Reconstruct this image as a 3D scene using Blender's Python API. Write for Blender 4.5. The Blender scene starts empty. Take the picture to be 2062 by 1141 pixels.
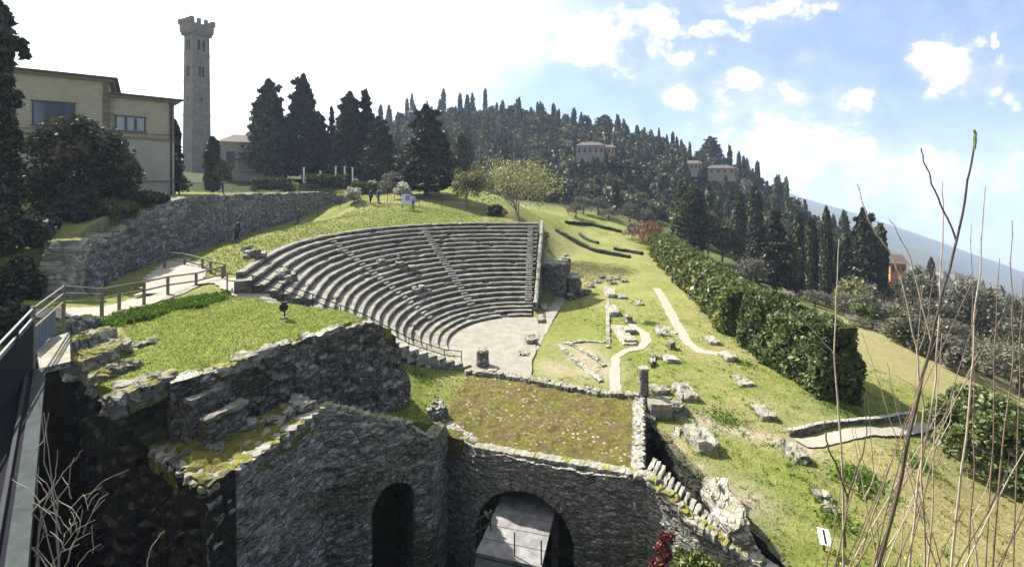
import bpy, math, random
import numpy as np
from mathutils import Vector, Matrix, noise
PI = math.pi
R = math.radians
random.seed(7)
rng = np.random.default_rng(11)
scene = bpy.context.scene
COL = scene.collection

# ---------------------------------------------------------------- camera
F, U0, V0, H = 900.0, 1031.0, 355.0, 11.0     # focal length in photo pixels, principal column, horizon row, eye height


def P(u, v, Y):
    """World point at depth Y seen along the photo's ray (u, v)."""
    return Vector(((u - U0) / F * Y, Y, H - (v - V0) / F * Y))


def G(u, v, z):
    """World point at height z along the photo's ray (u, v)."""
    return P(u, v, F * (H - z) / (v - V0))


cam_data = bpy.data.cameras.new("camera")
cam = bpy.data.objects.new("camera", cam_data)
COL.objects.link(cam)
cam.location = (0, 0, H)
cam.rotation_euler = (R(90), 0, 0)
cam_data.sensor_width = 36
cam_data.lens = 36 * F / 2062
cam_data.shift_y = -(570.5 - V0) / 2062
cam_data.clip_start = 0.1
cam_data.clip_end = 5000
scene.camera = cam


# ---------------------------------------------------------------- object helpers
def tag(o, label=None, cat=None, group=None, kind=None):
    if label: o["label"] = label
    if cat: o["category"] = cat
    if group: o["group"] = group
    if kind: o["kind"] = kind
    return o


def empty(name, loc=(0, 0, 0), rz=0.0, label=None, cat=None, group=None):
    o = bpy.data.objects.new(name, None)
    COL.objects.link(o)
    o.location = loc
    o.rotation_euler = (0, 0, rz)
    o.empty_display_size = 0.3
    return tag(o, label, cat, group)


def link(name, me, parent=None, loc=(0, 0, 0), rz=0.0):
    o = bpy.data.objects.new(name, me)
    COL.objects.link(o)
    o.location = loc
    o.rotation_euler = (0, 0, rz)
    if parent is not None:
        o.parent = parent
    return o


def copy_tree(o, parent=None):
    c = o.copy()
    COL.objects.link(c)
    if parent is not None:
        c.parent = parent
    for ch in list(o.children):
        copy_tree(ch, c)
    return c


class MB:
    """Collects geometry for ONE mesh."""
    def __init__(self):
        self.v, self.f, self.m = [], [], []
        self.n = 0
        self.mats = []

    def mi(self, mat):
        if mat not in self.mats:
            self.mats.append(mat)
        return self.mats.index(mat)

    def add(self, verts, faces, mat):
        verts = np.asarray(verts, float).reshape(-1, 3)
        k = self.mi(mat)
        self.v.append(verts)
        n = self.n
        self.f.extend([tuple(int(i) + n for i in fc) for fc in faces])
        self.m.extend([k] * len(faces))
        self.n += len(verts)

    def box(self, c, s, mat, rz=0.0, M=None):
        x, y, z = s[0] / 2, s[1] / 2, s[2] / 2
        vs = [Vector(p) for p in ((-x, -y, -z), (x, -y, -z), (x, y, -z), (-x, y, -z), (-x, -y, z), (x, -y, z), (x, y, z), (-x, y, z))]
        rot = M if M is not None else Matrix.Rotation(rz, 3, 'Z')
        vs = [rot @ p + Vector(c) for p in vs]
        self.add([tuple(p) for p in vs], [(0, 3, 2, 1), (4, 5, 6, 7), (0, 1, 5, 4), (1, 2, 6, 5), (2, 3, 7, 6), (3, 0, 4, 7)], mat)

    def bar(self, a, b, w, h, mat):
        a, b = Vector(a), Vector(b)
        d = (b - a)
        L = d.length
        if L < 1e-6: return
        d.normalize()
        up = Vector((0, 0, 1)) if abs(d.z) < 0.95 else Vector((0, 1, 0))
        s = d.cross(up).normalized()
        t = s.cross(d)
        M = Matrix((s, d, t)).transposed()
        self.box((a + b) / 2, (w, L, h), mat, M=M)

    def tube(self, pts, rad, mat, n=6, cap=True):
        pts = [Vector(p) for p in pts]
        vs, fs = [], []
        prev = None
        for i, p in enumerate(pts):
            d = (pts[min(i + 1, len(pts) - 1)] - pts[max(i - 1, 0)])
            if d.length < 1e-9: d = Vector((0, 0, 1))
            d.normalize()
            if prev is None:
                ref = Vector((1, 0, 0)) if abs(d.x) < 0.8 else Vector((0, 1, 0))
                s = d.cross(ref).normalized()
            else:
                s = (prev - d * prev.dot(d)).normalized()
            prev = s
            t = d.cross(s)
            r = rad[i] if hasattr(rad, '__len__') else rad
            for k in range(n):
                a = 2 * PI * k / n
                vs.append(tuple(p + s * (math.cos(a) * r) + t * (math.sin(a) * r)))
        for i in range(len(pts) - 1):
            for k in range(n):
                a, b = i * n + k, i * n + (k + 1) % n
                fs.append((a, b, b + n, a + n))
        if cap:
            fs.append(tuple(range(n - 1, -1, -1)))
            fs.append(tuple((len(pts) - 1) * n + k for k in range(n)))
        self.add(vs, fs, mat)

    def grid(self, pts, mat, keep=None, flip=False):
        """pts[i][j] -> one sheet of quads; keep(i, j) may drop a quad."""
        pts = np.asarray(pts, float)
        a, b = pts.shape[:2]
        fs = []
        for i in range(a - 1):
            for j in range(b - 1):
                if keep is not None and not keep(i, j): continue
                q = (i * b + j, (i + 1) * b + j, (i + 1) * b + j + 1, i * b + j + 1)
                fs.append(q[::-1] if flip else q)
        self.add(pts.reshape(-1, 3), fs, mat)

    def build(self, name, parent=None, loc=(0, 0, 0), rz=0.0, smooth=False):
        me = bpy.data.meshes.new(name)
        vs = np.concatenate(self.v) if self.v else np.zeros((0, 3))
        me.from_pydata(vs.tolist(), [], self.f)
        for mt in self.mats: me.materials.append(mt)
        if len(self.mats) > 1:
            me.polygons.foreach_set("material_index", np.array(self.m, np.int32))
        if smooth:
            me.polygons.foreach_set("use_smooth", np.ones(len(self.f), bool))
        me.update()
        return link(name, me, parent, loc, rz)


def quads_mesh(name, verts, mat):
    """verts (4n,3) -> a mesh of n loose quads, built fast."""
    me = bpy.data.meshes.new(name)
    nv = len(verts)
    nf = nv // 4
    me.vertices.add(nv)
    me.vertices.foreach_set("co", np.asarray(verts, np.float32).ravel())
    me.loops.add(nv)
    me.loops.foreach_set("vertex_index", np.arange(nv, dtype=np.int32))
    me.polygons.add(nf)
    me.polygons.foreach_set("loop_start", np.arange(0, nv, 4, dtype=np.int32))
    me.materials.append(mat)
    me.update(calc_edges=True)
    me.validate()
    return me


def hash1(*k):
    x = 0
    for i, a in enumerate(k):
        x = (x * 374761393 + int(math.floor(a)) * 668265263 + 1274126177 * (i + 1)) & 0xffffffff
    x ^= x >> 13
    x = (x * 1274126177) & 0xffffffff
    x ^= x >> 16
    return (x & 0xffff) / 65535.0


def nz(x, y, z=0.0):
    return noise.noise(Vector((x, y, z)))


# ---------------------------------------------------------------- materials
class N:
    def __init__(self, name):
        self.mat = bpy.data.materials.new(name)
        self.mat.use_nodes = True
        self.nt = self.mat.node_tree
        self.nt.nodes.clear()
        self.out = self.n('ShaderNodeOutputMaterial')

    def n(self, t, **kw):
        nd = self.nt.nodes.new(t)
        for k, v in kw.items():
            if k.startswith('i_'):
                key = k[2:]
                key = int(key) if key.isdigit() else key.replace('_', ' ')
                nd.inputs[key].default_value = v
            else:
                setattr(nd, k, v)
        return nd

    def l(self, a, b):
        self.nt.links.new(a, b)
        return b

    def coords(self, scale=(1, 1, 1), world=True):
        if world:
            src = self.n('ShaderNodeNewGeometry').outputs['Position']
        else:
            src = self.n('ShaderNodeTexCoord').outputs['Object']
        mp = self.n('ShaderNodeMapping')
        mp.inputs['Scale'].default_value = scale
        self.l(src, mp.inputs['Vector'])
        return mp.outputs['Vector']

    def noise(self, vec, scale, detail=6, rough=0.6):
        nd = self.n('ShaderNodeTexNoise')
        nd.inputs['Scale'].default_value = scale
        nd.inputs['Detail'].default_value = detail
        nd.inputs['Roughness'].default_value = rough
        self.l(vec, nd.inputs['Vector'])
        return nd.outputs['Fac']

    def ramp(self, fac, stops, interp='LINEAR'):
        nd = self.n('ShaderNodeValToRGB')
        nd.color_ramp.interpolation = interp
        el = nd.color_ramp.elements
        while len(el) > 1: el.remove(el[-1])
        el[0].position, el[0].color = stops[0][0], col4(stops[0][1])
        for p, c in stops[1:]:
            e = el.new(p)
            e.color = col4(c)
        self.l(fac, nd.inputs['Fac'])
        return nd.outputs['Color']

    def mix(self, fac, a, b, mode='MIX'):
        nd = self.n('ShaderNodeMix', data_type='RGBA', blend_type=mode)
        for sock, val in ((nd.inputs[0], fac), (nd.inputs[6], a), (nd.inputs[7], b)):
            if isinstance(val, bpy.types.NodeSocket): self.l(val, sock)
            elif isinstance(val, (int, float)): sock.default_value = val
            else: sock.default_value = col4(val)
        return nd.outputs[2]

    def math(self, op, a, b=0.0, clamp=False):
        nd = self.n('ShaderNodeMath', operation=op, use_clamp=clamp)
        for sock, val in ((nd.inputs[0], a), (nd.inputs[1], b)):
            if isinstance(val, bpy.types.NodeSocket): self.l(val, sock)
            else: sock.default_value = val
        return nd.outputs[0]

    def bump(self, h, strength=0.5, dist=0.05, normal=None):
        nd = self.n('ShaderNodeBump')
        nd.inputs['Strength'].default_value = strength
        nd.inputs['Distance'].default_value = dist
        self.l(h, nd.inputs['Height'])
        if normal is not None: self.l(normal, nd.inputs['Normal'])
        return nd.outputs['Normal']

    def principled(self, color, rough=0.9, normal=None, metallic=0.0, spec=0.3):
        b = self.n('ShaderNodeBsdfPrincipled')
        if isinstance(color, bpy.types.NodeSocket): self.l(color, b.inputs['Base Color'])
        else: b.inputs['Base Color'].default_value = col4(color)
        if isinstance(rough, bpy.types.NodeSocket): self.l(rough, b.inputs['Roughness'])
        else: b.inputs['Roughness'].default_value = rough
        b.inputs['Metallic'].default_value = metallic
        b.inputs['Specular IOR Level'].default_value = spec
        if normal is not None: self.l(normal, b.inputs['Normal'])
        self.l(b.outputs[0], self.out.inputs['Surface'])
        return b


def col4(c):
    return (c[0], c[1], c[2], 1.0) if len(c) == 3 else tuple(c)


def m_simple(name, c, rough=0.8, var=0.15, scale=3.0, metallic=0.0, bump=0.0, spec=0.3):
    n = N(name)
    v = n.coords(world=False)
    f = n.noise(v, scale)
    colr = n.ramp(f, [(0.25, [x * (1 - var) for x in c]), (0.75, [min(1, x * (1 + var)) for x in c])])
    nm = n.bump(n.noise(v, scale * 8), bump, 0.02) if bump else None
    n.principled(colr, rough, nm, metallic, spec)
    return n.mat


def m_grass(name, cols, s1=0.25, s2=3.0, bump=0.6):
    """cols: dark, mid, light, dry."""
    n = N(name)
    v = n.coords()
    big = n.noise(v, s1, 5, 0.65)
    fine = n.noise(v, s2, 8, 0.75)
    a = n.ramp(fine, [(0.3, cols[0]), (0.5, cols[1]), (0.72, cols[2])])
    d = n.ramp(big, [(0.42, (0, 0, 0)), (0.62, (1, 1, 1))])
    fleck = n.ramp(n.noise(v, s2 * 4, 4, 0.7), [(0.55, (0, 0, 0)), (0.7, (1, 1, 1))])
    c = n.mix(n.math('MULTIPLY', d, 0.75), a, cols[3])
    c = n.mix(n.math('MULTIPLY', fleck, 0.35), c, cols[2])
    c = n.mix(n.math('MULTIPLY', n.ramp(n.noise(v, s2 * 9, 3, .7), [(.5, (0, 0, 0)), (.62, (1, 1, 1))]), 0.3), c, cols[0])
    nm = n.bump(n.noise(v, s2 * 6, 6, 0.8), bump, 0.08)
    n.principled(c, 0.95, nm, spec=0.1)
    return n.mat


def m_stone(name, base, mortar, scale=(2.4, 2.4, 5.0), moss=(0.13, 0.13, 0.02), moss_amt=0.5, lichen=(0.5, 0.49, 0.42), bump=0.9, patch=None, joint_amt=0.85, moss_lo=0.46, k=(0.38, 1.0, 1.85)):
    """Rubble masonry: flattened cells with joints, colour by stone, moss where the face looks up."""
    n = N(name)
    v = n.coords()
    mp = n.n('ShaderNodeMapping')
    mp.inputs['Scale'].default_value = scale
    dist = n.n('ShaderNodeVectorMath', operation='ADD')
    wob = n.n('ShaderNodeTexNoise')
    wob.inputs['Scale'].default_value = 2.2
    wob.inputs['Detail'].default_value = 3
    n.l(v, wob.inputs['Vector'])
    sc = n.n('ShaderNodeVectorMath', operation='SCALE')
    sc.inputs['Scale'].default_value = 0.22
    n.l(wob.outputs['Color'], sc.inputs[0])
    n.l(v, dist.inputs[0])
    n.l(sc.outputs[0], dist.inputs[1])
    n.l(dist.outputs[0], mp.inputs['Vector'])
    vo = n.n('ShaderNodeTexVoronoi', feature='F1')
    vo.inputs['Scale'].default_value = 1.0
    vo.inputs['Randomness'].default_value = 0.85
    n.l(mp.outputs[0], vo.inputs['Vector'])
    ed = n.n('ShaderNodeTexVoronoi', feature='DISTANCE_TO_EDGE')
    ed.inputs['Scale'].default_value = 1.0
    ed.inputs['Randomness'].default_value = 0.85
    n.l(mp.outputs[0], ed.inputs['Vector'])
    sep = n.n('ShaderNodeSeparateColor')
    n.l(vo.outputs['Color'], sep.inputs[0])
    fine = n.noise(v, 9, 8, 0.75)
    tone = n.math('ADD', n.math('MULTIPLY', sep.outputs[0], 0.65), n.math('MULTIPLY', fine, 0.5))
    c = n.ramp(tone, [(0.2, [x * k[0] for x in base]), (0.55, base), (0.95, [min(0.85, x * k[2]) for x in base])])
    joint = n.ramp(ed.outputs['Distance'], [(0.0, (1, 1, 1)), (0.09, (0, 0, 0))])
    c = n.mix(n.math('MULTIPLY', joint, joint_amt), c, mortar)
    stain = n.ramp(n.noise(v, 0.5, 5, 0.65), [(0.4, (0, 0, 0)), (0.65, (1, 1, 1))])
    c = n.mix(n.math('MULTIPLY', stain, 0.45), c, [x * 0.5 for x in base])
    geo = n.n('ShaderNodeNewGeometry')
    sx = n.n('ShaderNodeSeparateXYZ')
    n.l(geo.outputs['Normal'], sx.inputs[0])
    up = n.ramp(sx.outputs['Z'], [(0.45, (0, 0, 0)), (0.8, (1, 1, 1))])
    # tops of the stones: weathered pale, then moss
    c = n.mix(n.math('MULTIPLY', up, 0.6), c, lichen)
    mnoise = n.ramp(n.noise(v, 1.6, 7, 0.7), [(moss_lo, (0, 0, 0)), (moss_lo + .13, (1, 1, 1))])
    c = n.mix(n.math('MULTIPLY', n.math('MULTIPLY', up, mnoise), moss_amt), c, moss)
    if patch:
        pn = n.ramp(n.noise(v, 0.42, 6, 0.6), [(0.52, (0, 0, 0)), (0.62, (1, 1, 1))])
        pf = n.ramp(n.noise(v, 7, 5, 0.8), [(0.4, (0, 0, 0)), (0.55, (1, 1, 1))])
        c = n.mix(n.math('MULTIPLY', n.math('MULTIPLY', pn, pf), patch[1]), c, patch[0])
    hh = n.math('ADD', n.math('MULTIPLY', n.ramp(ed.outputs['Distance'], [(0, (0, 0, 0)), (0.16, (1, 1, 1))]), 0.9 * joint_amt), n.math('MULTIPLY', fine, 1.4 - .8 * joint_amt))
    nm = n.bump(hh, bump, 0.06)
    n.principled(c, 0.93, nm, spec=0.15)
    return n.mat


def m_leaf(name, c1, c2, trans=0.25, dead=None):
    n = N(name)
    geo = n.n('ShaderNodeNewGeometry')
    oi = n.n('ShaderNodeObjectInfo')
    r = n.math('ADD', n.math('MULTIPLY', geo.outputs['Random Per Island'], 0.75), n.math('MULTIPLY', oi.outputs['Random'], 0.3))
    stops = [(0.0, [x * 0.6 for x in c1]), (0.35, c1), (0.8, c2), (1.0, [min(1, x * 1.35) for x in c2])]
    c = n.ramp(r, stops)
    if dead:
        c = n.mix(n.ramp(n.noise(n.coords(), dead[1], 3, .5), [(0.55, (0, 0, 0)), (0.68, (1, 1, 1))]), c, dead[0])
    b = n.n('ShaderNodeBsdfDiffuse')
    t = n.n('ShaderNodeBsdfTranslucent')
    g = n.n('ShaderNodeBsdfGlossy')
    g.inputs['Roughness'].default_value = 0.45
    n.l(c, b.inputs['Color'])
    n.l(c, t.inputs['Color'])
    m1 = n.n('ShaderNodeMixShader')
    m1.inputs[0].default_value = trans
    n.l(b.outputs[0], m1.inputs[1])
    n.l(t.outputs[0], m1.inputs[2])
    m2 = n.n('ShaderNodeMixShader')
    m2.inputs[0].default_value = 0.025
    n.l(m1.outputs[0], m2.inputs[1])
    n.l(g.outputs[0], m2.inputs[2])
    n.l(m2.outputs[0], n.out.inputs['Surface'])
    return n.mat


def m_brickwall(name, c1, c2, mort, scale=1.6):
    n = N(name)
    tc = n.n('ShaderNodeTexCoord')
    b = n.n('ShaderNodeTexBrick')
    b.inputs['Color1'].default_value = col4(c1)
    b.inputs['Color2'].default_value = col4(c2)
    b.inputs['Mortar'].default_value = col4(mort)
    b.inputs['Scale'].default_value = scale
    b.inputs['Mortar Size'].default_value = 0.012
    n.l(tc.outputs['UV'], b.inputs['Vector'])
    v = n.coords()
    c = n.mix(n.math('MULTIPLY', n.noise(v, 0.7), 0.6), b.outputs['Color'], [x * 0.7 for x in c1])
    c = n.mix(n.math('MULTIPLY', n.noise(v, 6), 0.3), c, [min(1, x * 1.3) for x in c2])
    n.principled(c, 0.9, n.bump(n.noise(v, 20), 0.2, 0.02))
    return n.mat


MAT = {}
MAT['lawn'] = m_grass('lawn_grass', [(0.055, 0.082, 0.012), (0.135, 0.16, 0.03), (0.24, 0.255, 0.06), (0.30, 0.265, 0.105)], 0.13, 2.2)
MAT['mound'] = m_grass('mound_grass', [(0.06, 0.092, 0.012), (0.14, 0.178, 0.028), (0.235, 0.27, 0.055), (0.21, 0.215, 0.06)], 0.35, 4.0)
MAT['gravel'] = m_simple('pale_gravel', (0.265, 0.24, 0.195), 0.95, 0.2, 6, bump=0.5)
MAT['orchestra'] = m_simple('orchestra_gravel', (0.215, 0.195, 0.16), 0.95, 0.25, 1.5, bump=0.4)
MAT['rubble'] = m_stone('grey_rubble', (0.30, 0.29, 0.26), (0.05, 0.048, 0.04), (3.6, 3.6, 8.0), patch=((0.075, 0.08, 0.013), 0.85), lichen=(0.36, 0.34, 0.28))
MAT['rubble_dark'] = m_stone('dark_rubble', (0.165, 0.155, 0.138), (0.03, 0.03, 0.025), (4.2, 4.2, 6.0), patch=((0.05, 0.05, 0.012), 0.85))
MAT['rubble_fine'] = m_stone('coursed_rubble', (0.27, 0.265, 0.235), (0.045, 0.045, 0.038), (4.6, 4.6, 11.0), patch=((0.05, 0.07, 0.015), 0.5), lichen=(0.36, 0.34, 0.29))
MAT['retaining'] = m_stone('retaining_masonry', (0.195, 0.19, 0.18), (0.05, 0.05, 0.045), (3.2, 3.2, 4.4), moss_amt=0.9, lichen=(0.28,0.27,0.2), patch=((0.09,0.085,0.05),0.5))
MAT['seat'] = m_stone('seat_stone', (0.18, 0.17, 0.145), (0.06, 0.055, 0.045), (1.6, 1.6, 1.6), moss=(0.11, 0.105, 0.05), moss_amt=0.65, lichen=(0.26, 0.245, 0.21), bump=0.7, joint_amt=.6)
MAT['stone'] = m_stone('loose_stone', (0.20, 0.19, 0.165), (0.09, 0.085, 0.07), (3.4, 3.4, 3.4), moss=(0.15, 0.145, 0.05), moss_amt=0.6, lichen=(0.27, 0.255, 0.215), bump=0.8, joint_amt=.12)
MAT['mossy'] = m_stone('mossy_stone', (0.27, 0.26, 0.22), (0.08, 0.08, 0.06), (2.6, 2.6, 2.6), moss=(0.175, 0.17, 0.032), moss_amt=1.0, lichen=(0.30, 0.285, 0.23), bump=0.8, joint_amt=.25, moss_lo=.37)


import bmesh


def stone_mesh(name, sx, sy, sz, seed, mat, rough=0.05, cuts=5, taper=0.0, rnd=0.12, slab=0):
    bm = bmesh.new()
    bmesh.ops.create_cube(bm, size=1)
    bmesh.ops.subdivide_edges(bm, edges=bm.edges[:], cuts=cuts, use_grid_fill=True)
    for v in bm.verts:
        p = v.co.copy()
        sp = p.normalized() * 0.62
        q = p.lerp(sp, rnd)
        f = 1 - taper * (q.z + .5)
        q = Vector((q.x * sx * f, q.y * sy * f, (q.z + .5) * sz))
        m = min(sx, sy, sz)
        k = 1.6 / max(.25, m)
        off = Vector((nz(q.x * k, q.y * k, q.z * k + seed * 7.3), nz(q.x * k + 9, q.y * k, q.z * k + seed * 7.3), nz(q.x * k, q.y * k + 9, q.z * k + seed * 7.3)))
        off2 = Vector((nz(q.x * k * 3, q.y * k * 3, q.z * k * 3 + seed), nz(q.x * k * 3 + 4, q.y * k * 3, q.z * k * 3 + seed), nz(q.x * k * 3, q.y * k * 3 + 4, q.z * k * 3 + seed)))
        q = q + off * rough * 1.6 + off2 * rough * .7
        v.co = q
    me = bpy.data.meshes.new(name)
    bm.to_mesh(me)
    bm.free()
    me.materials.append(mat)
    return me






MAT['pale'] = m_stone('pale_stone', (0.25, 0.24, 0.21), (0.13, 0.12, 0.10), (4.0, 4.0, 4.0), moss=(0.17, 0.16, 0.05), moss_amt=0.45, lichen=(0.31, 0.295, 0.25), bump=0.8, joint_amt=.12)
MAT['pit'] = m_stone('shade_black_rubble', (0.028, 0.027, 0.024), (0.008, 0.008, 0.007), (4.2, 4.2, 6.0), patch=((0.03, 0.035, 0.01), 0.9), lichen=(0.13, 0.125, 0.09))  # deep shade is painted into this near-black stone colour
# ---------------------------------------------------------------- ground heights
CX, CY = 0.9, 29.8                     # centre of the orchestra
Z_MID, Z_RIM = 0.85, 6.2
TH0, TH1 = R(83), R(214)               # far end and near end of the seating


def gp(u, v, z):
    return tuple(G(u, v, z))


def pp(u, v, Y):
    return tuple(P(u, v, Y))


CTRL = [(0, 27, 0), (3, 40, 0), (8, 30, 0), (8, 40, 0), (10, 25, 0), (14, 22, 0), (5, 50, .1), (10, 50, 0), (15, 50, 0), (12, 17, 0),
        (16, 17.5, -.3), (5, 58, .25), (12, 62, 0.1), (18, 60, .2), (8, 13.2, -.3), (11, 13.2, -.5), (15.3, 22, -.1), (17, 40, .1), (6, 23, 0),
        (2, 31, 0), (-2, 29, 0), (4, 34, 0), (6, 43, 0), (-2.9, 25.7, 0), (6.2, 19.8, .1), (9, 19, 0), (7.9, 14, -.1), (12, 30, 0), (13, 40, 0),
        gp(1750, 760, -1), gp(1850, 800, -1.1), gp(1620, 880, -.4), gp(1870, 850, -.7), gp(1900, 900, -1), gp(1950, 1000, -1), gp(2050, 1100, -1),
        gp(1800, 720, -2.2), gp(1730, 690, -2), gp(1900, 760, -2.8), gp(1950, 780, -3), gp(1870, 700, -3.5), gp(1950, 740, -4.2), gp(1740, 800, -.7),
        (17.5, 27, -.3), (19, 35, -.6), (21, 45, -.8), (23, 55, -1.0),
        (50, 45, -9), (60, 60, -13), (90, 90, -24), (60, 100, -15), (40, 70, -6), (30, 60, -3), (35, 95, -4), (150, 150, -45), (220, 110, -75),
        (250, 250, -80), (60, 25, -16), (40, 15, -9), (30, 10, -5), (30, 30, -3.1), (400, 300, -120), (300, 500, -140), (100, 420, -60),
        (60, 300, -5), (26, 22, -2), (24, 14, -2),
        pp(1150, 480, 77), pp(1150, 446, 88), pp(1250, 444, 98), pp(1130, 424, 98), pp(1200, 470, 82), pp(1290, 470, 85), pp(1120, 500, 62), pp(1250, 500, 70),
        (5, 47, .4), (4.5, 53, 1.6), (8, 56, .5),
        pp(1050, 432, 60), pp(1050, 447, 47), pp(940, 433, 52), pp(850, 431, 48), pp(770, 433, 46), pp(700, 437, 44), pp(600, 456, 36), pp(520, 472, 34), pp(450, 492, 29),
        (-2, 46, 6.4), (-10, 44.5, 6.4), (-15.5, 38, 6.35), (-16.6, 31, 6.3), (-16.4, 25, 6.1), (-15.3, 21.5, 5.75), (-13.8, 20.0, 5.6),
        (-19.5, 37, 5.9), (-20.5, 32, 5.6), (-20.5, 28, 5.3), gp(330, 540, 5.3), gp(300, 590, 5.05), gp(250, 600, 5.05), gp(350, 600, 5.05), gp(240, 632, 5.05), gp(200, 580, 5.0),
        (-11.8, 20, 5.5), (-9, 20.5, 4.0), (-7, 21.5, 2.6), (-5, 23, 1.0), (-5.2, 21, 1.5), (-4.6, 17.1, 1.6), (-3.5, 19, .95), (-3, 22, .4), (-6.5, 19.2, 2.6), (-8.5, 18.5, 4), (-5.6, 18.6, 1.9),
        (-12, 15, 4.6), (-15, 16.5, 5.0), (-17, 15, 5.3), (-19, 19, 5.4),
        pp(720, 402, 52), pp(640, 432, 52), pp(850, 404, 57), pp(930, 412, 58), (-19.5, 48, 6.3), (-19, 58, 7.2), (-17, 66, 8.8), (-10, 66, 8.6), (-10, 80, 9.6), (-28, 80, 10.3), (-45, 70, 10.3), (-60, 80, 11), (-70, 100, 12), (-110, 120, 14), (-90, 60, 12),
        (0, 75, 7.0), (-30, 110, 11), (-50, 140, 14),
        (0, -20, 9.5), (-30, -20, 10), (20, -20, 6), (60, -20, -10), (-60, 0, 11), (-60, 40, 10.5), (-25, 10, 6), (-22, 18, 5.6), (-30, 18, 7.5)]
# the wooded hill: ridge, flank, foot
RIDGE = [(560, 330, 200), (700, 296, 210), (770, 262, 215), (850, 247, 220), (900, 238, 220), (980, 236, 220), (1050, 243, 220), (1150, 260, 215), (1250, 283, 210), (1350, 311, 205), (1430, 337, 198), (1500, 372, 190), (1560, 404, 180), (1600, 438, 168), (1650, 476, 150), (1750, 545, 130)]
for u, v, y in RIDGE:
    CTRL.append(pp(u, v, y))
    q = P(u, v, y)
    CTRL.append((q.x * 1.5, q.y * 1.5, q.z - 22))
    CTRL.append((q.x * 3, q.y * 3, q.z - 120))
for u, v, y in [(700, 372, 120), (820, 355, 130), (900, 335, 150), (1050, 342, 155), (1150, 350, 155), (1250, 362, 152), (1400, 412, 140), (1500, 455, 128), (1580, 500, 118), (900, 398, 100), (1050, 405, 105), (1250, 424, 112), (1400, 474, 100), (1500, 530, 88), (1600, 570, 80)]:
    CTRL.append(pp(u, v, y))
CT = np.array(CTRL, float)


class RBF:
    def __init__(self, pts, smooth=0.03):
        self.p = pts[:, :2] / 10.0
        n = len(pts)
        A = np.zeros((n + 3, n + 3))
        A[:n, :n] = -self.phi(self.p, self.p) + smooth * np.eye(n)
        A[:n, n] = A[n, :n] = 1
        A[:n, n + 1:] = self.p
        A[n + 1:, :n] = self.p.T
        A[n + 1:, n + 1:] -= 1e-6 * np.eye(2)
        b = np.zeros(n + 3)
        b[:n] = pts[:, 2]
        self.w = np.linalg.solve(A, b)

    @staticmethod
    def phi(a, b):
        return np.sqrt(((a[:, None, :] - b[None]) ** 2).sum(-1) + 0.01)

    def __call__(self, xy):
        xy = np.asarray(xy, float).reshape(-1, 2) / 10.0
        out = np.empty(len(xy))
        n = len(self.p)
        for i in range(0, len(xy), 20000):
            c = xy[i:i + 20000]
            out[i:i + 20000] = -self.phi(c, self.p) @ self.w[:n] + self.w[n] + c @ self.w[n + 1:]
        return out


rbf = RBF(CT)


def inpoly(xy, poly):
    x, y = xy[:, 0], xy[:, 1]
    r = np.zeros(len(xy), bool)
    n = len(poly)
    j = n - 1
    for i in range(n):
        xi, yi = poly[i]
        xj, yj = poly[j]
        if yi != yj:
            r ^= ((yi > y) != (yj > y)) & (x < (xj - xi) * (y - yi) / (yj - yi) + xi)
        j = i
    return r


# seating curves (radius by angle) at orchestra, walkway and rim
_ta = np.radians([83, 95, 108, 126, 142, 164, 186, 203, 214])
_rr = np.array([13.45, 13.6, 14.1, 15.0, 15.7, 15.6, 15.3, 15.6, 16.2])
_tm = np.radians([83, 111, 133, 157, 181, 198, 214])
_rm = np.array([6.6, 6.7, 6.9, 7.05, 7.3, 7.5, 7.6])
_cr = np.polyfit(_ta, _rr, 4)
_cm = np.polyfit(_tm, _rm, 3)


def r_orc(t): return 5.2 + 0 * np.asarray(t)
def r_mid(t): return np.polyval(_cm, t)
def r_rim(t): return np.polyval(_cr, t)


PIT = [(-13.6, 11.8), (-15.2, 14.2), (-13.4, 15.2), (-9.9, 13.0), (-8.6, 15.0), (-7.0, 17.4), (-5.2, 17.1), (-3.1, 18.0), (4.6, 17.0), (5.35, 20.2), (6.15, 20.2), (7.85, 13.6), (8.3, 12.4), (10, 7), (12, -3), (-16, -3), (-16, 8)]
WALLX = [(-30, 10), (-24.6, 20.0), (-23.2, 24), (-24.0, 28), (-23.8, 32), (-24.4, 45), (-25.0, 57.5)]


def wallx(y):
    ys = [p[1] for p in WALLX]
    return np.interp(y, ys, [p[0] for p in WALLX])


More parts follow.
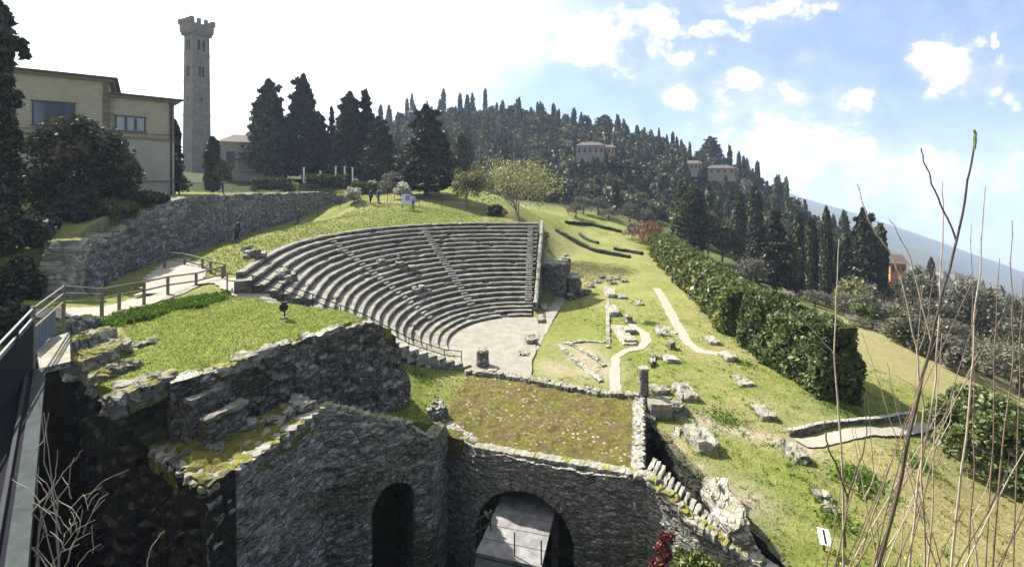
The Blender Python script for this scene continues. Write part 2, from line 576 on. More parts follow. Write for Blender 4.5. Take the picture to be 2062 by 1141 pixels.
def ground(xy, near=True):
    xy = np.asarray(xy, float).reshape(-1, 2)
    x, y = xy[:, 0], xy[:, 1]
    z = rbf(xy)
    # small undulation
    z = z + 0.03 * np.sin(x * 1.3 + y * .7) * np.sin(y * 1.1 - x * .5)
    # level stage and lawn stay level
    # terrace held up by the long wall on the left
    wx = wallx(y)
    zu = np.interp(y, [12, 22, 26, 32, 57, 66, 120], [6.2, 7.2, 8.6, 9.55, 8.95, 9.6, 12])
    up = (x < wx) & (y > 8) & (y < 57.5)
    k = np.clip((wx - x) / 25, 0, 1)
    z = np.where(up, zu * (1 - k) + np.maximum(z, zu) * k, z)
    # seating bowl
    dx, dy = x - CX, y - CY
    r = np.hypot(dx, dy)
    t = np.arctan2(dy, dx) % (2 * PI)
    ins = (t > TH0 - .02) & (t < TH1 + .01)
    ro, rm, rr_ = r_orc(t), r_mid(t), r_rim(t)
    zb = np.where(r < ro, 0.0, np.where(r < rm, (r - ro) / (rm - ro) * Z_MID, Z_MID + (r - rm) / (rr_ - rm) * (Z_RIM - Z_MID)))
    bowl = ins & (r < rr_ + .15)
    z = np.where(bowl, np.minimum(z, zb - 0.55), z)
    orch = (r < 5.9) & ~ins & (x < 4) & (t > PI)
    z = np.where((r < 5.3) & (x < 2.5), -0.06, z)
    if near:
        pit = inpoly(xy, PIT)
        z = np.where(pit, np.maximum(-4.0, np.minimum(9.6, 10.2 - 0.885 * y)), z)
        # the bank the photographer stands on
        bank = 10.2 - 0.885 * np.maximum(y, 0)
        z = np.where((y < 14) & ~pit & (x > 0), np.maximum(z, bank), z)
        z = np.where((y < 3) , np.minimum(np.maximum(z, bank), 9.6), z)
    return z


def gz(x, y):
    return float(ground([(x, y)])[0])


def plan0(u, v, z=0.0):
    p = G(u, v, z)
    return (p.x, p.y)


def build_ground():
    th = np.radians(np.concatenate([np.linspace(-180, -70, 40, endpoint=False), np.linspace(-70, 70, 820), np.linspace(70, 180, 41)[1:]]))
    rad = np.concatenate([np.linspace(0.3, 8, 24, endpoint=False), np.linspace(8, 32, 190, endpoint=False), np.geomspace(32, 130, 130, endpoint=False), np.geomspace(130, 900, 70)])
    T, RR = np.meshgrid(th, rad, indexing='ij')
    X, Y = RR * np.sin(T), RR * np.cos(T)
    Z = ground(np.stack([X.ravel(), Y.ravel()], 1)).reshape(X.shape)
    a, b = X.shape
    V = np.stack([X, Y, Z], -1).reshape(-1, 3)
    i, j = np.meshgrid(np.arange(a - 1), np.arange(b - 1), indexing='ij')
    q = np.stack([i * b + j, i * b + j + 1, (i + 1) * b + j + 1, (i + 1) * b + j], -1).reshape(-1, 4)[:, ::-1]
    me = bpy.data.meshes.new("ground")
    me.vertices.add(len(V)); me.vertices.foreach_set("co", V.astype(np.float32).ravel())
    me.loops.add(q.size); me.loops.foreach_set("vertex_index", q.astype(np.int32).ravel())
    me.polygons.add(len(q)); me.polygons.foreach_set("loop_start", np.arange(0, q.size, 4, dtype=np.int32))
    me.polygons.foreach_set("use_smooth", np.ones(len(q), bool))
    me.update(calc_edges=True)
    # grass by place: lawn, pale dry grass, dark woodland floor, bare earth of the pit
    n = N("ground_cover")
    v = n.coords()
    fine = n.noise(v, 2.4, 8, 0.75)
    big = n.noise(v, 0.11, 6, 0.68)
    a_ = n.ramp(fine, [(0.3, (0.06, 0.086, 0.014)), (0.5, (0.14, 0.162, 0.034)), (0.72, (0.24, 0.255, 0.07))])
    dry = n.ramp(n.noise(v, 3.1, 7, 0.75), [(0.3, (0.16, 0.15, 0.055)), (0.7, (0.33, 0.295, 0.145))])
    c = n.mix(n.ramp(big, [(0.44, (0, 0, 0)), (0.60, (0.8, 0.8, 0.8))]), a_, dry)
    lush = n.ramp(n.noise(v, 0.21, 5, 0.6), [(0.56, (0, 0, 0)), (0.68, (1, 1, 1))])
    c = n.mix(n.math('MULTIPLY', lush, 0.7), c, n.ramp(fine, [(0.35, (0.035, 0.075, 0.01)), (0.65, (0.11, 0.19, 0.025))]))
    fl = n.ramp(n.noise(v, 14, 4, 0.7), [(0.52, (0, 0, 0)), (0.66, (1, 1, 1))])
    c = n.mix(n.math('MULTIPLY', fl, 0.35), c, (0.33, 0.32, 0.11))
    c = n.mix(n.math('MULTIPLY', n.ramp(n.noise(v, 22, 3, .7), [(.5, (0, 0, 0)), (.62, (1, 1, 1))]), 0.4), c, (0.045, 0.06, 0.01))
    # bare trodden patches
    bare = n.ramp(n.noise(v, 0.33, 6, 0.65), [(0.62, (0, 0, 0)), (0.70, (1, 1, 1))])
    c = n.mix(n.math('MULTIPLY', bare, 0.6), c, (0.36, 0.31, 0.22))
    at = n.n('ShaderNodeAttribute', attribute_name='cover')
    sp = n.n('ShaderNodeSeparateColor')
    n.l(at.outputs['Color'], sp.inputs[0])
    c = n.mix(sp.outputs[0], c, n.ramp(fine, [(0.3, (0.02, 0.026, 0.008)), (0.7, (0.06, 0.068, 0.022))]))      # R woodland floor
    c = n.mix(sp.outputs[1], c, n.ramp(fine, [(0.3, (0.02, 0.018, 0.012)), (0.7, (0.055, 0.05, 0.032))]))      # G pit earth
    c = n.mix(sp.outputs[2], c, dry)                                                                        # B dry field
    earth = n.ramp(n.noise(v, 5, 7, .75), [(.35, (.20, .165, .11)), (.65, (.40, .345, .26))])
    c = n.mix(n.math('MULTIPLY', n.math('SUBTRACT', 1.0, at.outputs['Alpha']), 1.0, True), c, earth)
    nm = n.bump(n.noise(v, 11, 6, 0.8), 0.8, 0.1)
    n.principled(c, 0.96, nm, spec=0.08)
    me.materials.append(n.mat)
    xy = V[:, :2]
    x, y = xy.T
    woods = np.clip((y - 92) / 18, 0, 1) * np.clip((np.hypot(x, y) - 95) / 10, 0, 1)
    woods = np.maximum(woods, np.clip((58 - 0 - np.abs(y - 80)) / 20, 0, 1) * (x < -26 - 0) * (y > 58))
    olive = np.clip((x - 22) / 6, 0, 1) * np.clip((y - 42) / 8, 0, 1) * .6
    woods = np.maximum(woods, olive)
    pit = np.maximum(inpoly(xy, PIT), inpoly(xy + np.array([.9, .0]), PIT) & (x < -10)).astype(float) * (y > 3)
    field = np.clip((x - 18) / 3, 0, 1) * np.clip((y - 24.5) / 3, 0, 1) * (y < 45) * .9
    south = np.clip((x - 10.5) / 3, 0, 1) * np.clip((20.5 - y) / 2, 0, 1) * .8
    lawn = np.clip((x - 3) / 3, 0, 1) * np.clip((y - 30) / 20, 0, 1) * (y < 70) * (x < 20) * .3
    att = me.attributes.new("cover", 'FLOAT_COLOR', 'POINT')
    track = np.zeros(len(x))
    tp = [plan0(1420, 845), plan0(1480, 862), plan0(1560, 880), plan0(1620, 900)]
    for a_, c_ in zip(tp, tp[1:]):
        a_, c_ = np.array(a_), np.array(c_)
        f = np.clip(((xy - a_) @ (c_ - a_)) / ((c_ - a_) ** 2).sum(), 0, 1)
        track = np.maximum(track, np.exp(-(((xy - a_ - f[:, None] * (c_ - a_)) ** 2).sum(1)) / .45))
    for (u, v, r_) in [(1170, 700, 1.3), (1200, 740, 1.6), (1120, 740, 1.0), (1180, 720, 1.5), (1500, 1000, 1.0), (1350, 900, .8), (1400, 950, .7)]:
        q = np.array(plan0(u, v))
        track = np.maximum(track, .8 * np.exp(-((xy - q) ** 2).sum(1) / r_ ** 2))
    colr = np.stack([woods, pit, np.clip(field + south + lawn, 0, 1), 1 - np.clip(track, 0, 1)], 1).astype(np.float32)
    att.data.foreach_set("color", colr.ravel())
    o = link("ground", me)
    tag(o, "grassy ground of lawns, banks and wooded slopes", None, None, "structure")
    return o


build_ground()


def ribbon(name, pts, width, mat, lift=0.02, label=None, kind="structure", n=60, wf=None):
    """A path laid over the ground along plan points."""
    pts = [Vector((p[0], p[1], 0)) for p in pts]
    L = [0]
    for a, b in zip(pts, pts[1:]): L.append(L[-1] + (b - a).length)
    out = []
    n = max(n, int(L[-1] / 0.13))
    m = 7
    for i in range(n + 1):
        s = L[-1] * i / n
        k = max(0, min(len(pts) - 2, int(np.searchsorted(L, s, side='right')) - 1))
        f = (s - L[k]) / max(1e-6, L[k + 1] - L[k])
        p = pts[k].lerp(pts[k + 1], f)
        d0 = pts[k + 1] - pts[k]
        # smooth the tangent a little at the joints
        s2 = min(L[-1], s + .4)
        s1 = max(0, s - .4)
        def at(s):
            k = max(0, min(len(pts) - 2, int(np.searchsorted(L, s, side='right')) - 1))
            return pts[k].lerp(pts[k + 1], (s - L[k]) / max(1e-6, L[k + 1] - L[k]))
        d = at(s2) - at(s1)
        d = d.normalized() if d.length > 1e-6 else d0.normalized()
        nrm = Vector((d.y, -d.x, 0))
        w = (width if not hasattr(width, '__len__') else np.interp(i / n, np.linspace(0, 1, len(width)), width))
        row = []
        for j in range(m):
            jj = (j / (m - 1) - .5)
            jit = (nz(s * 1.3, j * 3.3, 5) * 0.16 + nz(s * 6.1, j * 3.3, 8) * .11) * w if j in (0, m - 1) else 0
            q = p + nrm * (jj * w + jit)
            row.append((q.x, q.y))
        out.append(row)
    arr = np.array(out)
    z = ground(arr.reshape(-1, 2)).reshape(arr.shape[:2]) + lift
    z = np.maximum(z, (z.max(1, keepdims=True) + z) / 2)
    b = MB()
    b.grid(np.concatenate([arr, z[..., None]], -1), mat)
    o = b.build(name, smooth=True)
    return tag(o, label, None, None, kind)


# ---------------------------------------------------------------- the theatre's seating
def build_seating():
    root = empty("amphitheatre_seating", (0, 0, 0), 0, "curved bowl of weathered grey stone seating tiers around the gravel orchestra", "seating")
    mat = MAT['seat']
    n_low, n_up = 4, 17
    edges = [(k / n_low, 0) for k in range(n_low)] + [(1, k / n_up) for k in range(n_up + 1)]

    def rz_(k, t):
        a, b = edges[k]
        r = r_orc(t) + (r_mid(t) - r_orc(t)) * a + (r_rim(t) - r_mid(t)) * b
        z = Z_MID * (a) + (Z_RIM - Z_MID) * b
        return float(r), z
    NT = 150
    for k in range(len(edges)):
        b = MB()
        rows = []
        last = k == len(edges) - 1
        th_end = TH1 + R(6 * nz(k * .7, 3.1)) - R(1.5 if k % 3 == 0 else 0)
        ts = np.linspace(TH0, th_end, NT)
        for t in ts:
            r, z0 = rz_(k, t)
            r2, z1 = rz_(k + 1, t) if not last else (r + .12, z0 + .3)
            h = z1 - z0
            blk = hash1(t * r / 0.9 + 7 * k, k)
            wob = 0.030 * (blk - .5) + 0.03 * nz(t * 9, k * 2.3)
            sag = 0.035 * (hash1(t * r / 0.9 + 7 * k, k, 3) - .5) + 0.03 * nz(t * 6, k * 1.7, 4)
            if hash1(t * r / 0.55 + 3 * k, k, 9) > 0.965: wob += .10; sag -= .09
            dx, dy = math.cos(t), math.sin(t)
            prof = [(r + .16, z0 - .35), (r + .16, z0 + h * .38), (r + wob, z0 + h * .45), (r + wob, z1 - .02 + sag), (r + wob + .03, z1 + sag), (r2 + .20 - .0, z1 + sag * .5 + 0.015)]
            rows.append([(CX + dx * q, CY + dy * q, zz) for q, zz in prof])
        b.grid(np.array(rows), mat)
        # end faces
        for e, fl in ((0, False), (-1, True)):
            pr = [tuple(p) for p in rows[e]]
            low = [(pr[-1][0], pr[-1][1], pr[0][2])]
            fc = tuple(range(len(pr) + 1))
            b.add(pr + low, [fc if fl else fc[::-1]], mat)
        b.build("seat_tier", root)
    # radial stairs: two small steps to each tier
    for t0, t1, w in ((R(128), R(128), .6), (R(164), R(164), .6), (R(86.2), R(86.2), .55)):
        b = MB()
        for k in range(4, len(edges) - 1):
            for hlf in (0, 1):
                r, z0 = rz_(k, t0)
                r2, z1 = rz_(k + 1, t0)
                ra = r + (r2 - r) * (hlf * .5) - .22
                zt = z0 + (z1 - z0) * (.5 + .5 * hlf) + .035 + .02 * nz(k * 3.1, hlf * 2.2)
                rb = r2 + .1
                c = Vector((CX + math.cos(t0) * (ra + rb) / 2, CY + math.sin(t0) * (ra + rb) / 2, (zt + z0 - .2) / 2))
                b.box(c, (rb - ra, w + .16 * (hash1(k, hlf) - .5), zt - z0 + .2), MAT['pale'], rz=t0)
        o = b.build("stairway", root)
    # parapet wall closing the far end of the tiers
    b = MB()
    m2 = MAT['rubble_dark']
    t = TH0 - R(1)
    d = Vector((math.cos(t), math.sin(t), 0))
    s = Vector((d.y, -d.x, 0))
    rows = []
    for i in range(60):
        f = i / 59
        r = 5.6 + (13.9 - 5.6) * f
        ft = max(0, (r - 6.5) / (13.4 - 6.5))
        zt = max(0.3, Z_MID + (Z_RIM - Z_MID) * ft) + .22 + .10 * (hash1(i / 3) - .5)
        c = Vector((CX, CY, 0)) + d * r
        row = []
        for (off, zz) in ((-.02, zt - .9), (-.02, zt), (.14, zt + .02), (.28, zt - .04), (.34, zt * .5), (.42, -.4)):
            q = c + s * (off + .04 * nz(r * 3, zz * 3))
            row.append((q.x, q.y, zz))
        rows.append(row)
    b.grid(np.array(rows), m2, flip=True)
    b.add([tuple(p) for p in rows[-1]], [tuple(range(6))], m2)
    b.add([tuple(p) for p in rows[0]], [tuple(range(5, -1, -1))], m2)
    b.build("end_wall", root)
    # a damaged patch in the middle, and broken blocks near the left end of the upper tiers
    for i in range(24):
        if i < 14:
            t, r = R(150) + R(7) * (hash1(i, 1) - .5) * 2, 11.0 + 2.4 * (hash1(i, 2) - .5) * 2
        else:
            t, r = R(203) + R(5) * (hash1(i, 1) - .5) * 2, 15.0 + 1.4 * (hash1(i, 2) - .5) * 2
        z = Z_MID + (r - r_mid(t)) / (r_rim(t) - r_mid(t)) * (Z_RIM - Z_MID)
        s = .25 + .3 * hash1(i, 3)
        bm_ = stone_mesh("broken_block", s * 1.3, s, s * .8, 900 + i, MAT['stone' if i % 3 else 'rubble'], .05, cuts=3)
        link("broken_block", bm_, root, (CX + math.cos(t) * r, CY + math.sin(t) * r, z + .02), i * 1.1)
    return root


SEATING = build_seating()

# orchestra floor
b = MB()
ring = []
for i in range(121):
    t = 2 * PI * i / 120
    row = []
    for r in np.linspace(0, 1, 8):
        rr_ = 5.5
        x, y = CX + math.cos(t) * rr_ * r, CY + math.sin(t) * rr_ * r
        x = min(x, 2.35 - (y - 35) * -.13 + .07 * math.sin(y * 2.3))
        row.append((x, y, 0.012))
    ring.append(row)
b.grid(np.array(ring), MAT['orchestra'])
tag(b.build("orchestra_floor"), "pale gravel floor of the round orchestra", None, None, "structure")


def plan(u, v, z=0.0):
    p = G(u, v, z)
    return (p.x, p.y)


ribbon("gravel_path", [plan(1322, 578), plan(1350, 628), plan(1385, 690), plan(1410, 708), plan(1440, 712), plan(1480, 722)], [.75, .75, .8, .7, .62], MAT['gravel'], label="long pale gravel path bending towards the hedge")
ribbon("gravel_path", [plan(1240, 792), plan(1238, 750), plan(1240, 718), plan(1262, 704), plan(1290, 700), plan(1302, 688), plan(1298, 672), plan(1275, 655), plan(1265, 640)], [.62, .6, .55, .45, .5, .6, .7, .5, .4], MAT['gravel'], lift=.025, label="pale gravel path curving round the stone sarcophagus")
ribbon("gravel_path", [plan(1231, 600), plan(1232, 575)], .6, MAT['gravel'], lift=.02, label="short pale strip of gravel behind the broken stones")
ribbon("gravel_path", [plan(1130, 596), plan(1105, 640), plan(1075, 690), plan(1052, 735)], [.9, 1.0, .9, .8], MAT['orchestra'], lift=.03, label="stony strip along the edge of the stage")
# ---------------------------------------------------------------- masonry and stones
def m_roof(name, brown, warm, scale):
    n = N(name)
    v = n.coords()
    a = n.ramp(n.noise(v, 6, 8, .8), [(.32, [x * .3 for x in warm]), (.5, warm), (.68, [x * 2.0 for x in warm])])
    b_ = n.ramp(n.noise(v, 5, 7, .8), [(.3, [x * .28 for x in brown]), (.7, brown)])
    c = n.mix(n.ramp(n.noise(v, 1.1, 5, .65), [(.42, (0, 0, 0)), (.6, (1, 1, 1))]), a, b_)
    st = n.n('ShaderNodeTexVoronoi', feature='F1')
    st.inputs['Scale'].default_value = scale
    n.l(v, st.inputs['Vector'])
    sp = n.n('ShaderNodeSeparateColor')
    n.l(st.outputs['Color'], sp.inputs[0])
    dots = n.ramp(st.outputs['Distance'], [(.25, (1, 1, 1)), (.45, (0, 0, 0))])
    bare = n.ramp(n.noise(v, .8, 6, .7), [(.46, (.12, .12, .12)), (.6, (1, 1, 1))])
    k = n.math('MULTIPLY', n.math('MULTIPLY', dots, bare), n.math('GREATER_THAN', sp.outputs[0], .42))
    c = n.mix(k, c, n.ramp(sp.outputs[1], [(0, (.20, .17, .14)), (1, (.42, .37, .32))]))
    h = n.math('ADD', n.math('MULTIPLY', k, .8), n.noise(v, 12, 6, .8))
    n.principled(c, .95, n.bump(h, .9, .06), spec=.1)
    return n.mat


MAT['roof'] = m_roof('mossy_vault_top', (.155, .115, .05), (.095, .092, .02), 5.2)
MAT['moss_top'] = m_roof('mossy_wall_top', (.20, .175, .05), (.125, .13, .02), 4.0)
MAT['steel'] = m_simple('galvanised_steel', (0.05, 0.06, 0.058), 0.95, 0.3, 4, spec=.05)
MAT['dark_steel'] = m_simple('dark_steel', (0.03, 0.032, 0.035), 0.8, 0.2, 4, spec=.1)
MAT['wood'] = m_simple('weathered_timber', (0.15, 0.135, 0.11), 0.85, 0.25, 6, bump=0.3)
MAT['concrete'] = m_simple('grey_concrete', (0.19, 0.185, 0.175), 0.95, 0.5, 2.6, bump=0.6)
MAT['white'] = m_simple('white_board', (0.75, 0.75, 0.76), 0.5, 0.05, 2)
MAT['black'] = m_simple('black_paint', (0.012, 0.012, 0.013), 0.5, 0.2, 4)


def masonry(name, path, zbot, thick, mat, parent=None, ds=0.1, dz=0.1, amp=0.05, topamp=0.12, block=(0.45, 0.22), keep=None, seed=0, back=True, smooth=False):
    """A rubble wall along path [(x, y, ztop)], its face to the right of the way it runs."""
    pts = [Vector(p) for p in path]
    L = [0.0]
    for a, c in zip(pts, pts[1:]): L.append(L[-1] + math.hypot(c.x - a.x, c.y - a.y))
    n = max(4, int(L[-1] / ds))
    ztm = max(p.z for p in pts)
    zb_f = zbot if callable(zbot) else (lambda s: zbot)
    nzv = max(3, int((ztm - min(zb_f(0), zb_f(L[-1]))) / dz))
    rows, kept = [], []

    def at(s):
        k = max(0, min(len(pts) - 2, int(np.searchsorted(L, s, side='right')) - 1))
        return pts[k].lerp(pts[k + 1], (s - L[k]) / max(1e-6, L[k + 1] - L[k]))
    S = [L[-1] * i / n for i in range(n + 1)]
    for s in S:
        p = at(s)
        d = at(min(L[-1], s + .25)) - at(max(0, s - .25))
        d.z = 0
        d.normalize()
        nr = Vector((d.y, -d.x, 0))
        zb = zb_f(s)
        zt = p.z + topamp * (hash1(s / block[0], seed + 5) - .5) + topamp * .6 * nz(s * 1.7, seed)
        row = []
        for j in range(nzv + 1):
            z = zb + (zt - zb) * j / nzv
            cz = math.floor(z / block[1])
            o = amp * 2 * (hash1(s / block[0] + hash1(cz, seed) * 3, cz, seed) - .5) + amp * nz(s * 5, z * 5, seed) + amp * 2.0 * nz(s * .7, z * .7, seed + 3)
            q = p + nr * o
            row.append((q.x, q.y, z))
        for f in (0.06, .3, .55, .8, .96):
            q = p - nr * (thick * f)
            row.append((q.x, q.y, zt + topamp * .45 * (hash1(s / block[0] * 1.3, f * 7, seed) - .5) + .03 * nz(s * 4, f * 5, seed)))
        if back:
            q = p - nr * thick
            for f in (.9, .5, 0):
                row.append((q.x + .03 * nz(s * 3, f), q.y, zb + (zt - zb) * f))
        rows.append(row)
    arr = np.array(rows)
    b = MB()
    kf = None
    if keep:
        def kf(i, j):
            if j >= nzv: return True
            z = (arr[i, j, 2] + arr[i + 1, j + 1, 2]) / 2
            return keep((S[i] + S[i + 1]) / 2, z)
    b.grid(arr, mat, kf)
    if back:
        m = arr.shape[1]
        b.add(arr[0], [tuple(range(m))], mat)
        b.add(arr[-1], [tuple(range(m - 1, -1, -1))], mat)
    o = b.build(name, parent, smooth=smooth)
    return o, at


def ruled(name, A, B, nu, nv, mat, parent=None, amp=0.08, freq=1.2, seed=0, skirt=0.0, chunk=0.0, smooth=True):
    """A sheet between two edges given as equal lists of points, roughened."""
    A = [Vector(p) for p in A]
    B = [Vector(p) for p in B]

    def at(E, f):
        k = min(len(E) - 2, int(f * (len(E) - 1)))
        return E[k].lerp(E[k + 1], f * (len(E) - 1) - k)
    rows = []
    for i in range(nu + 1):
        a, c = at(A, i / nu), at(B, i / nu)
        row = []
        for j in range(nv + 1):
            p = a.lerp(c, j / nv)
            e = min(1.0, min(i, nu - i, j, nv - j) / 3.0)
            dzv = amp * (nz(p.x * freq, p.y * freq, seed) + .5 * nz(p.x * freq * 3.3, p.y * freq * 3.3, seed + 2))
            if chunk:
                dzv += chunk * (hash1(p.x / .33 + .4 * nz(p.x, p.y), p.y / .33, seed) ** 3)
            row.append((p.x, p.y, p.z + dzv))
        rows.append(row)
    arr = np.array(rows)
    b = MB()
    b.grid(arr, mat)
    if skirt:
        loop = [tuple(arr[i, 0]) for i in range(nu + 1)] + [tuple(arr[nu, j]) for j in range(1, nv + 1)] + [tuple(arr[i, nv]) for i in range(nu - 1, -1, -1)] + [tuple(arr[0, j]) for j in range(nv - 1, 0, -1)]
        n = len(loop)
        vs = loop + [(x, y, z - skirt) for x, y, z in loop]
        b.add(vs, [(k, (k + 1) % n, (k + 1) % n + n, k + n) for k in range(n)], mat)
    return b.build(name, parent, smooth=smooth)


_seed = [1]


def block(name, ul, ur, vb, vt, vback, label, cat="stone block", z0=None, rz=0.0, mat='stone', group=None, rough=0.05, rnd=.1, parent=None, taper=0.0, shiftx=0):
    """A block whose front face spans columns ul..ur and rows vb (ground) to vt (top edge), the top reaching back to row vback."""
    _seed[0] += 1
    if z0 is None:
        z = 0.0
        for _ in range(4):
            q = G((ul + ur) / 2, vb, z)
            z = gz(q.x, q.y)
        z0 = z - .10
    q = G((ul + ur) / 2, vb, z0)
    Y = q.y
    w = (ur - ul) / F * Y
    h = (vb - vt) / F * Y
    yb = F * (H - z0 - h) / (vback - V0)
    dep = max(.15, yb - Y)
    me = stone_mesh(name, w, dep, h + .08, _seed[0], MAT[mat], rough * 1.7, cuts=8, rnd=rnd + .05, taper=taper + .05)
    o = link(name, me, parent, (q.x + shiftx, Y + dep / 2, z0 - .08), rz)
    if parent is None:
        tag(o, label, cat, group)
    return o


# ---- grass-topped mound (the ruined vault nearest the seating)
front = [G(140, 700, 5.5), G(200, 772, 5.3), G(262, 800, 5.2), G(345, 776, 5.25), G(440, 745, 5.3), G(510, 712, 5.35), G(600, 688, 5.4), G(720, 653, 5.45), G(775, 660, 5.2)]
backe = [G(128, 640, 5.6), G(180, 640, 5.5), G(235, 640, 5.5), G(300, 625, 5.52), G(380, 606, 5.55), G(460, 592, 5.6), G(560, 610, 5.6), G(700, 627, 5.45), G(788, 664, 4.95)]
for i_ in range(3, len(front)):
    front[i_] = front[i_] + Vector((-.28, .16, 0))
tag(ruled("grass_mound", front, backe, 120, 60, MAT['mound'], amp=0.10, freq=.8, skirt=.4), "grass covered top of the ruined mound", None, None, "structure")

mw = empty("mound_wall", (0, 0, 0), 0, "dark ivy-stained rubble wall holding up the grass mound beside the seating", "ruined wall")
pth = [tuple(G(345, 776, 5.25)), tuple(G(440, 745, 5.32)), tuple(G(510, 712, 5.37)), tuple(G(600, 688, 5.42)), tuple(G(720, 652, 5.47)), tuple(G(768, 652, 5.3)), tuple(G(806, 698, 4.0)), tuple(G(823, 770, 2.1)), tuple(G(818, 782, 1.6))]
masonry("wall_face", pth, 0.4, 0.55, MAT['rubble_dark'], mw, ds=.08, dz=.09, amp=.085, topamp=.16, block=(.38, .26), seed=3)
# broad stone steps climbing from the lower vault to the mound
a3, b3 = G(372, 790, 5.0), G(470, 752, 5.0)
for k, (u1, v1, u2, v2, zz) in enumerate([(378, 802, 456, 766, 4.92), (412, 838, 494, 800, 4.5)]):
    p, q = G(u1, v1, zz), G(u2, v2, zz)
    d = (q - p)
    nrm = Vector((d.y, -d.x, 0)).normalized()
    c = (p + q) / 2 + nrm * .02
    me = stone_mesh("step", .26, d.length, .12, 30 + k, MAT['stone'], .03, cuts=9, rnd=.02)
    so_ = link("step", me, mw, (c.x, c.y, zz - .16), math.atan2(d.y, d.x) - PI / 2)
    c2 = c - nrm * .14
    me = stone_mesh("riser", .40, d.length * .98, zz - 3.3, 35 + k, MAT['rubble_dark'], .04, cuts=9, rnd=.02)
    link("riser", me, mw, (c2.x, c2.y, 3.15), math.atan2(d.y, d.x) - PI / 2)
# stones bedded along the mound's brow
for k, (u, v, zz, sx, sy, sz) in enumerate([(490, 733, 5.2, .7, .5, .35), (455, 745, 5.2, .5, .5, .3), (530, 712, 5.3, .9, .35, .25), (310, 780, 5.0, .9, .6, .45), (265, 795, 4.95, .7, .6, .5), (330, 765, 5.05, .7, .5, .4), (290, 690, 5.45, .5, .3, .14), (305, 682, 5.45, .3, .25, .12)]):
    p = G(u, v, zz)
    me = stone_mesh("edge_stone", sx, sy, sz, 60 + k, MAT['mossy' if k % 2 else 'stone'], .06)
    link("edge_stone", me, mw, (p.x, p.y, zz - .1), 1.0 + .3 * nz(k, 1.1))

# ---- four mossy ledges at the mound's left end
led = empty("stepped_ledges", (0, 0, 0), 0, "row of mossy stone ledges stepping down beside the steel walkway", "ruined steps")
for k, (u1, v1, u2, v2, zz, w_) in enumerate([(128, 655, 205, 632, 5.95, .75), (140, 690, 238, 655, 5.85, .7), (165, 722, 268, 684, 5.72, .75), (200, 755, 290, 722, 5.5, .6), (235, 800, 350, 752, 5.42, .6)]):
    p, q = G(u1, v1, zz), G(u2, v2, zz)
    d = q - p
    nrm = Vector((d.y, -d.x, 0)).normalized()
    nl = 5
    for i in range(nl):
        c = p + d * ((i + .5) / nl) - nrm * w_ * .5
        hgt = .42 + .2 * hash1(k, i)
        me = stone_mesh("ledge", w_ * (1 + .3 * nz(k, i)), d.length / nl * (1.0 + .2 * nz(i, k)), hgt, 90 + 5 * k + i, MAT['mossy' if hash1(k, i, 4) > .3 else 'stone'], .07, cuts=6, rnd=.1)
        link("ledge", me, led, (c.x, c.y, zz - hgt - .04 + .10 * nz(k * 2.2, i * 1.7)), math.atan2(d.y, d.x) - PI / 2)

core = [G(128, 662, 5.35), G(160, 700, 5.2), G(205, 770, 4.9), G(262, 805, 4.75), G(350, 778, 4.75)]
core2 = [G(200, 640, 5.5), G(240, 655, 5.5), G(268, 690, 5.45), G(300, 725, 5.3), G(352, 755, 5.2)]
ruled("earth_core", core, core2, 40, 16, MAT['mossy'], led, amp=.10, skirt=2.5)

# ---- pit side wall under the ledges
pw = empty("pit_wall", (0, 0, 0), 0, "tall dark rubble wall dropping into the black pit beside the walkway", "ruined wall")
pth = [(-15.6, 14.6, 5.3), tuple(G(122, 668, 5.5)), tuple(G(150, 708, 5.3)), tuple(G(205, 785, 5.0)), tuple(G(255, 845, 4.4)), tuple(G(302, 908, 3.65)), tuple(G(416, 992, 3.5))]
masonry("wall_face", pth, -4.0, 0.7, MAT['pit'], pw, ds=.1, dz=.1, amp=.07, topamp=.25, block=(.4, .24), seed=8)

# ---- lower vault: mossy top and the great shaded wall with an arch
lv = empty("lower_vault", (0, 0, 0), 0, "ruined vault with mossy top and tall shaded arched wall in the foreground", "ruined vault")
fe = [G(416, 988, 3.5), G(470, 948, 3.55), G(520, 914, 3.58), G(590, 868, 3.6), G(655, 824, 3.6)]
be = [G(300, 905, 3.7), G(348, 882, 3.7), G(420, 866, 3.68), G(520, 836, 3.66), G(602, 802, 3.7)]
ruled("vault_top", fe, be, 90, 50, MAT['moss_top'], lv, amp=.09, freq=1.5, skirt=.5, chunk=.10)
pthA = [tuple(G(416, 990, 3.52)), tuple(G(520, 914, 3.6)), tuple(G(655, 822, 3.62)), tuple(G(700, 834, 3.3)), tuple(G(760, 848, 2.8)), tuple(G(830, 862, 2.2)), tuple(G(872, 880, 1.6)), (-2.55, 17.6, 1.2)]
La = [0]
for a, c in zip(pthA, pthA[1:]): La.append(La[-1] + math.hypot(c[0] - a[0], c[1] - a[1]))
sA = (La[4] + La[5]) / 2 - .05
rA, zA = .72, -.15


def keepA(s, z):
    return not (abs(s - sA) < rA and (z < zA or (s - sA) ** 2 + (z - zA) ** 2 < rA ** 2))


_, atA = masonry("arched_wall", pthA, -4.0, .5, MAT['rubble'], lv, ds=.06, dz=.06, amp=.055, topamp=.14, block=(.36, .17), keep=keepA, seed=21, back=False)


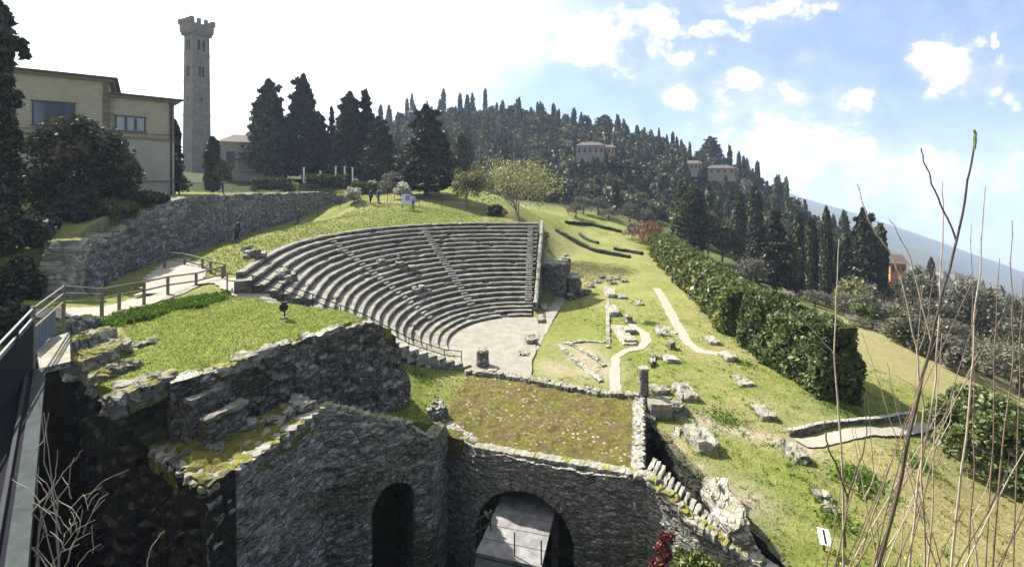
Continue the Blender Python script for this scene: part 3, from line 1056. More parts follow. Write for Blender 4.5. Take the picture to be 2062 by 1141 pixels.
def arch(parent, at, s0, rad, zs, zb, depth, mat, ring_mat, nring=13, ringw=.26):
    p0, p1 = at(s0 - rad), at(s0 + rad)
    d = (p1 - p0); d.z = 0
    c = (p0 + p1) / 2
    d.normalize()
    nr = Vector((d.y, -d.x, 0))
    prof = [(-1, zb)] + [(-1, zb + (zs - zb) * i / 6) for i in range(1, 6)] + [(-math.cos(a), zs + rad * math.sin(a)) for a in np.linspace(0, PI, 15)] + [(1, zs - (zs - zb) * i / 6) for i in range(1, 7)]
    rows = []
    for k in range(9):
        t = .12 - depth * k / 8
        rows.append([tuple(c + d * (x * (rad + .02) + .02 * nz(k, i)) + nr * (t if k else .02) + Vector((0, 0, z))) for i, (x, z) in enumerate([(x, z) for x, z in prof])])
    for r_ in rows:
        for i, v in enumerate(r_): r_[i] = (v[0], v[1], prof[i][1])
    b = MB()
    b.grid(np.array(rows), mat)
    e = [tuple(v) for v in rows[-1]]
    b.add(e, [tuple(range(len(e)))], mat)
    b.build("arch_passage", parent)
    b = MB()
    for i in range(nring):
        a0, a1 = PI * i / nring + .02, PI * (i + 1) / nring - .02
        o = .05 * (hash1(i, 77) - .3)
        rw = rad + ringw * (.85 + .3 * hash1(i, 5))
        vs = []
        for t in (.06 + o, -.2):
            for (r_, a_) in ((rad - .01, a0), (rw, a0), (rw, a1), (rad - .01, a1)):
                q = c + d * (-math.cos(a_) * r_) + nr * t
                vs.append((q.x, q.y, zs + math.sin(a_) * r_))
        b.add(vs, [(0, 1, 2, 3), (7, 6, 5, 4), (0, 4, 5, 1), (1, 5, 6, 2), (2, 6, 7, 3), (3, 7, 4, 0)], ring_mat)
    b.build("arch_ring", parent)
    return c, d, nr


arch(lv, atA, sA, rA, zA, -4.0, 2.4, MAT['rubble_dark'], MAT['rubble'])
# pale coping along the near edge of the top, and rough stones lying on it
for k in range(13):
    f = (k + .5) / 13
    p = Vector(pthA[0]).lerp(Vector(pthA[2]), f)
    me = stone_mesh("coping_stone", .36, .34 + .1 * hash1(k, 1), .11 + .05 * hash1(k, 2), 200 + k, MAT['pale' if k % 3 else 'mossy'], .025)
    link("coping_stone", me, lv, (p.x - .12, p.y + .1, p.z - .06), -1.22 + PI / 2 + PI / 2 + .12 * nz(k, 3))
for k in range(8):
    f = (k + .5) / 8
    p = Vector(fe[0]).lerp(Vector(be[0]), f)
    me = stone_mesh("coping_stone", .40, .30, .12, 230 + k, MAT['stone' if k % 2 else 'pale'], .03)
    link("coping_stone", me, lv, (p.x + .1, p.y + .1, p.z - .08), .5 + .3 * nz(k, 4))
for k, (u, v, zz, s) in enumerate([(555, 846, 3.7, .5), (588, 828, 3.72, .6), (606, 815, 3.8, .7), (500, 852, 3.7, .45), (435, 900, 3.66, .42), (625, 818, 3.7, .4), (395, 925, 3.68, .25), (540, 870, 3.66, .3)]):
    p = G(u, v, zz)
    me = stone_mesh("loose_stone", s, s * .75, s * .32, 250 + k, MAT['pale' if k % 4 else 'stone'], .06)
    link("loose_stone", me, lv, (p.x, p.y, zz - .1), k * 1.3)
for k in range(12):
    f = (k + .5) / 12
    p = Vector(pthA[2]).lerp(Vector(pthA[5]), f)
    p.z = atA(La[2] + (La[5] - La[2]) * f).z
    me = stone_mesh("coping_stone", .30, .28, .2, 270 + k, MAT['pale' if k % 2 else 'mossy'], .04)
    link("coping_stone", me, lv, (p.x - .1, p.y + .12, p.z - .08), .6 + .3 * nz(k, 8))

# ---- flat vault roof in the middle, mossy, with its arch and ribbed trench wall
rv = empty("flat_vault", (0, 0, 0), 0, "low stone vault with a flat moss-browned roof in front of the orchestra", "ruined vault")
fe = [G(868, 878, 1.0), G(960, 906, .72), G(1050, 929, .63), G(1150, 946, .6), G(1225, 956, .6), G(1300, 965, .6)]
be = [G(944, 752, .55), G(1000, 756, .6), G(1066, 768, .6), G(1130, 781, .6), G(1200, 792, .6), G(1288, 800, .6)]
ruled("vault_roof", [q + Vector((.02, .30, .02)) for q in fe], be, 110, 90, MAT['roof'], rv, amp=.05, freq=1.1, skirt=.7, chunk=.07)
pthC = [(-3.1, 18.15, 1.0)] + [tuple(p) for p in fe[1:]] + [tuple(G(1400, 1062, .1)), tuple(G(1530, 1143, -.3)), (8.6, 11.6, -.8)]
Lc = [0]
for a, c in zip(pthC, pthC[1:]): Lc.append(Lc[-1] + math.hypot(c[0] - a[0], c[1] - a[1]))
# arch centre: where the wall crosses column 1056
best = min(((abs(U0 + F * p[0] / p[1] - 1056), s) for s, p in ((s, (Vector(pthC[0]).lerp(Vector(pthC[0]), 0)) if False else None) for s in [])), default=None)
sC = Lc[1] + (Lc[2] - Lc[1]) * 1.04
rC, zC = 1.85, -2.28


def keepC(s, z):
    return not (abs(s - sC) < rC and (z < zC or (s - sC) ** 2 + (z - zC) ** 2 < rC ** 2))


_, atC = masonry("arched_wall", pthC, -4.0, .55, MAT['rubble_fine'], rv, ds=.06, dz=.06, amp=.028, topamp=.10, block=(.3, .12), keep=keepC, seed=41, back=False)
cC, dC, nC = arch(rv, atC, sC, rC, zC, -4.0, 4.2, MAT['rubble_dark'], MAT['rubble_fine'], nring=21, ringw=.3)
# side wall facing the trench
masonry("side_wall", [tuple(G(1300, 965, .6)), tuple(G(1298, 880, .6)), tuple(G(1293, 803, .62))], -3.0, .45, MAT['rubble'], rv, ds=.1, dz=.1, amp=.03, topamp=.12, seed=51)
k = 0
for i in range(46):
    f = i / 45
    p = be[0].lerp(be[-1], f)
    g = min(len(be) - 2, int(f * 5))
    p = be[g].lerp(be[g + 1], f * 5 - g)
    for r_ in range(2):
        k += 1
        if r_ and hash1(k, 9) > .75: continue
        s = .17 + .12 * hash1(k, 3)
        me = stone_mesh("parapet_stone", s * 1.25, s, s * 1.1, 300 + k, MAT['pale' if hash1(k, 6) > .35 else 'stone'], .03, cuts=3, rnd=.35)
        link("parapet_stone", me, rv, (p.x + .1 * nz(k, 1), p.y - .12 + .26 * r_ + .06 * nz(k, 2), p.z - .05), k * .7)
k = 0
for i in range(16):
    f = (i + .5) / 16
    q = G(1296, 965 - 165 * f ** .8, .62)
    me = stone_mesh("edge_stone", .42, .3 + .12 * hash1(i, 2), .2, 420 + i, MAT['pale'], .04, cuts=3)
    link("edge_stone", me, rv, (q.x - .2, q.y, .52), .1 + .2 * nz(i, 3))
for i in range(26):
    f = (i + .5) / 26
    p = fe[1].lerp(fe[-1], f)
    me = stone_mesh("edge_stone", .32 + .1 * hash1(i, 1), .34, .14, 450 + i, MAT['pale' if hash1(i, 8) > .3 else 'mossy'], .03, cuts=3)
    link("edge_stone", me, rv, (p.x, p.y + .2 + .12 * nz(i, 2), p.z - .05), -.3 + .25 * nz(i, 3))

# mossy rubble bank inside the arch
bk = []
for i in range(15):
    row = []
    for j in range(13):
        x = (i / 14 - .5) * 3.5
        t = j / 12
        q = cC + dC * x - nC * (1.2 + 2.6 * t)
        row.append((q.x, q.y, -3.6 + 2.9 * t ** .8 + .16 * nz(i * .7, j * .7)))
    bk.append(row)
b = MB()
b.grid(np.array(bk), MAT['mound'])
tag(b.build("moss_bank", smooth=True), "mossy earth bank inside the arch", None, None, "structure")

# concrete platform coming out of the arch, with its slim railings
pf = empty("concrete_platform", (0, 0, 0), 0, "grey concrete platform sloping out of the dark arch", "platform")
pl = [G(1016, 985, -1.25), G(1124, 1000, -1.25), G(1090, 1142, -1.3), G(958, 1112, -1.3)]
for k in range(5):
    f0, f1 = k / 5 + .004, (k + 1) / 5 - .004
    qd = [pl[0].lerp(pl[3], f0), pl[1].lerp(pl[2], f0), pl[1].lerp(pl[2], f1), pl[0].lerp(pl[3], f1)]
    b = MB()
    b.add([tuple(p) for p in qd] + [(p.x, p.y, p.z - .12) for p in qd], [(3, 2, 1, 0), (4, 5, 6, 7), (0, 1, 5, 4), (1, 2, 6, 5), (2, 3, 7, 6), (3, 0, 4, 7)], MAT['concrete'])
    b.build("deck_slab", pf)
    if k in (0, 2, 4):
        m0, m1 = pl[0].lerp(pl[3], (f0 + f1) / 2), pl[1].lerp(pl[2], (f0 + f1) / 2)
        b = MB(); b.bar(m0 + Vector((-.02, 0, -.2)), m1 + Vector((.02, 0, -.2)), .10, .14, MAT['steel']); b.build("cross_beam", pf)
b = MB()
e = [pl[3], pl[2]]
d = (pl[2] - pl[3]).normalized()
lo = [pl[3] + Vector((.02, -.05, -.10)), pl[2] + Vector((0, -.05, -.10)), pl[2] + Vector((-.1, -.9, -.35)), pl[3] + Vector((-.1, -.9, -.35))]
b.add([tuple(p) for p in lo] + [(p.x, p.y, p.z - .2) for p in lo], [(3, 2, 1, 0), (4, 5, 6, 7), (0, 1, 5, 4), (1, 2, 6, 5), (2, 3, 7, 6), (3, 0, 4, 7)], MAT['steel'])
b.build("landing", pf)
for f in (.08, .92):
    p = pl[0].lerp(pl[1], f)
    b = MB()
    b.box((p.x, p.y - .3, -2.8), (.25, .25, 2.7), MAT['concrete'])
    b.build("pier", pf)
    p = pl[3].lerp(pl[2], f)
    b = MB()
    b.box((p.x, p.y + .25, -2.8), (.25, .25, 2.7), MAT['concrete'])
    b.build("pier", pf)
for (u1, v1, hgt) in ((1036, 1118, .75), (1090, 1135, .75)):
    p = G(u1, v1, -1.3)
    b = MB()
    b.tube([p, p + Vector((0, 0, hgt))], .025, MAT['dark_steel'])
    b.build("rail_post", pf)
ar = empty("arch_railing", (0, 0, 0), 0, "thin dark metal railing standing left of the platform under the arch", "railing")
p, q = G(946, 1112, -1.6), G(988, 1085, -1.6)
for f in (0, .5, 1):
    b = MB()
    s = p.lerp(q, f)
    b.tube([s + Vector((0, 0, -2.3)), s + Vector((0, 0, 1.0))], .028, MAT['steel'])
    b.build("post", ar)
for z in (.95, .55):
    b = MB()
    b.tube([p + Vector((0, 0, z)), q + Vector((0, 0, z))], .022, MAT['steel'])
    b.build("rail", ar)
# white plastic drain pipe on the shaded wall
b = MB()
q = G(1277, 1012, -.35)
b.tube([q + Vector((0, -.08, -.12)), q + Vector((-.02, -.12, .14)), q + Vector((.0, .05, .2))], .05, MAT['white'])
tag(b.build("drain_pipe"), "short white pipe sticking out of the shaded wall right of the arch", "pipe")

# ---- trench beside the flat vault: outer wall and upright stone slabs across it
tr = empty("trench_wall", (0, 0, 0), 0, "long dark retaining wall of the narrow trench along the lawn's edge", "retaining wall")
Rr = [G(1312, 852, .12), G(1400, 960, .05), G(1480, 1042, -.1), G(1556, 1112, -.2), Vector((8.7, 11.2, -.6))]
masonry("wall_face", [tuple(p) for p in Rr], -3.0, .35, MAT['pit'], tr, ds=.1, dz=.12, amp=.04, topamp=.14, seed=61)  # dark stone paints the trench's shadow onto this sun-facing face
# far end of the trench
masonry("end_face", [tuple(G(1296, 838, .3)), tuple(G(1318, 848, .2))], -3.0, .4, MAT['rubble_dark'], tr, ds=.1, dz=.12, amp=.04, topamp=.1, seed=62)
NR = 19
for i in range(NR):
    f = (i + .3) / NR
    s0 = Vector(pthC[5]).lerp(Vector(pthC[6]), f * 2) if f < .5 else Vector(pthC[6]).lerp(Vector(pthC[7]), f * 2 - 1)
    r0 = Vector((s0.x + .95 - .35 * f, s0.y + 1.5 - .9 * f, 0))
    c = (s0 + r0) / 2
    d = r0 - s0
    d.z = 0
    zt = s0.z + .02 - .1 * hash1(i, 4)
    me = stone_mesh("upright_slab", d.length * .62, .11 + .05 * hash1(i, 2), 1.25, 500 + i, MAT['pale'], .03, cuts=3, rnd=.04)
    o = link("upright_slab", me, None, (c.x - .1, c.y, zt - 1.15), math.atan2(d.y, d.x) + .1 * nz(i, 2))
    tag(o, "thin upright stone slab in the row standing along the trench", "stone slab", "upright stone slabs along the trench")
for i in range(20):
    f = (i + .5) / 20
    s0 = Vector(pthC[5]).lerp(Vector(pthC[6]), f * 2) if f < .5 else Vector(pthC[6]).lerp(Vector(pthC[7]), f * 2 - 1)
    me = stone_mesh("capping_stone", .3 + .2 * hash1(i, 5), .32, .2 + .1 * hash1(i, 7), 540 + i, MAT['mossy' if i % 3 else 'pale'], .05, cuts=3)
    link("capping_stone", me, tr, (s0.x + .1, s0.y + .12, s0.z - .1), .8 + .4 * nz(i, 6))

# ---- ruined end chamber beyond the far end of the seating
ec = empty("end_chamber", (0, 0, 0), 0, "dark roofless stone chamber at the far end of the seating beside the stage", "ruined building")
e0, e1, e2 = (2.1, 41.4, 2.9), (4.75, 40.4, 2.95), (5.75, 44.6, 2.9)
masonry("wall", [(2.9, 41.1, 2.75), e1], -.3, .9, MAT['rubble_dark'], ec, ds=.15, dz=.15, amp=.06, topamp=.3, seed=71)
masonry("wall", [e1, (5.4, 42.5, 2.7), e2], -.3, .8, MAT['rubble_dark'], ec, ds=.15, dz=.15, amp=.09, topamp=.5, seed=72)
masonry("wall", [(1.6, 42.3, 2.5), (3.0, 42.0, 2.9), (5.3, 43.2, 2.9)], -.3, .8, MAT['rubble_dark'], ec, ds=.15, dz=.15, amp=.06, topamp=.3, seed=73)
me = stone_mesh("lintel", 2.7, 2.2, .35, 74, MAT['stone'], .08, rnd=.04)
link("lintel", me, ec, (3.7, 42.0, 2.7), -.35)
for k, (x, y, s) in enumerate([(5.7, 41.3, 1.0), (6.2, 41.6, .7), (6.7, 42.0, .5), (5.9, 42.6, .9), (7.2, 42.6, .4), (5.3, 40.5, .6)]):
    me = stone_mesh("rubble_heap", s * 1.2, s, s * (1.9 if k in (0, 3) else .8), 75 + k, MAT['rubble_dark'], .12, rnd=.3)
    link("rubble_heap", me, ec, (x, y, -.1), k)

# ---- low wall lines on the stage lawn
def low_wall(pts, label, h=.14, th=.28, mat='rubble'):
    o = empty("wall_footing", (0, 0, 0), 0, label, "ruined wall")
    pth = []
    for u, v in pts:
        q = G(u, v, 0)
        pth.append((q.x, q.y, gz(q.x, q.y) + h))
    masonry("footing", pth, min(q[2] for q in pth) - .5, th, MAT[mat], o, ds=.1, dz=.1, amp=.03, topamp=.12, block=(.35, .2), seed=len(label))


low_wall([(1229, 700), (1228, 660), (1227, 620), (1229, 585)], "low stone footing running away along the left side of the broken row of stones", .12)
low_wall([(1215, 768), (1185, 742), (1158, 720), (1128, 692)], "low slanting stone footing crossing the bare earth of the stage, nearer one")
low_wall([(1222, 735), (1200, 718), (1175, 703), (1150, 690)], "low slanting stone footing crossing the bare earth of the stage, farther one")
low_wall([(1135, 690), (1180, 686), (1222, 690)], "low stone footing closing the bare earth patch of the stage on its far side", .1)
low_wall([(1365, 672), (1345, 662), (1325, 655)], "low broken footing on the bright grass left of the straight path", .12)
low_wall([(1340, 905), (1368, 885), (1372, 870)], "short low footing on the lawn between trench and pale slab", .12)

# ---- loose blocks on the lawns
block("stone_slab", 1405, 1450, 921, 893, 848, "long pale rubble slab lying on the lawn right of the trench's upper end", "stone block", rough=.06)
block("altar_block", 1311, 1357, 850, 814, 796, "big square block with a dark smooth front beside the standing column", "altar", mat='stone', rough=.02, rnd=.03)
block("stone_block", 1312, 1352, 800, 786, 772, "low dark block behind the big square block", "stone block", rough=.04)
block("stone_block", 1358, 1392, 846, 828, 795, "rough sloping stone leaning at the right side of the big square block", "stone block", rough=.09, taper=.3)
block("stone_block", 1372, 1409, 814, 796, 767, "pale chunky block on the lawn behind the big square block", "stone block", rough=.05)
block("stone_slab", 1492, 1523, 783, 773, 755, "small pale slab on the lawn nearest the tall dark hedge", "stone block", rough=.03)
block("stone_slab", 1536, 1569, 853, 838, 812, "pale slab with a dark front between hedge and dirt track", "stone block", rough=.03)
block("stone_block", 1602, 1637, 941, 921, 884, "rough pale block just left of the concrete kerb path", "stone block", rough=.06)
block("stone_slab", 1604, 1640, 965, 961, 942, "flat pale stone bedded in the grass in front of a rough block", "stone slab", rough=.03)
block("wall_fragment", 1474, 1526, 1112, 1060, 957, "largest fallen wall fragment with a black shadow beside the trench", "wall fragment", mat='rubble', rough=.08, rz=-.10)
block("stone_slab", 1646, 1672, 1012, 998, 985, "flat rubble stone among grass, farther of the two by the bare twigs", "stone block", rough=.05)
block("stone_slab", 1668, 1694, 1042, 1030, 1010, "flat rubble stone among grass, nearer of the two by the bare twigs", "stone block", rough=.05)
sar = empty("sarcophagus", (0, 0, 0), 0, "pale stepped stone monument inside the loop of the gravel path", "monument")
for nm, a in (("base_slab", (1254, 1286, 700, 693, 652)), ("chest", (1257, 1283, 695, 684, 676)), ("lid", (1258, 1283, 676, 664, 655))):
    block(nm, *a, "", mat='pale', rough=.015, rnd=.02, parent=sar)
block("stone_slab", 1226, 1241, 602, 592, 576, "pale upright slab at the far end of the broken row on the stage lawn", "stone block", mat='pale', rough=.03)
block("stone_slab", 1247, 1264, 604, 598, 590, "small dark-fronted slab beside the farthest pale slab", "stone block", rough=.03)
block("stone_block", 1229, 1250, 640, 628, 613, "pale block with black underside in the middle of the broken row", "stone block", mat='pale', rough=.04)
block("stone_block", 1262, 1274, 653, 638, 632, "small upright stone at the tip of the gravel loop", "stone block", rough=.04)
block("stone_block", 1284, 1298, 618, 612, 604, "small isolated stone on the lawn beyond the gravel loop", "stone block", rough=.03)
block("stone_block", 1343, 1369, 735, 724, 712, "white topped block at the end of the dark curved wall", "stone block", mat='pale', rough=.02)
block("stone_block", 1350, 1361, 708, 690, 684, "thin upright stone behind the dark curved wall", "stone block", rough=.03)
block("stone_block", 1328, 1350, 680, 672, 660, "scattered pale stone on the bright grass by the straight path", "stone block", mat='pale', rough=.05)
block("stone_slab", 1432, 1453, 698, 688, 674, "pale slab in the gap between the two hedges", "stone block", mat='pale', rough=.03)
block("stone_slab", 1464, 1488, 732, 719, 706, "pale slab at the end of the long gravel path", "stone block", mat='pale', rough=.03)
block("stone_block", 1090, 1103, 628, 620, 610, "small stone on the stage edge nearest the dark chamber", "stone block", mat='pale', rough=.04)
block("stone_block", 1083, 1098, 656, 644, 632, "squarish dark block halfway along the stage edge", "stone block", rough=.04)
block("stone_block", 1060, 1079, 698, 684, 672, "dark rough block on the orchestra side of the stage edge", "stone block", mat='rubble_dark', rough=.05)
block("stone_block", 1047, 1064, 722, 713, 705, "dark low block on the stage edge nearest the flat vault", "stone block", mat='rubble_dark', rough=.04)
block("boulder", 866, 893, 850, 812, 800, "grey mossy boulder at the left corner of the flat vault's roof", "boulder", mat='rubble', rough=.12, rnd=.4)
# small scattered stones
for k, (u, v) in enumerate([(1215, 560), (1228, 566), (1243, 563), (1258, 568), (1236, 572), (1205, 570), (1190, 578)]):
    block("small_stone", u - 7, u + 7, v + 3, v - 3, v - 7, "small pale stone in the scatter at the far edge of the stage lawn", "stone", mat='stone', rough=.06, group="stones scattered at the stage lawn's far edge")
# a curved dark footing
cw = empty("curved_footing", (0, 0, 0), 0, "low dark curved wall footing on the lawn behind the standing column", "ruined wall")
p0, p1, p2, p3, p4, p5 = G(1350, 712, .1), G(1330, 716, .1), G(1312, 712, .15), G(1304, 722, .2), G(1310, 734, .15), G(1322, 736, .1)
masonry("footing", [tuple(p) for p in (p0, p1, p2, p3, p4, p5)], -.2, .35, MAT['rubble_dark'], cw, ds=.1, dz=.12, amp=.04, topamp=.25, block=(.4, .2), seed=81)

# column and drum
co = empty("broken_column", tuple(G(1296, 806, .45)), 0, "standing grey column stump at the corner of the flat vault", "column")
b = MB()
rr = [(0.27, 0), (.27, .12), (.235, .18), (.235, .6), (.225, 1.1), (.215, 1.45), (.19, 1.5)]
b.tube([(0, 0, z) for _, z in rr], [r for r, _ in rr], MAT['rubble_dark'], n=18)
b.build("shaft", co, smooth=False)
link("capstone", stone_mesh("capstone", .42, .42, .1, 88, MAT['pale'], .02, rnd=.3), co, (0, 0, 1.47))
dr = empty("stone_drum", tuple(G(972, 736, -.02)), 0, "squat dark stone drum on the orchestra gravel above the flat vault", "column drum")
b = MB()
rr = [(.36, 0), (.38, .1), (.36, .5), (.36, .85), (.31, .92)]
b.tube([(.04 * nz(z, 2), 0, z) for _, z in rr], [r for r, _ in rr], MAT['rubble_dark'], n=14)
b.build("drum", dr)
link("cap", stone_mesh("cap", .5, .5, .08, 89, MAT['stone'], .03, rnd=.3), dr, (0, 0, .88))

# ---- floodlight on the mound
q = G(573, 641, 5.56)
fl = empty("floodlight", tuple(q), 0, "small black floodlight on a short post on the grass mound", "floodlight")
b = MB(); b.box((0, 0, .03), (.22, .18, .06), MAT['concrete']); b.build("base", fl)
b = MB(); b.tube([(0, 0, .05), (0, 0, .30)], .03, MAT['black']); b.build("post", fl)
b = MB(); b.tube([(-.02, .09, .40), (0, -.02, .43), (.01, -.12, .46)], [.10, .15, .155], MAT['black'], n=12); b.box((0, .02, .60), (.2, .1, .06), MAT['black']); b.build("lamp_head", fl)

# white information panel on the grass
q = G(1660, 1108, gz(9, 12.5))
ip = empty("information_panel", tuple(q), -.35, "white information panel with a dark stripe on the grass by bare twigs", "sign")
b = MB()
M = Matrix.Rotation(R(40), 3, 'X')
b.box((0, 0, .42), (.30, .42, .025), MAT['white'], M=M)
b.build("board", ip)
b = MB(); b.box((.0, -.010, .434), (.05, .36, .012), MAT['black'], M=M); b.build("stripe", ip)
b = MB(); b.box((0, .05, .2), (.05, .05, .42), MAT['steel']); b.build("post", ip)
# ---------------------------------------------------------------- walls, buildings, fences, walkway
rw = empty("retaining_wall", (0, 0, 0), 0, "long bluish-grey stone retaining wall curving behind the seating up to the terrace", "retaining wall")
pth = [tuple(G(330, 440, 8.0))[:2] + (8.9,), (-22.9, 31.0, 9.5), (-22.9, 34, 9.55), (-23.4, 45, 9.3), (-24.0, 57.3, 9.0)]
pth[0] = (-23.3, 28.0, 8.6)
masonry("wall_face", pth, 4.6, 1.6, MAT['retaining'], rw, ds=.2, dz=.2, amp=.07, topamp=.18, block=(.6, .3), seed=101)
masonry("wall_return", [(-24.0, 57.3, 9.0), (-23.2, 58.6, 8.6), (-21.8, 60.5, 7.6)], 4.8, .6, MAT['retaining'], rw, ds=.2, dz=.2, amp=.05, topamp=.15, seed=104)
# lower ruined wall in the shade, and its sunlit stepped end
r2 = empty("shaded_wall", (0, 0, 0), 0, "ruined stone wall in blue shade right of the sunlit stepped pier", "ruined wall")
pth = [tuple(G(163, 500, 7.6)), tuple(G(205, 484, 7.6)), tuple(G(262, 478, 7.7)), tuple(G(330, 452, 8.2))]
pth = [(p[0], p[1], p[2]) for p in pth]
masonry("wall_face", [(-21.6, 22.4, 7.55), (-22.2, 24.6, 7.7), (-22.8, 26.6, 7.9), (-23.2, 28.3, 8.7)], 4.6, 1.5, MAT['retaining'], r2, ds=.12, dz=.14, amp=.10, topamp=.35, block=(.5, .3), seed=107)
pier = empty("stepped_pier", (-21.9, 21.3, 4.9), R(12), "sunlit stepped stone pier of flat mossy courses at the end of the shaded wall", "ruined pier")
zz = 0
for k in range(10):
    h = .30 + .05 * hash1(k, 3)
    w_ = 1.75 - .055 * k + .2 * (hash1(k, 8) - .5)
    me = stone_mesh("course", w_, 1.1 + .2 * hash1(k, 4) - .045 * k, h, 700 + k, MAT['mossy' if k % 2 else 'pale'], .06, rnd=.05)
    link("course", me, pier, (.04 * k + .12 * (hash1(k, 2) - .5), .06 * k, zz), .08 * nz(k, 2))
    zz += h * .92

# ---- people by the upper path
def skinned(name, verts, edges, radii, mat, parent=None, root=0, sub=1):
    me = bpy.data.meshes.new(name)
    me.from_pydata([tuple(v) for v in verts], edges, [])
    o = link(name, me, parent)
    sk = o.modifiers.new("skin", 'SKIN')
    for i, r_ in enumerate(radii):
        me.skin_vertices[0].data[i].radius = (r_, r_) if not hasattr(r_, '__len__') else r_
        me.skin_vertices[0].data[i].use_root = (i == root)
    sb = o.modifiers.new("sub", 'SUBSURF')
    sb.levels = sub
    sb.render_levels = sub
    me.materials.append(mat)
    return o


MAT['skin'] = m_simple('skin', (0.46, 0.30, 0.22), 0.6, 0.08, 8)
MAT['cloth_dark'] = m_simple('dark_cloth', (0.018, 0.018, 0.022), 0.9, 0.2, 10)
MAT['cloth_lilac'] = m_simple('lilac_cloth', (0.35, 0.34, 0.62), 0.9, 0.15, 10)
MAT['cloth_green'] = m_simple('dark_green_cloth', (0.015, 0.035, 0.022), 0.9, 0.2, 10)
MAT['denim'] = m_simple('blue_denim', (0.05, 0.07, 0.13), 0.9, 0.2, 10)
MAT['hair'] = m_simple('dark_hair', (0.012, 0.010, 0.009), 0.7, 0.2, 20)


def person(x, y, rz, coat, trousers, label, s=1.0, stride=.16, z=None):
    z = gz(x, y) if z is None else z
    o = empty("person", (x, y, z), rz, label, "person")
    st = stride
    vs = [(0, 0, .95), (0, 0, 1.15), (0, .01, 1.38), (0, .02, 1.50), (0, .03, 1.60), (0, .02, 1.70),
          (-.09, 0, .90), (-.10, st * .4, .50), (-.10, -st * .2, .09), (-.10, st * .8, .04),
          (.09, 0, .90), (.10, st * .6, .50), (.10, st * 1.1, .09), (.10, st * 1.9, .04),
          (-.19, 0, 1.40), (-.25, -.03, 1.14), (-.24, .09, .92), (-.235, .13, .84),
          (.19, 0, 1.40), (.25, .0, 1.14), (.24, -.05, .92), (.235, -.06, .84)]
    ed = [(0, 1), (1, 2), (2, 3), (3, 4), (4, 5), (0, 6), (6, 7), (7, 8), (8, 9), (0, 10), (10, 11), (11, 12), (12, 13), (2, 14), (14, 15), (15, 16), (16, 17), (2, 18), (18, 19), (19, 20), (20, 21)]
    rd = [(.15, .11), (.145, .105), (.16, .11), .055, .085, .085, .085, .06, .042, .035, .085, .06, .042, .035, .06, .045, .035, .03, .06, .045, .035, .03]
    vs = [(a * s, b_ * s, c * s) for a, b_, c in vs]
    rd = [tuple(q * s for q in r_) if hasattr(r_, '__len__') else r_ * s for r_ in rd]
    body = skinned("body", vs, ed, rd, MAT['skin'], o)
    # clothes follow the body
    cv = [vs[i] for i in (0, 1, 2, 14, 15, 16, 18, 19, 20)]
    skinned("jacket", cv, [(0, 1), (1, 2), (2, 3), (3, 4), (4, 5), (2, 6), (6, 7), (7, 8)], [(.175 * s, .135 * s), (.165 * s, .13 * s), (.18 * s, .13 * s), .08 * s, .062 * s, .05 * s, .08 * s, .062 * s, .05 * s], coat, o)
    tv = [vs[i] for i in (0, 6, 7, 8, 10, 11, 12)]
    skinned("trousers", tv, [(0, 1), (1, 2), (2, 3), (0, 4), (4, 5), (5, 6)], [(.17 * s, .13 * s), .10 * s, .075 * s, .06 * s, .10 * s, .075 * s, .06 * s], trousers, o)
    b = MB()
    rows = []
    for i in range(8):
        ph = PI * .62 * i / 7
        rows.append([(.108 * s * math.sin(ph) * math.cos(a), .01 * s + .118 * s * math.sin(ph) * math.sin(a) - .012, 1.665 * s + .125 * s * math.cos(ph)) for a in np.linspace(0, 2 * PI, 13)])
    b.grid(np.array(rows), MAT['hair'])
    b.build("hair", o, smooth=True)
    for side in (-1, 1):
        b = MB(); b.box((side * .10 * s, (.03 + (st * .9 if side < 0 else st * 2.0) - .02) * s, .035 * s), (.09 * s, .25 * s, .07 * s), MAT['black']); b.build("shoe", o)
    b = MB(); b.tube([(0, .11 * s, 1.665 * s), (0, .135 * s, 1.63 * s)], [.012 * s, .017 * s], MAT['skin']); b.build("nose", o)
    return o


def at_row(u, vtop, hgt, y0):
    """A standing spot along column u near depth y0 (feet on the ground there)."""
    x = (u - U0) / F * y0
    return x, y0


for (u, Y, rz, coat, tr_, lab) in [(479, 34.5, 2.4, MAT['cloth_dark'], MAT['cloth_dark'], "person all in dark clothes walking between the grass bank and the grey wall"),
                                   (602, 45.0, 2.0, MAT['cloth_dark'], MAT['denim'], "person in dark jacket on the path halfway along the grey wall"),
                                   (747, 50.5, 1.2, MAT['cloth_green'], MAT['cloth_dark'], "person in dark green standing by the fence, left one of the pair"),
                                   (761, 50.8, -1.0, MAT['cloth_dark'], MAT['denim'], "person in black standing by the fence, right one of the pair"),
                                   (832, 49.6, .4, MAT['cloth_lilac'], MAT['denim'], "person in a lilac jacket beside the pale notice board at the top of the stairs")]:
    person((u - U0) / F * Y, Y, rz, coat, tr_, lab)
nb = empty("notice_board", ((818 - U0) / F * 49.3, 49.3, gz((818 - U0) / F * 49.3, 49.3)), .1, "pale lilac notice board at the top of the seating by the fence", "sign")
b = MB(); b.box((0, 0, 1.15), (1.0, .05, 1.1), m_simple('pale_lilac_board', (.62, .60, .72), .6, .06, 2)); b.build("board", nb)
b = MB(); b.box((.18, -.03, 1.3), (.5, .03, .6), m_simple('blue_print', (.22, .24, .5), .6, .3, 5)); b.build("printed_panel", nb)
for sx in (-.42, .42):
    b = MB(); b.tube([(sx, 0.02, -.1), (sx, .02, 1.7)], .035, MAT['steel']); b.build("post", nb)


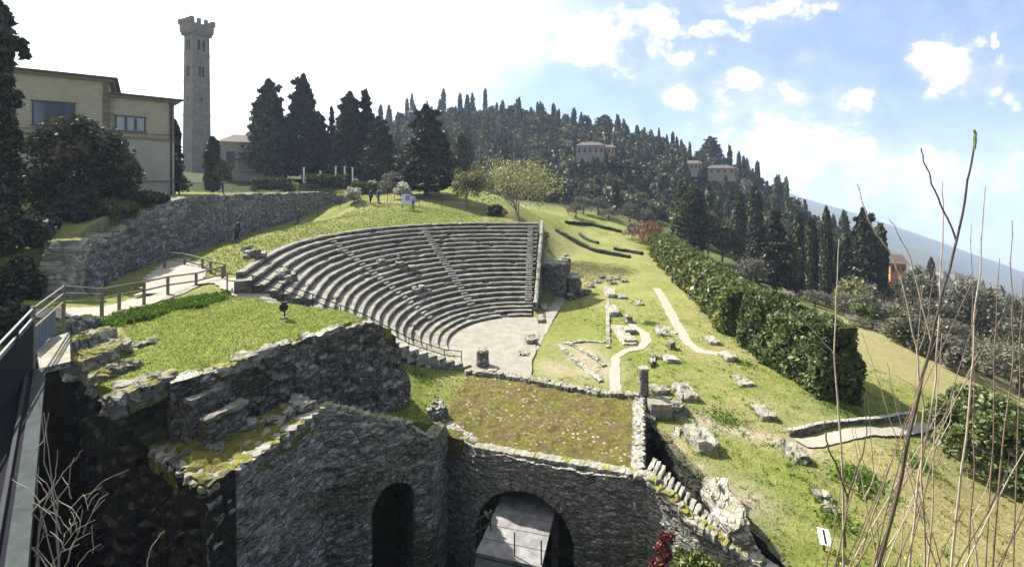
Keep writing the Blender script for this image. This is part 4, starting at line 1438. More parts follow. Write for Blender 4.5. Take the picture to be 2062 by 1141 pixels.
# ---- fences
def post_rail(name, label, pts, hgt, nrail, post_r, mat, square=True, sub=None, group=None, mesh=None):
    """pts: ground points; a post at each, rails between."""
    o = empty(name, pts[0], 0, label, "fence", group)
    o0 = Vector(pts[0])
    pts = [Vector(p) - o0 for p in pts]
    for p in pts:
        b = MB()
        if square: b.box(p + Vector((0, 0, hgt / 2 - .1)), (post_r * 2, post_r * 2, hgt + .2), mat)
        else: b.tube([p + Vector((0, 0, -.2)), p + Vector((0, 0, hgt))], post_r, mat)
        b.build("post", o)
    for k in range(nrail):
        z = hgt * (1 - k * .32) - .03
        for a, c in zip(pts, pts[1:]):
            b = MB()
            b.bar(a + Vector((0, 0, z)), c + Vector((0, 0, z)), post_r * 1.1, post_r * 1.5, mat)
            b.build("rail", o)
    if mesh:
        for a, c in zip(pts, pts[1:]):
            b = MB()
            n = max(2, int((c - a).length / .16))
            for i in range(n):
                q = a.lerp(c, i / n)
                b.tube([q + Vector((0, 0, .05)), q + Vector((0, 0, hgt))], .008, mesh, n=3, cap=False)
            for z in np.linspace(.1, hgt - .05, 5):
                b.tube([a + Vector((0, 0, z)), c + Vector((0, 0, z))], .008, mesh, n=3, cap=False)
            b.build("wire_mesh", o)
    return o


post_rail("timber_fence", "weathered timber fence along the near side of the white gravel path", [tuple(G(205, 640, 5.2)), tuple(G(240, 630, 5.1)), tuple(G(290, 620, 5.1)), tuple(G(338, 607, 5.1)), tuple(G(395, 598, 5.1)), tuple(G(448, 583, 5.2))], 1.2, 2, .045, MAT['wood'])
post_rail("timber_fence", "weathered timber fence across the far end of the white gravel path", [tuple(G(332, 548, 5.2)), tuple(G(372, 553, 5.2)), tuple(G(408, 565, 5.2)), tuple(G(424, 572, 5.2)), tuple(G(452, 579, 5.2))], 1.25, 2, .045, MAT['wood'])
ribbon("white_path", [(-23, 15.6), (-20.5, 17.2), (-17.5, 19.4), (-16.5, 21.5), (-18.0, 24), (-20.5, 27), (-22.0, 29.5)], [1.2, 1.2, 1.8, 2.6, 2.6, 1.8, 1.2], MAT['gravel'], lift=.05, label="bright white gravel path between two timber fences")
ribbon("white_path", [(-15.8, 22.6), (-14.2, 22.3), (-12.6, 21.0), (-10.8, 20.0)], [1.4, 1.3, 1.3, 1.2], MAT['gravel'], lift=.06, label="bright white gravel landing at the upper end of the seating")
fpts = []
for (u, Y) in [(640, 49.5), (685, 51), (720, 51.5), (780, 51.5), (845, 52), (890, 53), (940, 54), (985, 55)]:
    x = (u - U0) / F * Y
    fpts.append((x, Y, gz(x, Y)))
post_rail("wire_fence", "thin grey wire fence running along the top of the grass bank behind the seating", fpts, 1.25, 1, .035, MAT['steel'], square=False, mesh=MAT['steel'])
tp = []
for (x, y) in [(-23.3, 32), (-23.4, 37), (-23.6, 42), (-23.9, 47), (-24.1, 52), (-24.2, 56.5)]:
    tp.append((x - .5, y, gz(x - .8, y)))
post_rail("wire_fence", "thin grey wire fence along the terrace edge above the retaining wall", tp, 1.0, 1, .035, MAT['steel'], square=False, mesh=MAT['steel'])
# dark handrail down the near end of the seating
hr = [Vector((-13.0, 20.4, 5.9)), Vector((-12.0, 20.7, 5.6)), Vector((-10.9, 21.3, 5.1)), Vector((-9.8, 22.0, 4.5)), Vector((-8.7, 22.7, 3.8)), Vector((-7.6, 23.4, 3.1)), Vector((-6.6, 23.9, 2.3)), Vector((-5.6, 24.3, 1.5)), Vector((-4.7, 24.7, 0.9)), Vector((-3.8, 25.1, .4)), Vector((-2.9, 25.7, 0.1))]
hr = [tuple(Vector((p.x, p.y, max(gz(p.x, p.y), p.z - .3)))) for p in hr]
post_rail("handrail", "dark metal handrail descending beside the near end of the seating to the orchestra", hr, .95, 2, .028, MAT['dark_steel'], square=False)
sa = empty("access_steps", (0, 0, 0), 0, "pale stone steps going down between the grass mound and the seating", "steps")
for k in range(15):
    f = k / 14
    p = Vector((-9.0, 20.9, 4.3)).lerp(Vector((-3.0, 26.0, .12)), f)
    p.z = 4.3 * (1 - f) ** 1.05 + .12
    me = stone_mesh("step", .75, 1.1, .6, 800 + k, MAT['pale'], .02, cuts=3, rnd=.03)
    link("step", me, sa, (p.x, p.y, p.z - .6), R(42))

# ---- steel walkway on the left
ww = empty("steel_walkway", (0, 0, 0), 0, "dark steel walkway with perforated parapet panels at the photo's left edge", "walkway")
m_perf = N('perforated_panel')
_v = m_perf.coords((22, 22, 22), world=False)
_vo = m_perf.n('ShaderNodeTexVoronoi'); _vo.inputs['Randomness'].default_value = 0
m_perf.l(_v, _vo.inputs['Vector'])
m_perf.principled(m_perf.ramp(_vo.outputs['Distance'], [(.28, (.003, .003, .004)), (.40, (.017, .019, .024))]), .95, None, 0, .05)
m_perf = m_perf.mat
m_rail = m_simple('bright_rail', (.36, .37, .38), .4, .15, 3, metallic=.4)
m_blue = m_simple('blue_grey_sheet', (.13, .18, .24), .5, .2, 3, metallic=.2)
UPV = Vector((0, 0, 1))
cA, cB = G(80, 742, 6.3), G(28, 1180, 6.3)
dv = (cB - cA).normalized()
rA = P(66, 620, 11.0)
rB = P(0, 690, 8.73)
d2 = (rB - rA)
d2.z = 0
rC = rA + d2 * 3.4
base = lambda p, z: Vector((p.x, p.y, z))
b = MB(); b.bar(cA + UPV * -.12, cB + dv * 2 + UPV * -.12, .10, .24, MAT['steel']); b.bar(cA, cB + dv * 2, .20, .03, MAT['steel']); b.bar(cA + UPV * -.25, cB + dv * 2 + UPV * -.25, .20, .03, MAT['steel']); b.build("edge_beam", ww)
b = MB(); b.bar(cA + Vector((-.22, -.06, .06)), cB + dv * 2 + Vector((-.22, -.06, .06)), .05, .10, MAT['dark_steel']); b.build("toe_board", ww)
b = MB()
e = cB + dv * 2
pl_ = [cA + Vector((-.1, .0, 0)), e, base(rC, 6.3), base(rA, 6.3)]
b.add([tuple(p + UPV * -.02) for p in pl_] + [tuple(p + UPV * -.08) for p in pl_], [(0, 1, 2, 3), (7, 6, 5, 4), (0, 4, 5, 1), (1, 5, 6, 2), (2, 6, 7, 3), (3, 7, 4, 0)], m_perf)
b.build("deck", ww)
npan = 6
for i in range(npan):
    a, c = rA.lerp(rC, (i + .02) / npan), rA.lerp(rC, (i + .98) / npan)
    b = MB(); b.bar(base(a, 6.85), base(c, 6.85), .03, 1.14, m_perf); b.build("parapet_panel", ww)
for i in range(npan + 1):
    a = rA.lerp(rC, i / npan)
    b = MB(); b.box(base(a, 7.02), (.06, .06, 1.46), MAT['dark_steel']); b.build("post", ww)
for z in (7.75, 7.52):
    b = MB(); b.tube([base(rA, z), base(rC, z)], .022, m_rail); b.build("handrail", ww)
for f in (.0, .35, .7):
    q = cA.lerp(cB, f) + Vector((-.3, -.1, 0))
    b = MB(); b.tube([q + UPV * -.2, base(q, -4.2)], .09, MAT['dark_steel'], n=10); b.build("support_column", ww)
# landing at its far end, a blue-grey panel, handrails running on to the timber fence
lp = [G(80, 742, 6.28), G(142, 727, 6.28), G(140, 668, 6.15), G(72, 690, 6.2)]
b = MB()
b.add([tuple(p) for p in lp] + [(p.x, p.y, p.z - .14) for p in lp], [(0, 1, 2, 3), (7, 6, 5, 4), (0, 4, 5, 1), (1, 5, 6, 2), (2, 6, 7, 3), (3, 7, 4, 0)], MAT['pale'])
b.build("landing", ww)
pA, pB = G(68, 705, 6.3), G(112, 668, 6.2)
rows = []
for i in range(81):
    q = pA.lerp(pB, i / 80)
    o_ = .02 * math.sin(i * 2 * PI / 5)
    rows.append([(q.x + o_, q.y - o_, 6.2), (q.x + o_, q.y - o_, 7.0)])
b = MB(); b.grid(np.array(rows), m_blue); b.build("corrugated_panel", ww)
F1 = G(205, 640, 5.2)
for z in (0, .23, .5):
    b = MB(); b.tube([base(rA, 7.75 - z), base(G(128, 660, 6.1), 7.45 - z), base(F1, 6.4 - z)], .026, MAT['wood']); b.build("handrail", ww)
for q, z0, z1 in ((rA, 6.1, 7.8), (G(128, 660, 6.1), 5.5, 7.5), (F1, 4.9, 6.45)):
    b = MB(); b.box(base(q, (z0 + z1) / 2), (.07, .07, z1 - z0), MAT['wood']); b.build("post", ww)

# ---- museum building
bm_stone = m_brickwall('pale_yellow_ashlar', (0.42, 0.37, 0.265), (0.36, 0.315, 0.225), (0.27, 0.24, 0.18), 1.0)
plaster = m_simple('buff_plaster', (0.375, 0.34, 0.265), .9, .16, .8, bump=.1)
band = m_simple('brown_stone_band', (.20, .165, .115), .9, .15, 3)
eave = m_simple('eaves', (.16, .14, .115), .8, .15, 3)
tile = m_simple('roof_tiles', (.085, .068, .055), .9, .35, 4, bump=.4)
glass = m_simple('window_glass', (.06, .085, .12), .12, .2, 1.5, spec=.8)
blind = m_simple('pale_blind', (.34, .36, .37), .6, .08, 2)
frame = m_simple('window_frame', (.05, .06, .07), .5, .1, 3)


def uvwall(b_name, a, c, z0, z1, mat, parent, thick=.35):
    """A wall slab between two plan points with brick UVs in metres."""
    a, c = Vector(a), Vector(c)
    d = (c - a).normalized()
    n = Vector((d.y, -d.x, 0))
    L = (c - a).length
    vs = []
    for off in (0, -thick):
        for p in (a, c):
            q = p + n * off
            vs += [(q.x, q.y, z0), (q.x, q.y, z1)]
    fs = [(0, 2, 3, 1), (6, 4, 5, 7), (1, 3, 7, 5), (0, 4, 6, 2), (2, 6, 7, 3), (0, 1, 5, 4)]
    b = MB(); b.add(vs, fs, mat)
    o = b.build(b_name, parent)
    uv = o.data.uv_layers.new(name="uv")
    for poly in o.data.polygons:
        for li in poly.loop_indices:
            co = o.data.vertices[o.data.loops[li].vertex_index].co
            uv.data[li].uv = ((co - Vector((a.x, a.y, 0))).dot(d), co.z)
    return o


def window(parent, a, d, n, s, w_, z0, z1, lights, g=None):
    """A framed window set proud of the wall at distance s along it."""
    c = a + d * s
    f = MB()
    zc = (z0 + z1) / 2
    rz = math.atan2(d.y, d.x)
    for (ss, ww, za, zb_) in [(-w_ / 2, .09, z0, z1), (w_ / 2, .09, z0, z1)] + [(-w_ / 2 + w_ * k / lights, .16, z0 + .05, z1 - .05) for k in range(1, lights)]:
        q = c + d * ss + n * .03
        f.box((q.x, q.y, (za + zb_) / 2), (ww, .10, zb_ - za - .1), frame, rz=rz)
    for z in (z0, z1):
        q = c + n * .03
        f.box((q.x, q.y, z), (w_ + .2, .14, .10), frame, rz=rz)
    fo = f.build("window", parent)
    b = MB(); q = c + n * .012; b.box((q.x, q.y, zc), (w_ - .1, .02, z1 - z0 - .1), g or glass, rz=rz); b.build("pane", fo)
    b = MB(); q = c + n * .04; b.box((q.x, q.y, z0 - .09), (w_ + .35, .2, .08), band, rz=rz); b.build("sill", fo)
    for k in range(lights):
        if (k + (lights == 3)) % 2 == 0:
            b = MB(); q = c + d * (-w_ / 2 + w_ * (k + .5) / lights) + n * .03; b.box((q.x, q.y, z0 + (.22 if g is None else (z1 - z0) * .5)), (w_ / lights * .6, .012, .16 if g is None else (z1 - z0) * .75), blind, rz=rz); b.build("blind", fo)
    return fo


mb = empty("museum_building", (-31.5, 35, 9.0), 0, "buff stone museum building with two stepped flat roofs at left", "building")
for nm, A, B_, ztop in (("left", Vector((-38.6, 29.2, 0)), Vector((-31.6, 35.0, 0)), 18.35), ("right", Vector((-31.58, 35.02, 0)), Vector((-28.8, 38.1, 0)), 17.2)):
    d = (B_ - A).normalized()
    n = Vector((d.y, -d.x, 0))
    zb = 9.0 if nm == "right" else 8.2
    L = (B_ - A).length
    sillz = 14.2
    org = -Vector((-31.5, 35, 9.0))
    off = Vector((-31.5, 35, 9.0))
    Al, Bl = A - Vector((off.x, off.y, 0)), B_ - Vector((off.x, off.y, 0))
    uvwall("wall", Al, Bl, sillz - off.z, ztop - off.z, bm_stone, mb)
    uvwall("lower_wall", Al + n * .04, Bl + n * .04, zb - 2 - off.z, sillz - .28 - off.z, plaster, mb, .4)
    for zc, hh, pr in ((sillz - .14, .26, .09), (sillz + .26, .09, .05)):
        b = MB(); q = (Al + Bl) / 2 + n * (pr / 2 - .02); b.box((q.x, q.y, zc - off.z), (L + .02, pr + .1, hh), band, rz=math.atan2(d.y, d.x)); b.build("string_course", mb)
    if nm == "right":
        b = MB(); q = (Al + Bl) / 2 + n * .08; b.box((q.x, q.y, 10.6 - off.z), (L + .02, .12, .14), band, rz=math.atan2(d.y, d.x)); b.build("string_course", mb)
    # depth behind: side and rear
    back_ = -n * 9
    uvwall("side_wall", Bl, Bl + back_, zb - 2 - off.z, ztop - off.z, bm_stone, mb)
    uvwall("side_wall", Al + back_, Al, zb - 2 - off.z, ztop - off.z, bm_stone, mb)
    for (ov, z0_, th_) in ((.35, ztop, .22), (.62, ztop + .22, .12)):
        pr = [Al - d * (.0) + n * ov, Bl + d * ov * .9 + n * ov, Bl + d * ov * .9 + back_, Al + back_]
        b = MB()
        b.add([(p.x, p.y, z0_ - off.z) for p in pr] + [(p.x, p.y, z0_ + th_ - off.z) for p in pr], [(3, 2, 1, 0), (4, 5, 6, 7), (0, 1, 5, 4), (1, 2, 6, 5), (2, 3, 7, 6), (3, 0, 4, 7)], eave if ov < .5 else tile)
        b.build("roof", mb)
    if nm == "left":
        window(mb, Al, d, n, 6.1, 2.16, 14.72 - off.z, 16.5 - off.z, 3)
    else:
        window(mb, Al, d, n, 1.3, 1.8, 14.62 - off.z, 15.8 - off.z, 3, blind)

q_ = Vector((-28.8, 38.1, 0)) - Vector((-31.5, 35, 0)) + Vector((.06, -.16, 0))
b = MB(); b.tube([(q_.x - .1, q_.y - .1, 8.2), (q_.x - .1, q_.y - .1, -1)], .06, MAT['steel']); b.build("downpipe", mb)

# ---- bell tower
tw = empty("bell_tower", (-70.5, 100, 10.5), R(-28), "tall square stone bell tower with a battlemented top", "tower")
tstone = m_stone('tower_stone', (.205, .178, .145), (.15, .13, .105), (2.2, 2.2, 4.0), moss_amt=0, lichen=(.24, .21, .175), bump=.5, joint_amt=.35, k=(.78, 1.0, 1.25))
tz = 44.0 - 10.5
hw = 1.78


def wtow(b, z, hx): return [(-hx, -hx, z), (hx, -hx, z), (hx, hx, z), (-hx, hx, z)]


b = MB()
lv_ = [(-2, hw + .25), (3.0, hw + .18), (12, hw + .1), (24, hw), (tz - 2.0, hw - .05)]
rows = [[v for v in wtow(b, z, h_)] + [wtow(b, z, h_)[0]] for z, h_ in lv_]
b.grid(np.array(rows), tstone, flip=True)
b.build("shaft", tw)
b = MB()
rows = [[v for v in wtow(b, z, h_)] + [wtow(b, z, h_)[0]] for z, h_ in [(tz - 2.0, hw - .05), (tz - 1.0, hw + .55), (tz + .6, hw + .6), (tz + .6, hw + .25), (tz - .2, hw + .2)]]
b.grid(np.array(rows), tstone, flip=True)
b.add(wtow(b, tz - .2, hw + .2), [(0, 1, 2, 3)], tstone)
b.build("gallery", tw)
for sx in range(4):
    for i in range(4):
        t = (i / 3 - .5) * 2 * (hw + .38)
        if i == 3: continue
        pos = {0: (t, -hw - .42), 1: (hw + .42, t), 2: (-t, hw + .42), 3: (-hw - .42, -t)}[sx]
        b = MB(); b.box((pos[0], pos[1], tz + 1.15), (.62 if i else .8, .62 if i else .8, 1.15), tstone); b.build("merlon", tw)
    for i in range(7):
        t = (i / 6 - .5) * 2 * (hw + .1)
        pos = {0: (t, -hw - .28), 1: (hw + .28, t), 2: (-t, hw + .28), 3: (-hw - .28, -t)}[sx]
        b = MB(); b.box((pos[0], pos[1], tz - 1.35), (.28, .28, .9), tstone); b.build("corbel", tw)
dark = m_simple('dark_opening', (.02, .02, .022), .9, .1, 2)
for sx in range(4):
    a = sx * PI / 2
    rm = Matrix.Rotation(a, 3, 'Z')
    for (z, hh, ww, offs) in ((tz - 5.2, 2.6, .55, (-.5, .5)), (tz - 11.0, 2.6, .5, (-.35, .35)), (tz - 16.5, 1.0, .35, (0,))):
        for o_ in offs:
            hx = np.interp(z, [l[0] for l in lv_], [l[1] for l in lv_])
            b = MB()
            prof = [(-ww / 2, 0), (ww / 2, 0), (ww / 2, hh * .8)] + [(ww / 2 * math.cos(t), hh * .8 + ww / 2 * math.sin(t)) for t in np.linspace(.3, PI - .3, 5)] + [(-ww / 2, hh * .8)]
            vs = [tuple(rm @ Vector((x + o_, -hx - .03, z + zz_))) for x, zz_ in prof] + [tuple(rm @ Vector((x + o_, -hx + .2, z + zz_))) for x, zz_ in prof]
            k = len(prof)
            b.add(vs, [tuple(range(k))] + [(i, (i + 1) % k, (i + 1) % k + k, i + k) for i in range(k)], dark)
            b.build("belfry_opening", tw)
    for z in (tz - 6.0, tz - 12.0, 14.0):
        b = MB()
        hx = np.interp(z, [l[0] for l in lv_], [l[1] for l in lv_])
        b.box(tuple(rm @ Vector((0, -hx - .04, z))), (2 * hx + .1, .14, .22), tstone, rz=a)
        b.build("string_course", tw)
b = MB(); b.tube([(0, 0, tz), (0, 0, tz + 4.0)], .05, MAT['steel']); b.build("flag_pole", tw)


# ---- lesser houses
def house(x, y, z, w_, dpt, h, rz, wallm, label, roofh=1.2, nwin=3, cat="house", group=None, over=.4, storeys=1, rot_ridge=False):
    o = empty("house", (x, y, z), rz, label, cat, group)
    b = MB(); b.box((0, 0, h / 2 - 1), (w_, dpt, h + 2), wallm); b.build("wall", o)
    b = MB()
    W, Dp = w_ / 2 + over, dpt / 2 + over
    vs = [(-W, -Dp, h), (W, -Dp, h), (W, Dp, h), (-W, Dp, h), (-W * .55, 0, h + roofh), (W * .55, 0, h + roofh)]
    b.add(vs, [(3, 2, 1, 0), (0, 1, 5, 4), (1, 2, 5), (2, 3, 4, 5), (3, 0, 4)], tile)
    b.build("roof", o)
    for s_ in range(storeys):
        for k in range(nwin):
            xx = (k + .5) / nwin * w_ - w_ / 2
            b = MB(); b.box((xx, -dpt / 2 - .01, h * (s_ + .55) / storeys), (w_ / nwin * .38, .08, h / storeys * .42), frame); b.build("window", o)
    return o


white_w = m_simple('white_render', (.24, .225, .195), .9, .1, .6)
ochre_w = m_simple('ochre_render', (.27, .225, .165), .9, .12, .6)
terra_w = m_simple('terracotta_render', (.42, .20, .11), .9, .12, .6)
gh = house(-43.5, 75, 10.2, 9, 8, 6.2, R(30), ochre_w, "ochre house with an overhanging roof between the tower and the tall conifers", 1.5, 3)
b = MB(); b.box((1.2, -4.35, 2.7), (6, .5, 1.5), m_simple('brown_awning', (.22, .14, .10), .8, .2, 3)); b.build("awning", gh)
b = MB(); b.box((1.2, -4.5, 1.75), (6.4, .3, .28), white_w); b.build("balcony", gh)
q = P(1188, 300, 150); house(q.x, q.y, q.z - 2.6, 9, 6, 3.6, R(-8), white_w, "pale villa with a long roof among cypresses on the hillside", 1.3, 5, "villa")
q = P(1225, 300, 152); house(q.x, q.y, q.z - 2.6, 4, 5, 3.0, R(-8), ochre_w, "ochre wing attached to the right of the hillside villa", 1.0, 3, "villa")
q = P(1395, 332, 150); house(q.x, q.y, q.z - 2, 5, 5, 2.4, R(-15), white_w, "white house on the right slope of the hill, left one of two", 1.1, 4, "villa")
q = P(1450, 340, 148); house(q.x, q.y, q.z - 2, 8, 5, 2.2, R(-15), ochre_w, "buff house on the right slope of the hill, right one of two", 1.1, 4, "villa")
q = P(830, 230, 205); house(q.x, q.y, q.z - 1.5, 3.5, 4, 2.2, R(5), white_w, "small white house near the top of the wooded hill", 1.0, 2, "house")
q = P(1805, 535, 75); house(q.x, q.y, q.z - 1.6, 2.0, 2.4, 2.2, R(-30), terra_w, "terracotta house at the right edge of the dark cypress clump", 1.3, 3, "house")
q = P(1580, 590, 48); house(q.x, q.y, q.z - 1.2, 1.7, 1.6, 1.2, R(-25), white_w, "little white outbuilding below the dark cypresses beyond the hedge", .3, 1, "outbuilding", over=.12)
q = P(1600, 610, 50)

# terrace walls on the slope beyond the lawn
def terrace(name, pts, label, hgt=1.0):
    o = empty(name, (0, 0, 0), 0, label, "terrace wall")
    pth = []
    for u, v, z in pts:
        p = G(u, v, z)
        pth.append((p.x, p.y, gz(p.x, p.y) + hgt * .35))
    zb = min(p[2] for p in pth) - 2
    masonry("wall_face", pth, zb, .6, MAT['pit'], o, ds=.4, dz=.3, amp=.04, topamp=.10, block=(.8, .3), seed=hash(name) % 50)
    return o


terrace("terrace_wall", [(1118, 492, .4), (1190, 505, .3), (1265, 519, .2)], "lowest dark terrace wall crossing the far lawn behind the seating", 1.2)
terrace("terrace_wall", [(1140, 444, 2.6), (1190, 448, 2.0), (1250, 457, 1.5)], "highest dark terrace wall below the grey olive trees", 1.6)
terrace("terrace_wall", [(1235, 497, .5), (1262, 499, .5), (1290, 507, .3)], "short dark terrace wall beside the rust-brown bush", 1.2)
terrace("terrace_wall", [(1165, 462, 1.5), (1180, 470, 1.2), (1200, 480, .9)], "slanting terrace wall in the middle of the far lawn", 1.0)
# kerbed concrete path on the right
kb = [G(1612, 905, -.45), G(1700, 893, -.55), G(1790, 878, -.65), G(1872, 858, -.75)]
ribbon("kerb_path", [(p.x, p.y) for p in kb], [.75, .65, .6, .5], MAT['gravel'], lift=.06, label="short concrete path with a dark kerb")
kk = empty("kerb_wall", (0, 0, 0), 0, "low dark kerb wall along the back of the short concrete path", "kerb")
masonry("kerb", [(p.x - .05, p.y + .62, gz(p.x, p.y + .6) + .28) for p in kb], -1.6, .2, MAT['rubble_dark'], kk, ds=.15, dz=.15, amp=.015, topamp=.04)
# far hills
m_far = m_grass('far_hillside', [(0.03, 0.04, 0.016), (0.055, 0.065, 0.026), (0.09, 0.095, 0.045), (0.12, 0.115, 0.06)], 0.012, 0.05, 0.0)


def hills(name, top, depth_top, depth_bot, drop, label, amp=6):
    rows = []
    us = np.linspace(top[0][0], top[-1][0], 140)
    for i, u in enumerate(us):
        v = np.interp(u, [t[0] for t in top], [t[1] for t in top])
        a = P(u, v, depth_top)
        a.z += amp * nz(u * .013, 3.3) + amp * .4 * nz(u * .05, 7)
        row = []
        c = P(u, v + drop, depth_bot)
        e = a + Vector((0, 250, -260))
        for k in range(31):
            f = k / 30
            p = a.lerp(c, f)
            p.z += amp * 2.0 * math.sin(PI * f) * nz(u * .01, f * 5, 1)
            row.append(tuple(p))
        rows.append([tuple(e)] + row)
    b = MB(); b.grid(np.array(rows), m_far, flip=True)
    o = b.build(name, smooth=True)
    return tag(o, label, None, None, "structure")


hills("hills", [(1200, 320), (1480, 368), (1590, 388), (1660, 410), (1750, 438), (1850, 472), (1950, 508), (2062, 548), (2400, 640), (3000, 760)], 2100, 700, 120, "blue mountain ridge in the far distance")
hills("hills", [(1560, 470), (1700, 505), (1800, 522), (1880, 540), (1960, 570), (2062, 612), (2400, 700), (3000, 800)], 560, 240, 110, "hazy green valley side below the mountain", 4)
for k, (u, v) in enumerate([(1868, 552), (1880, 556), (1893, 548), (1905, 560), (1918, 553), (1930, 562), (1944, 556), (1958, 565), (1972, 572), (1886, 566), (1936, 574), (1843, 540), (1858, 544), (2005, 585), (2030, 600)]):
    q = P(u, v, 430 - 3 * k % 40)
    house(q.x, q.y, q.z - 3, 6 + 4 * hash1(k, 1), 6, 4 + 2 * hash1(k, 4), k * .9, white_w if k % 3 else ochre_w, "tiny pale house in the scatter across the hazy valley", 1.2, 3, "house", "houses scattered across the valley")
# slim white posts of the garden pergola and clipped garden hedges are with the planting
# ---------------------------------------------------------------- planting
LEAF = {
    'cypress': m_leaf('cypress_leaf', (0.020, 0.028, 0.012), (0.080, 0.095, 0.040), .18),
    'cypress_olive': m_leaf('bright_cypress_leaf', (0.045, 0.055, 0.018), (0.15, 0.16, 0.065), .2),
    'conifer': m_leaf('dark_conifer_leaf', (0.014, 0.020, 0.011), (0.055, 0.066, 0.034), .14),
    'oak': m_leaf('evergreen_leaf', (0.030, 0.038, 0.017), (0.12, 0.13, 0.06), .22),
    'olive': m_leaf('olive_leaf', (0.060, 0.062, 0.038), (0.155, 0.152, 0.10), .22),
    'bud': m_leaf('budding_leaf', (0.13, 0.13, 0.045), (0.30, 0.29, 0.12), .35),
    'hedge': m_leaf('hedge_leaf', (0.048, 0.074, 0.014), (0.18, 0.205, 0.05), .3, dead=((0.17, 0.16, 0.055), .9)),
    'hedge_dark': m_leaf('dark_hedge_leaf', (0.030, 0.050, 0.012), (0.125, 0.15, 0.045), .25),
    'shrub': m_leaf('shrub_leaf', (0.02, 0.026, 0.012), (0.075, 0.082, 0.038), .15, dead=((0.14, 0.105, 0.055), .35)),
    'rust': m_leaf('rust_leaf', (0.13, 0.065, 0.03), (0.26, 0.14, 0.075), .2),
    'red': m_leaf('red_leaf', (0.07, 0.014, 0.010), (0.15, 0.035, 0.025), .3),
    'twig': m_leaf('grey_twig', (0.095, 0.082, 0.066), (0.20, 0.18, 0.15), .1),
    'pale': m_leaf('pale_blossom', (0.35, 0.34, 0.27), (0.6, 0.6, 0.5), .25),
    'grass': m_leaf('grass_blade', (0.085, 0.12, 0.018), (0.26, 0.30, 0.07), .3),
    'dry': m_leaf('dry_blade', (0.22, 0.19, 0.07), (0.42, 0.37, 0.16), .25),
    'weed': m_leaf('green_weed', (0.05, 0.10, 0.012), (0.15, 0.24, 0.03), .3),
}
BARK = m_simple('bark', (0.085, 0.068, 0.05), .95, .35, 4, bump=.5)
BARK_PALE = m_simple('pale_bark', (0.20, 0.175, 0.145), .95, .3, 4, bump=.4)


def leaf_quads(c, size, up=0.0, aspect=1.9, jitter=.35, outward=None, r=rng):
    """Diamond leaves (n,4,3) at centres c; up>0 turns them upright."""
    n = len(c)
    a = r.normal(size=(n, 3))
    a[:, 2] += up * np.sign(r.random(n) + .6)
    if up: a[:, 2] = np.abs(a[:, 2])
    a /= np.linalg.norm(a, axis=1, keepdims=True)
    b_ = r.normal(size=(n, 3))
    if outward is not None:
        b_ = np.cross(outward + .6 * r.normal(size=(n, 3)), a)
    b_ -= (b_ * a).sum(1, keepdims=True) * a
    b_ /= np.linalg.norm(b_, axis=1, keepdims=True) + 1e-9
    s = size * (1 + jitter * r.normal(size=(n, 1))).clip(.45, 1.9)
    L, W = a * s, b_ * s / aspect
    q = np.stack([c - L, c + W * 1.0 - L * .1, c + L, c - W * 1.0 - L * .1], 1)
    return q.reshape(-1, 3)


def cyl_crown(n, h, rad, z0, size, profile, up=1.4, lumps=7, r=rng, shell=.55):
    t = r.random(n) ** .9
    a = r.random(n) * 2 * PI
    prof = np.interp(t, *profile)
    k1, k2 = r.random(8) * 6, r.random(8) * 6
    lump = np.ones(n)
    for i in range(lumps):
        lump += .10 * np.sin(a * (1 + i % 4) + k1[i % 8] + t * (6 + 5 * i)) * np.cos(t * (9 + 7 * i) + k2[i % 8])
    rr = rad * prof * lump * (shell + (1 - shell) * r.random(n) ** .5)
    c = np.stack([np.cos(a) * rr, np.sin(a) * rr, z0 + t * h], 1)
    o = np.stack([np.cos(a), np.sin(a), 0.3 + 0 * a], 1)
    return leaf_quads(c, size, up, outward=o, r=r)


def clump_crown(n, centre, rad, nclump, size, r=rng, flat=1.0, crad=.36, up=.15, hollow=.35, aspect=1.7):
    rad = np.asarray(rad, float)
    d = r.normal(size=(nclump, 3))
    d /= np.linalg.norm(d, axis=1, keepdims=True)
    d[:, 2] = np.where(d[:, 2] < -.55, -d[:, 2], d[:, 2])
    cc = d * rad * (hollow + (1 - hollow) * r.random((nclump, 1)) ** .5) * .82
    k = r.integers(0, nclump, n)
    e = r.normal(size=(n, 3))
    e /= np.linalg.norm(e, axis=1, keepdims=True)
    cr = rad.mean() * crad * (.7 + .6 * r.random(nclump))
    p = cc[k] + e * (cr[k] * (.35 + .65 * r.random(n) ** .5))[:, None] * np.array([1, 1, flat])
    return leaf_quads(p + np.asarray(centre), size, up, aspect, outward=e, r=r)


PROF_CYP = ([0, .05, .2, .45, .7, .88, 1], [.55, .85, 1, .95, .72, .40, .05])
PROF_CON = ([0, .06, .18, .4, .65, .85, 1], [.7, 1, 1.05, .85, .56, .3, .04])
PROF_COL = ([0, .06, .2, .5, .8, .93, 1], [.6, .9, 1, 1, .85, .55, .1])


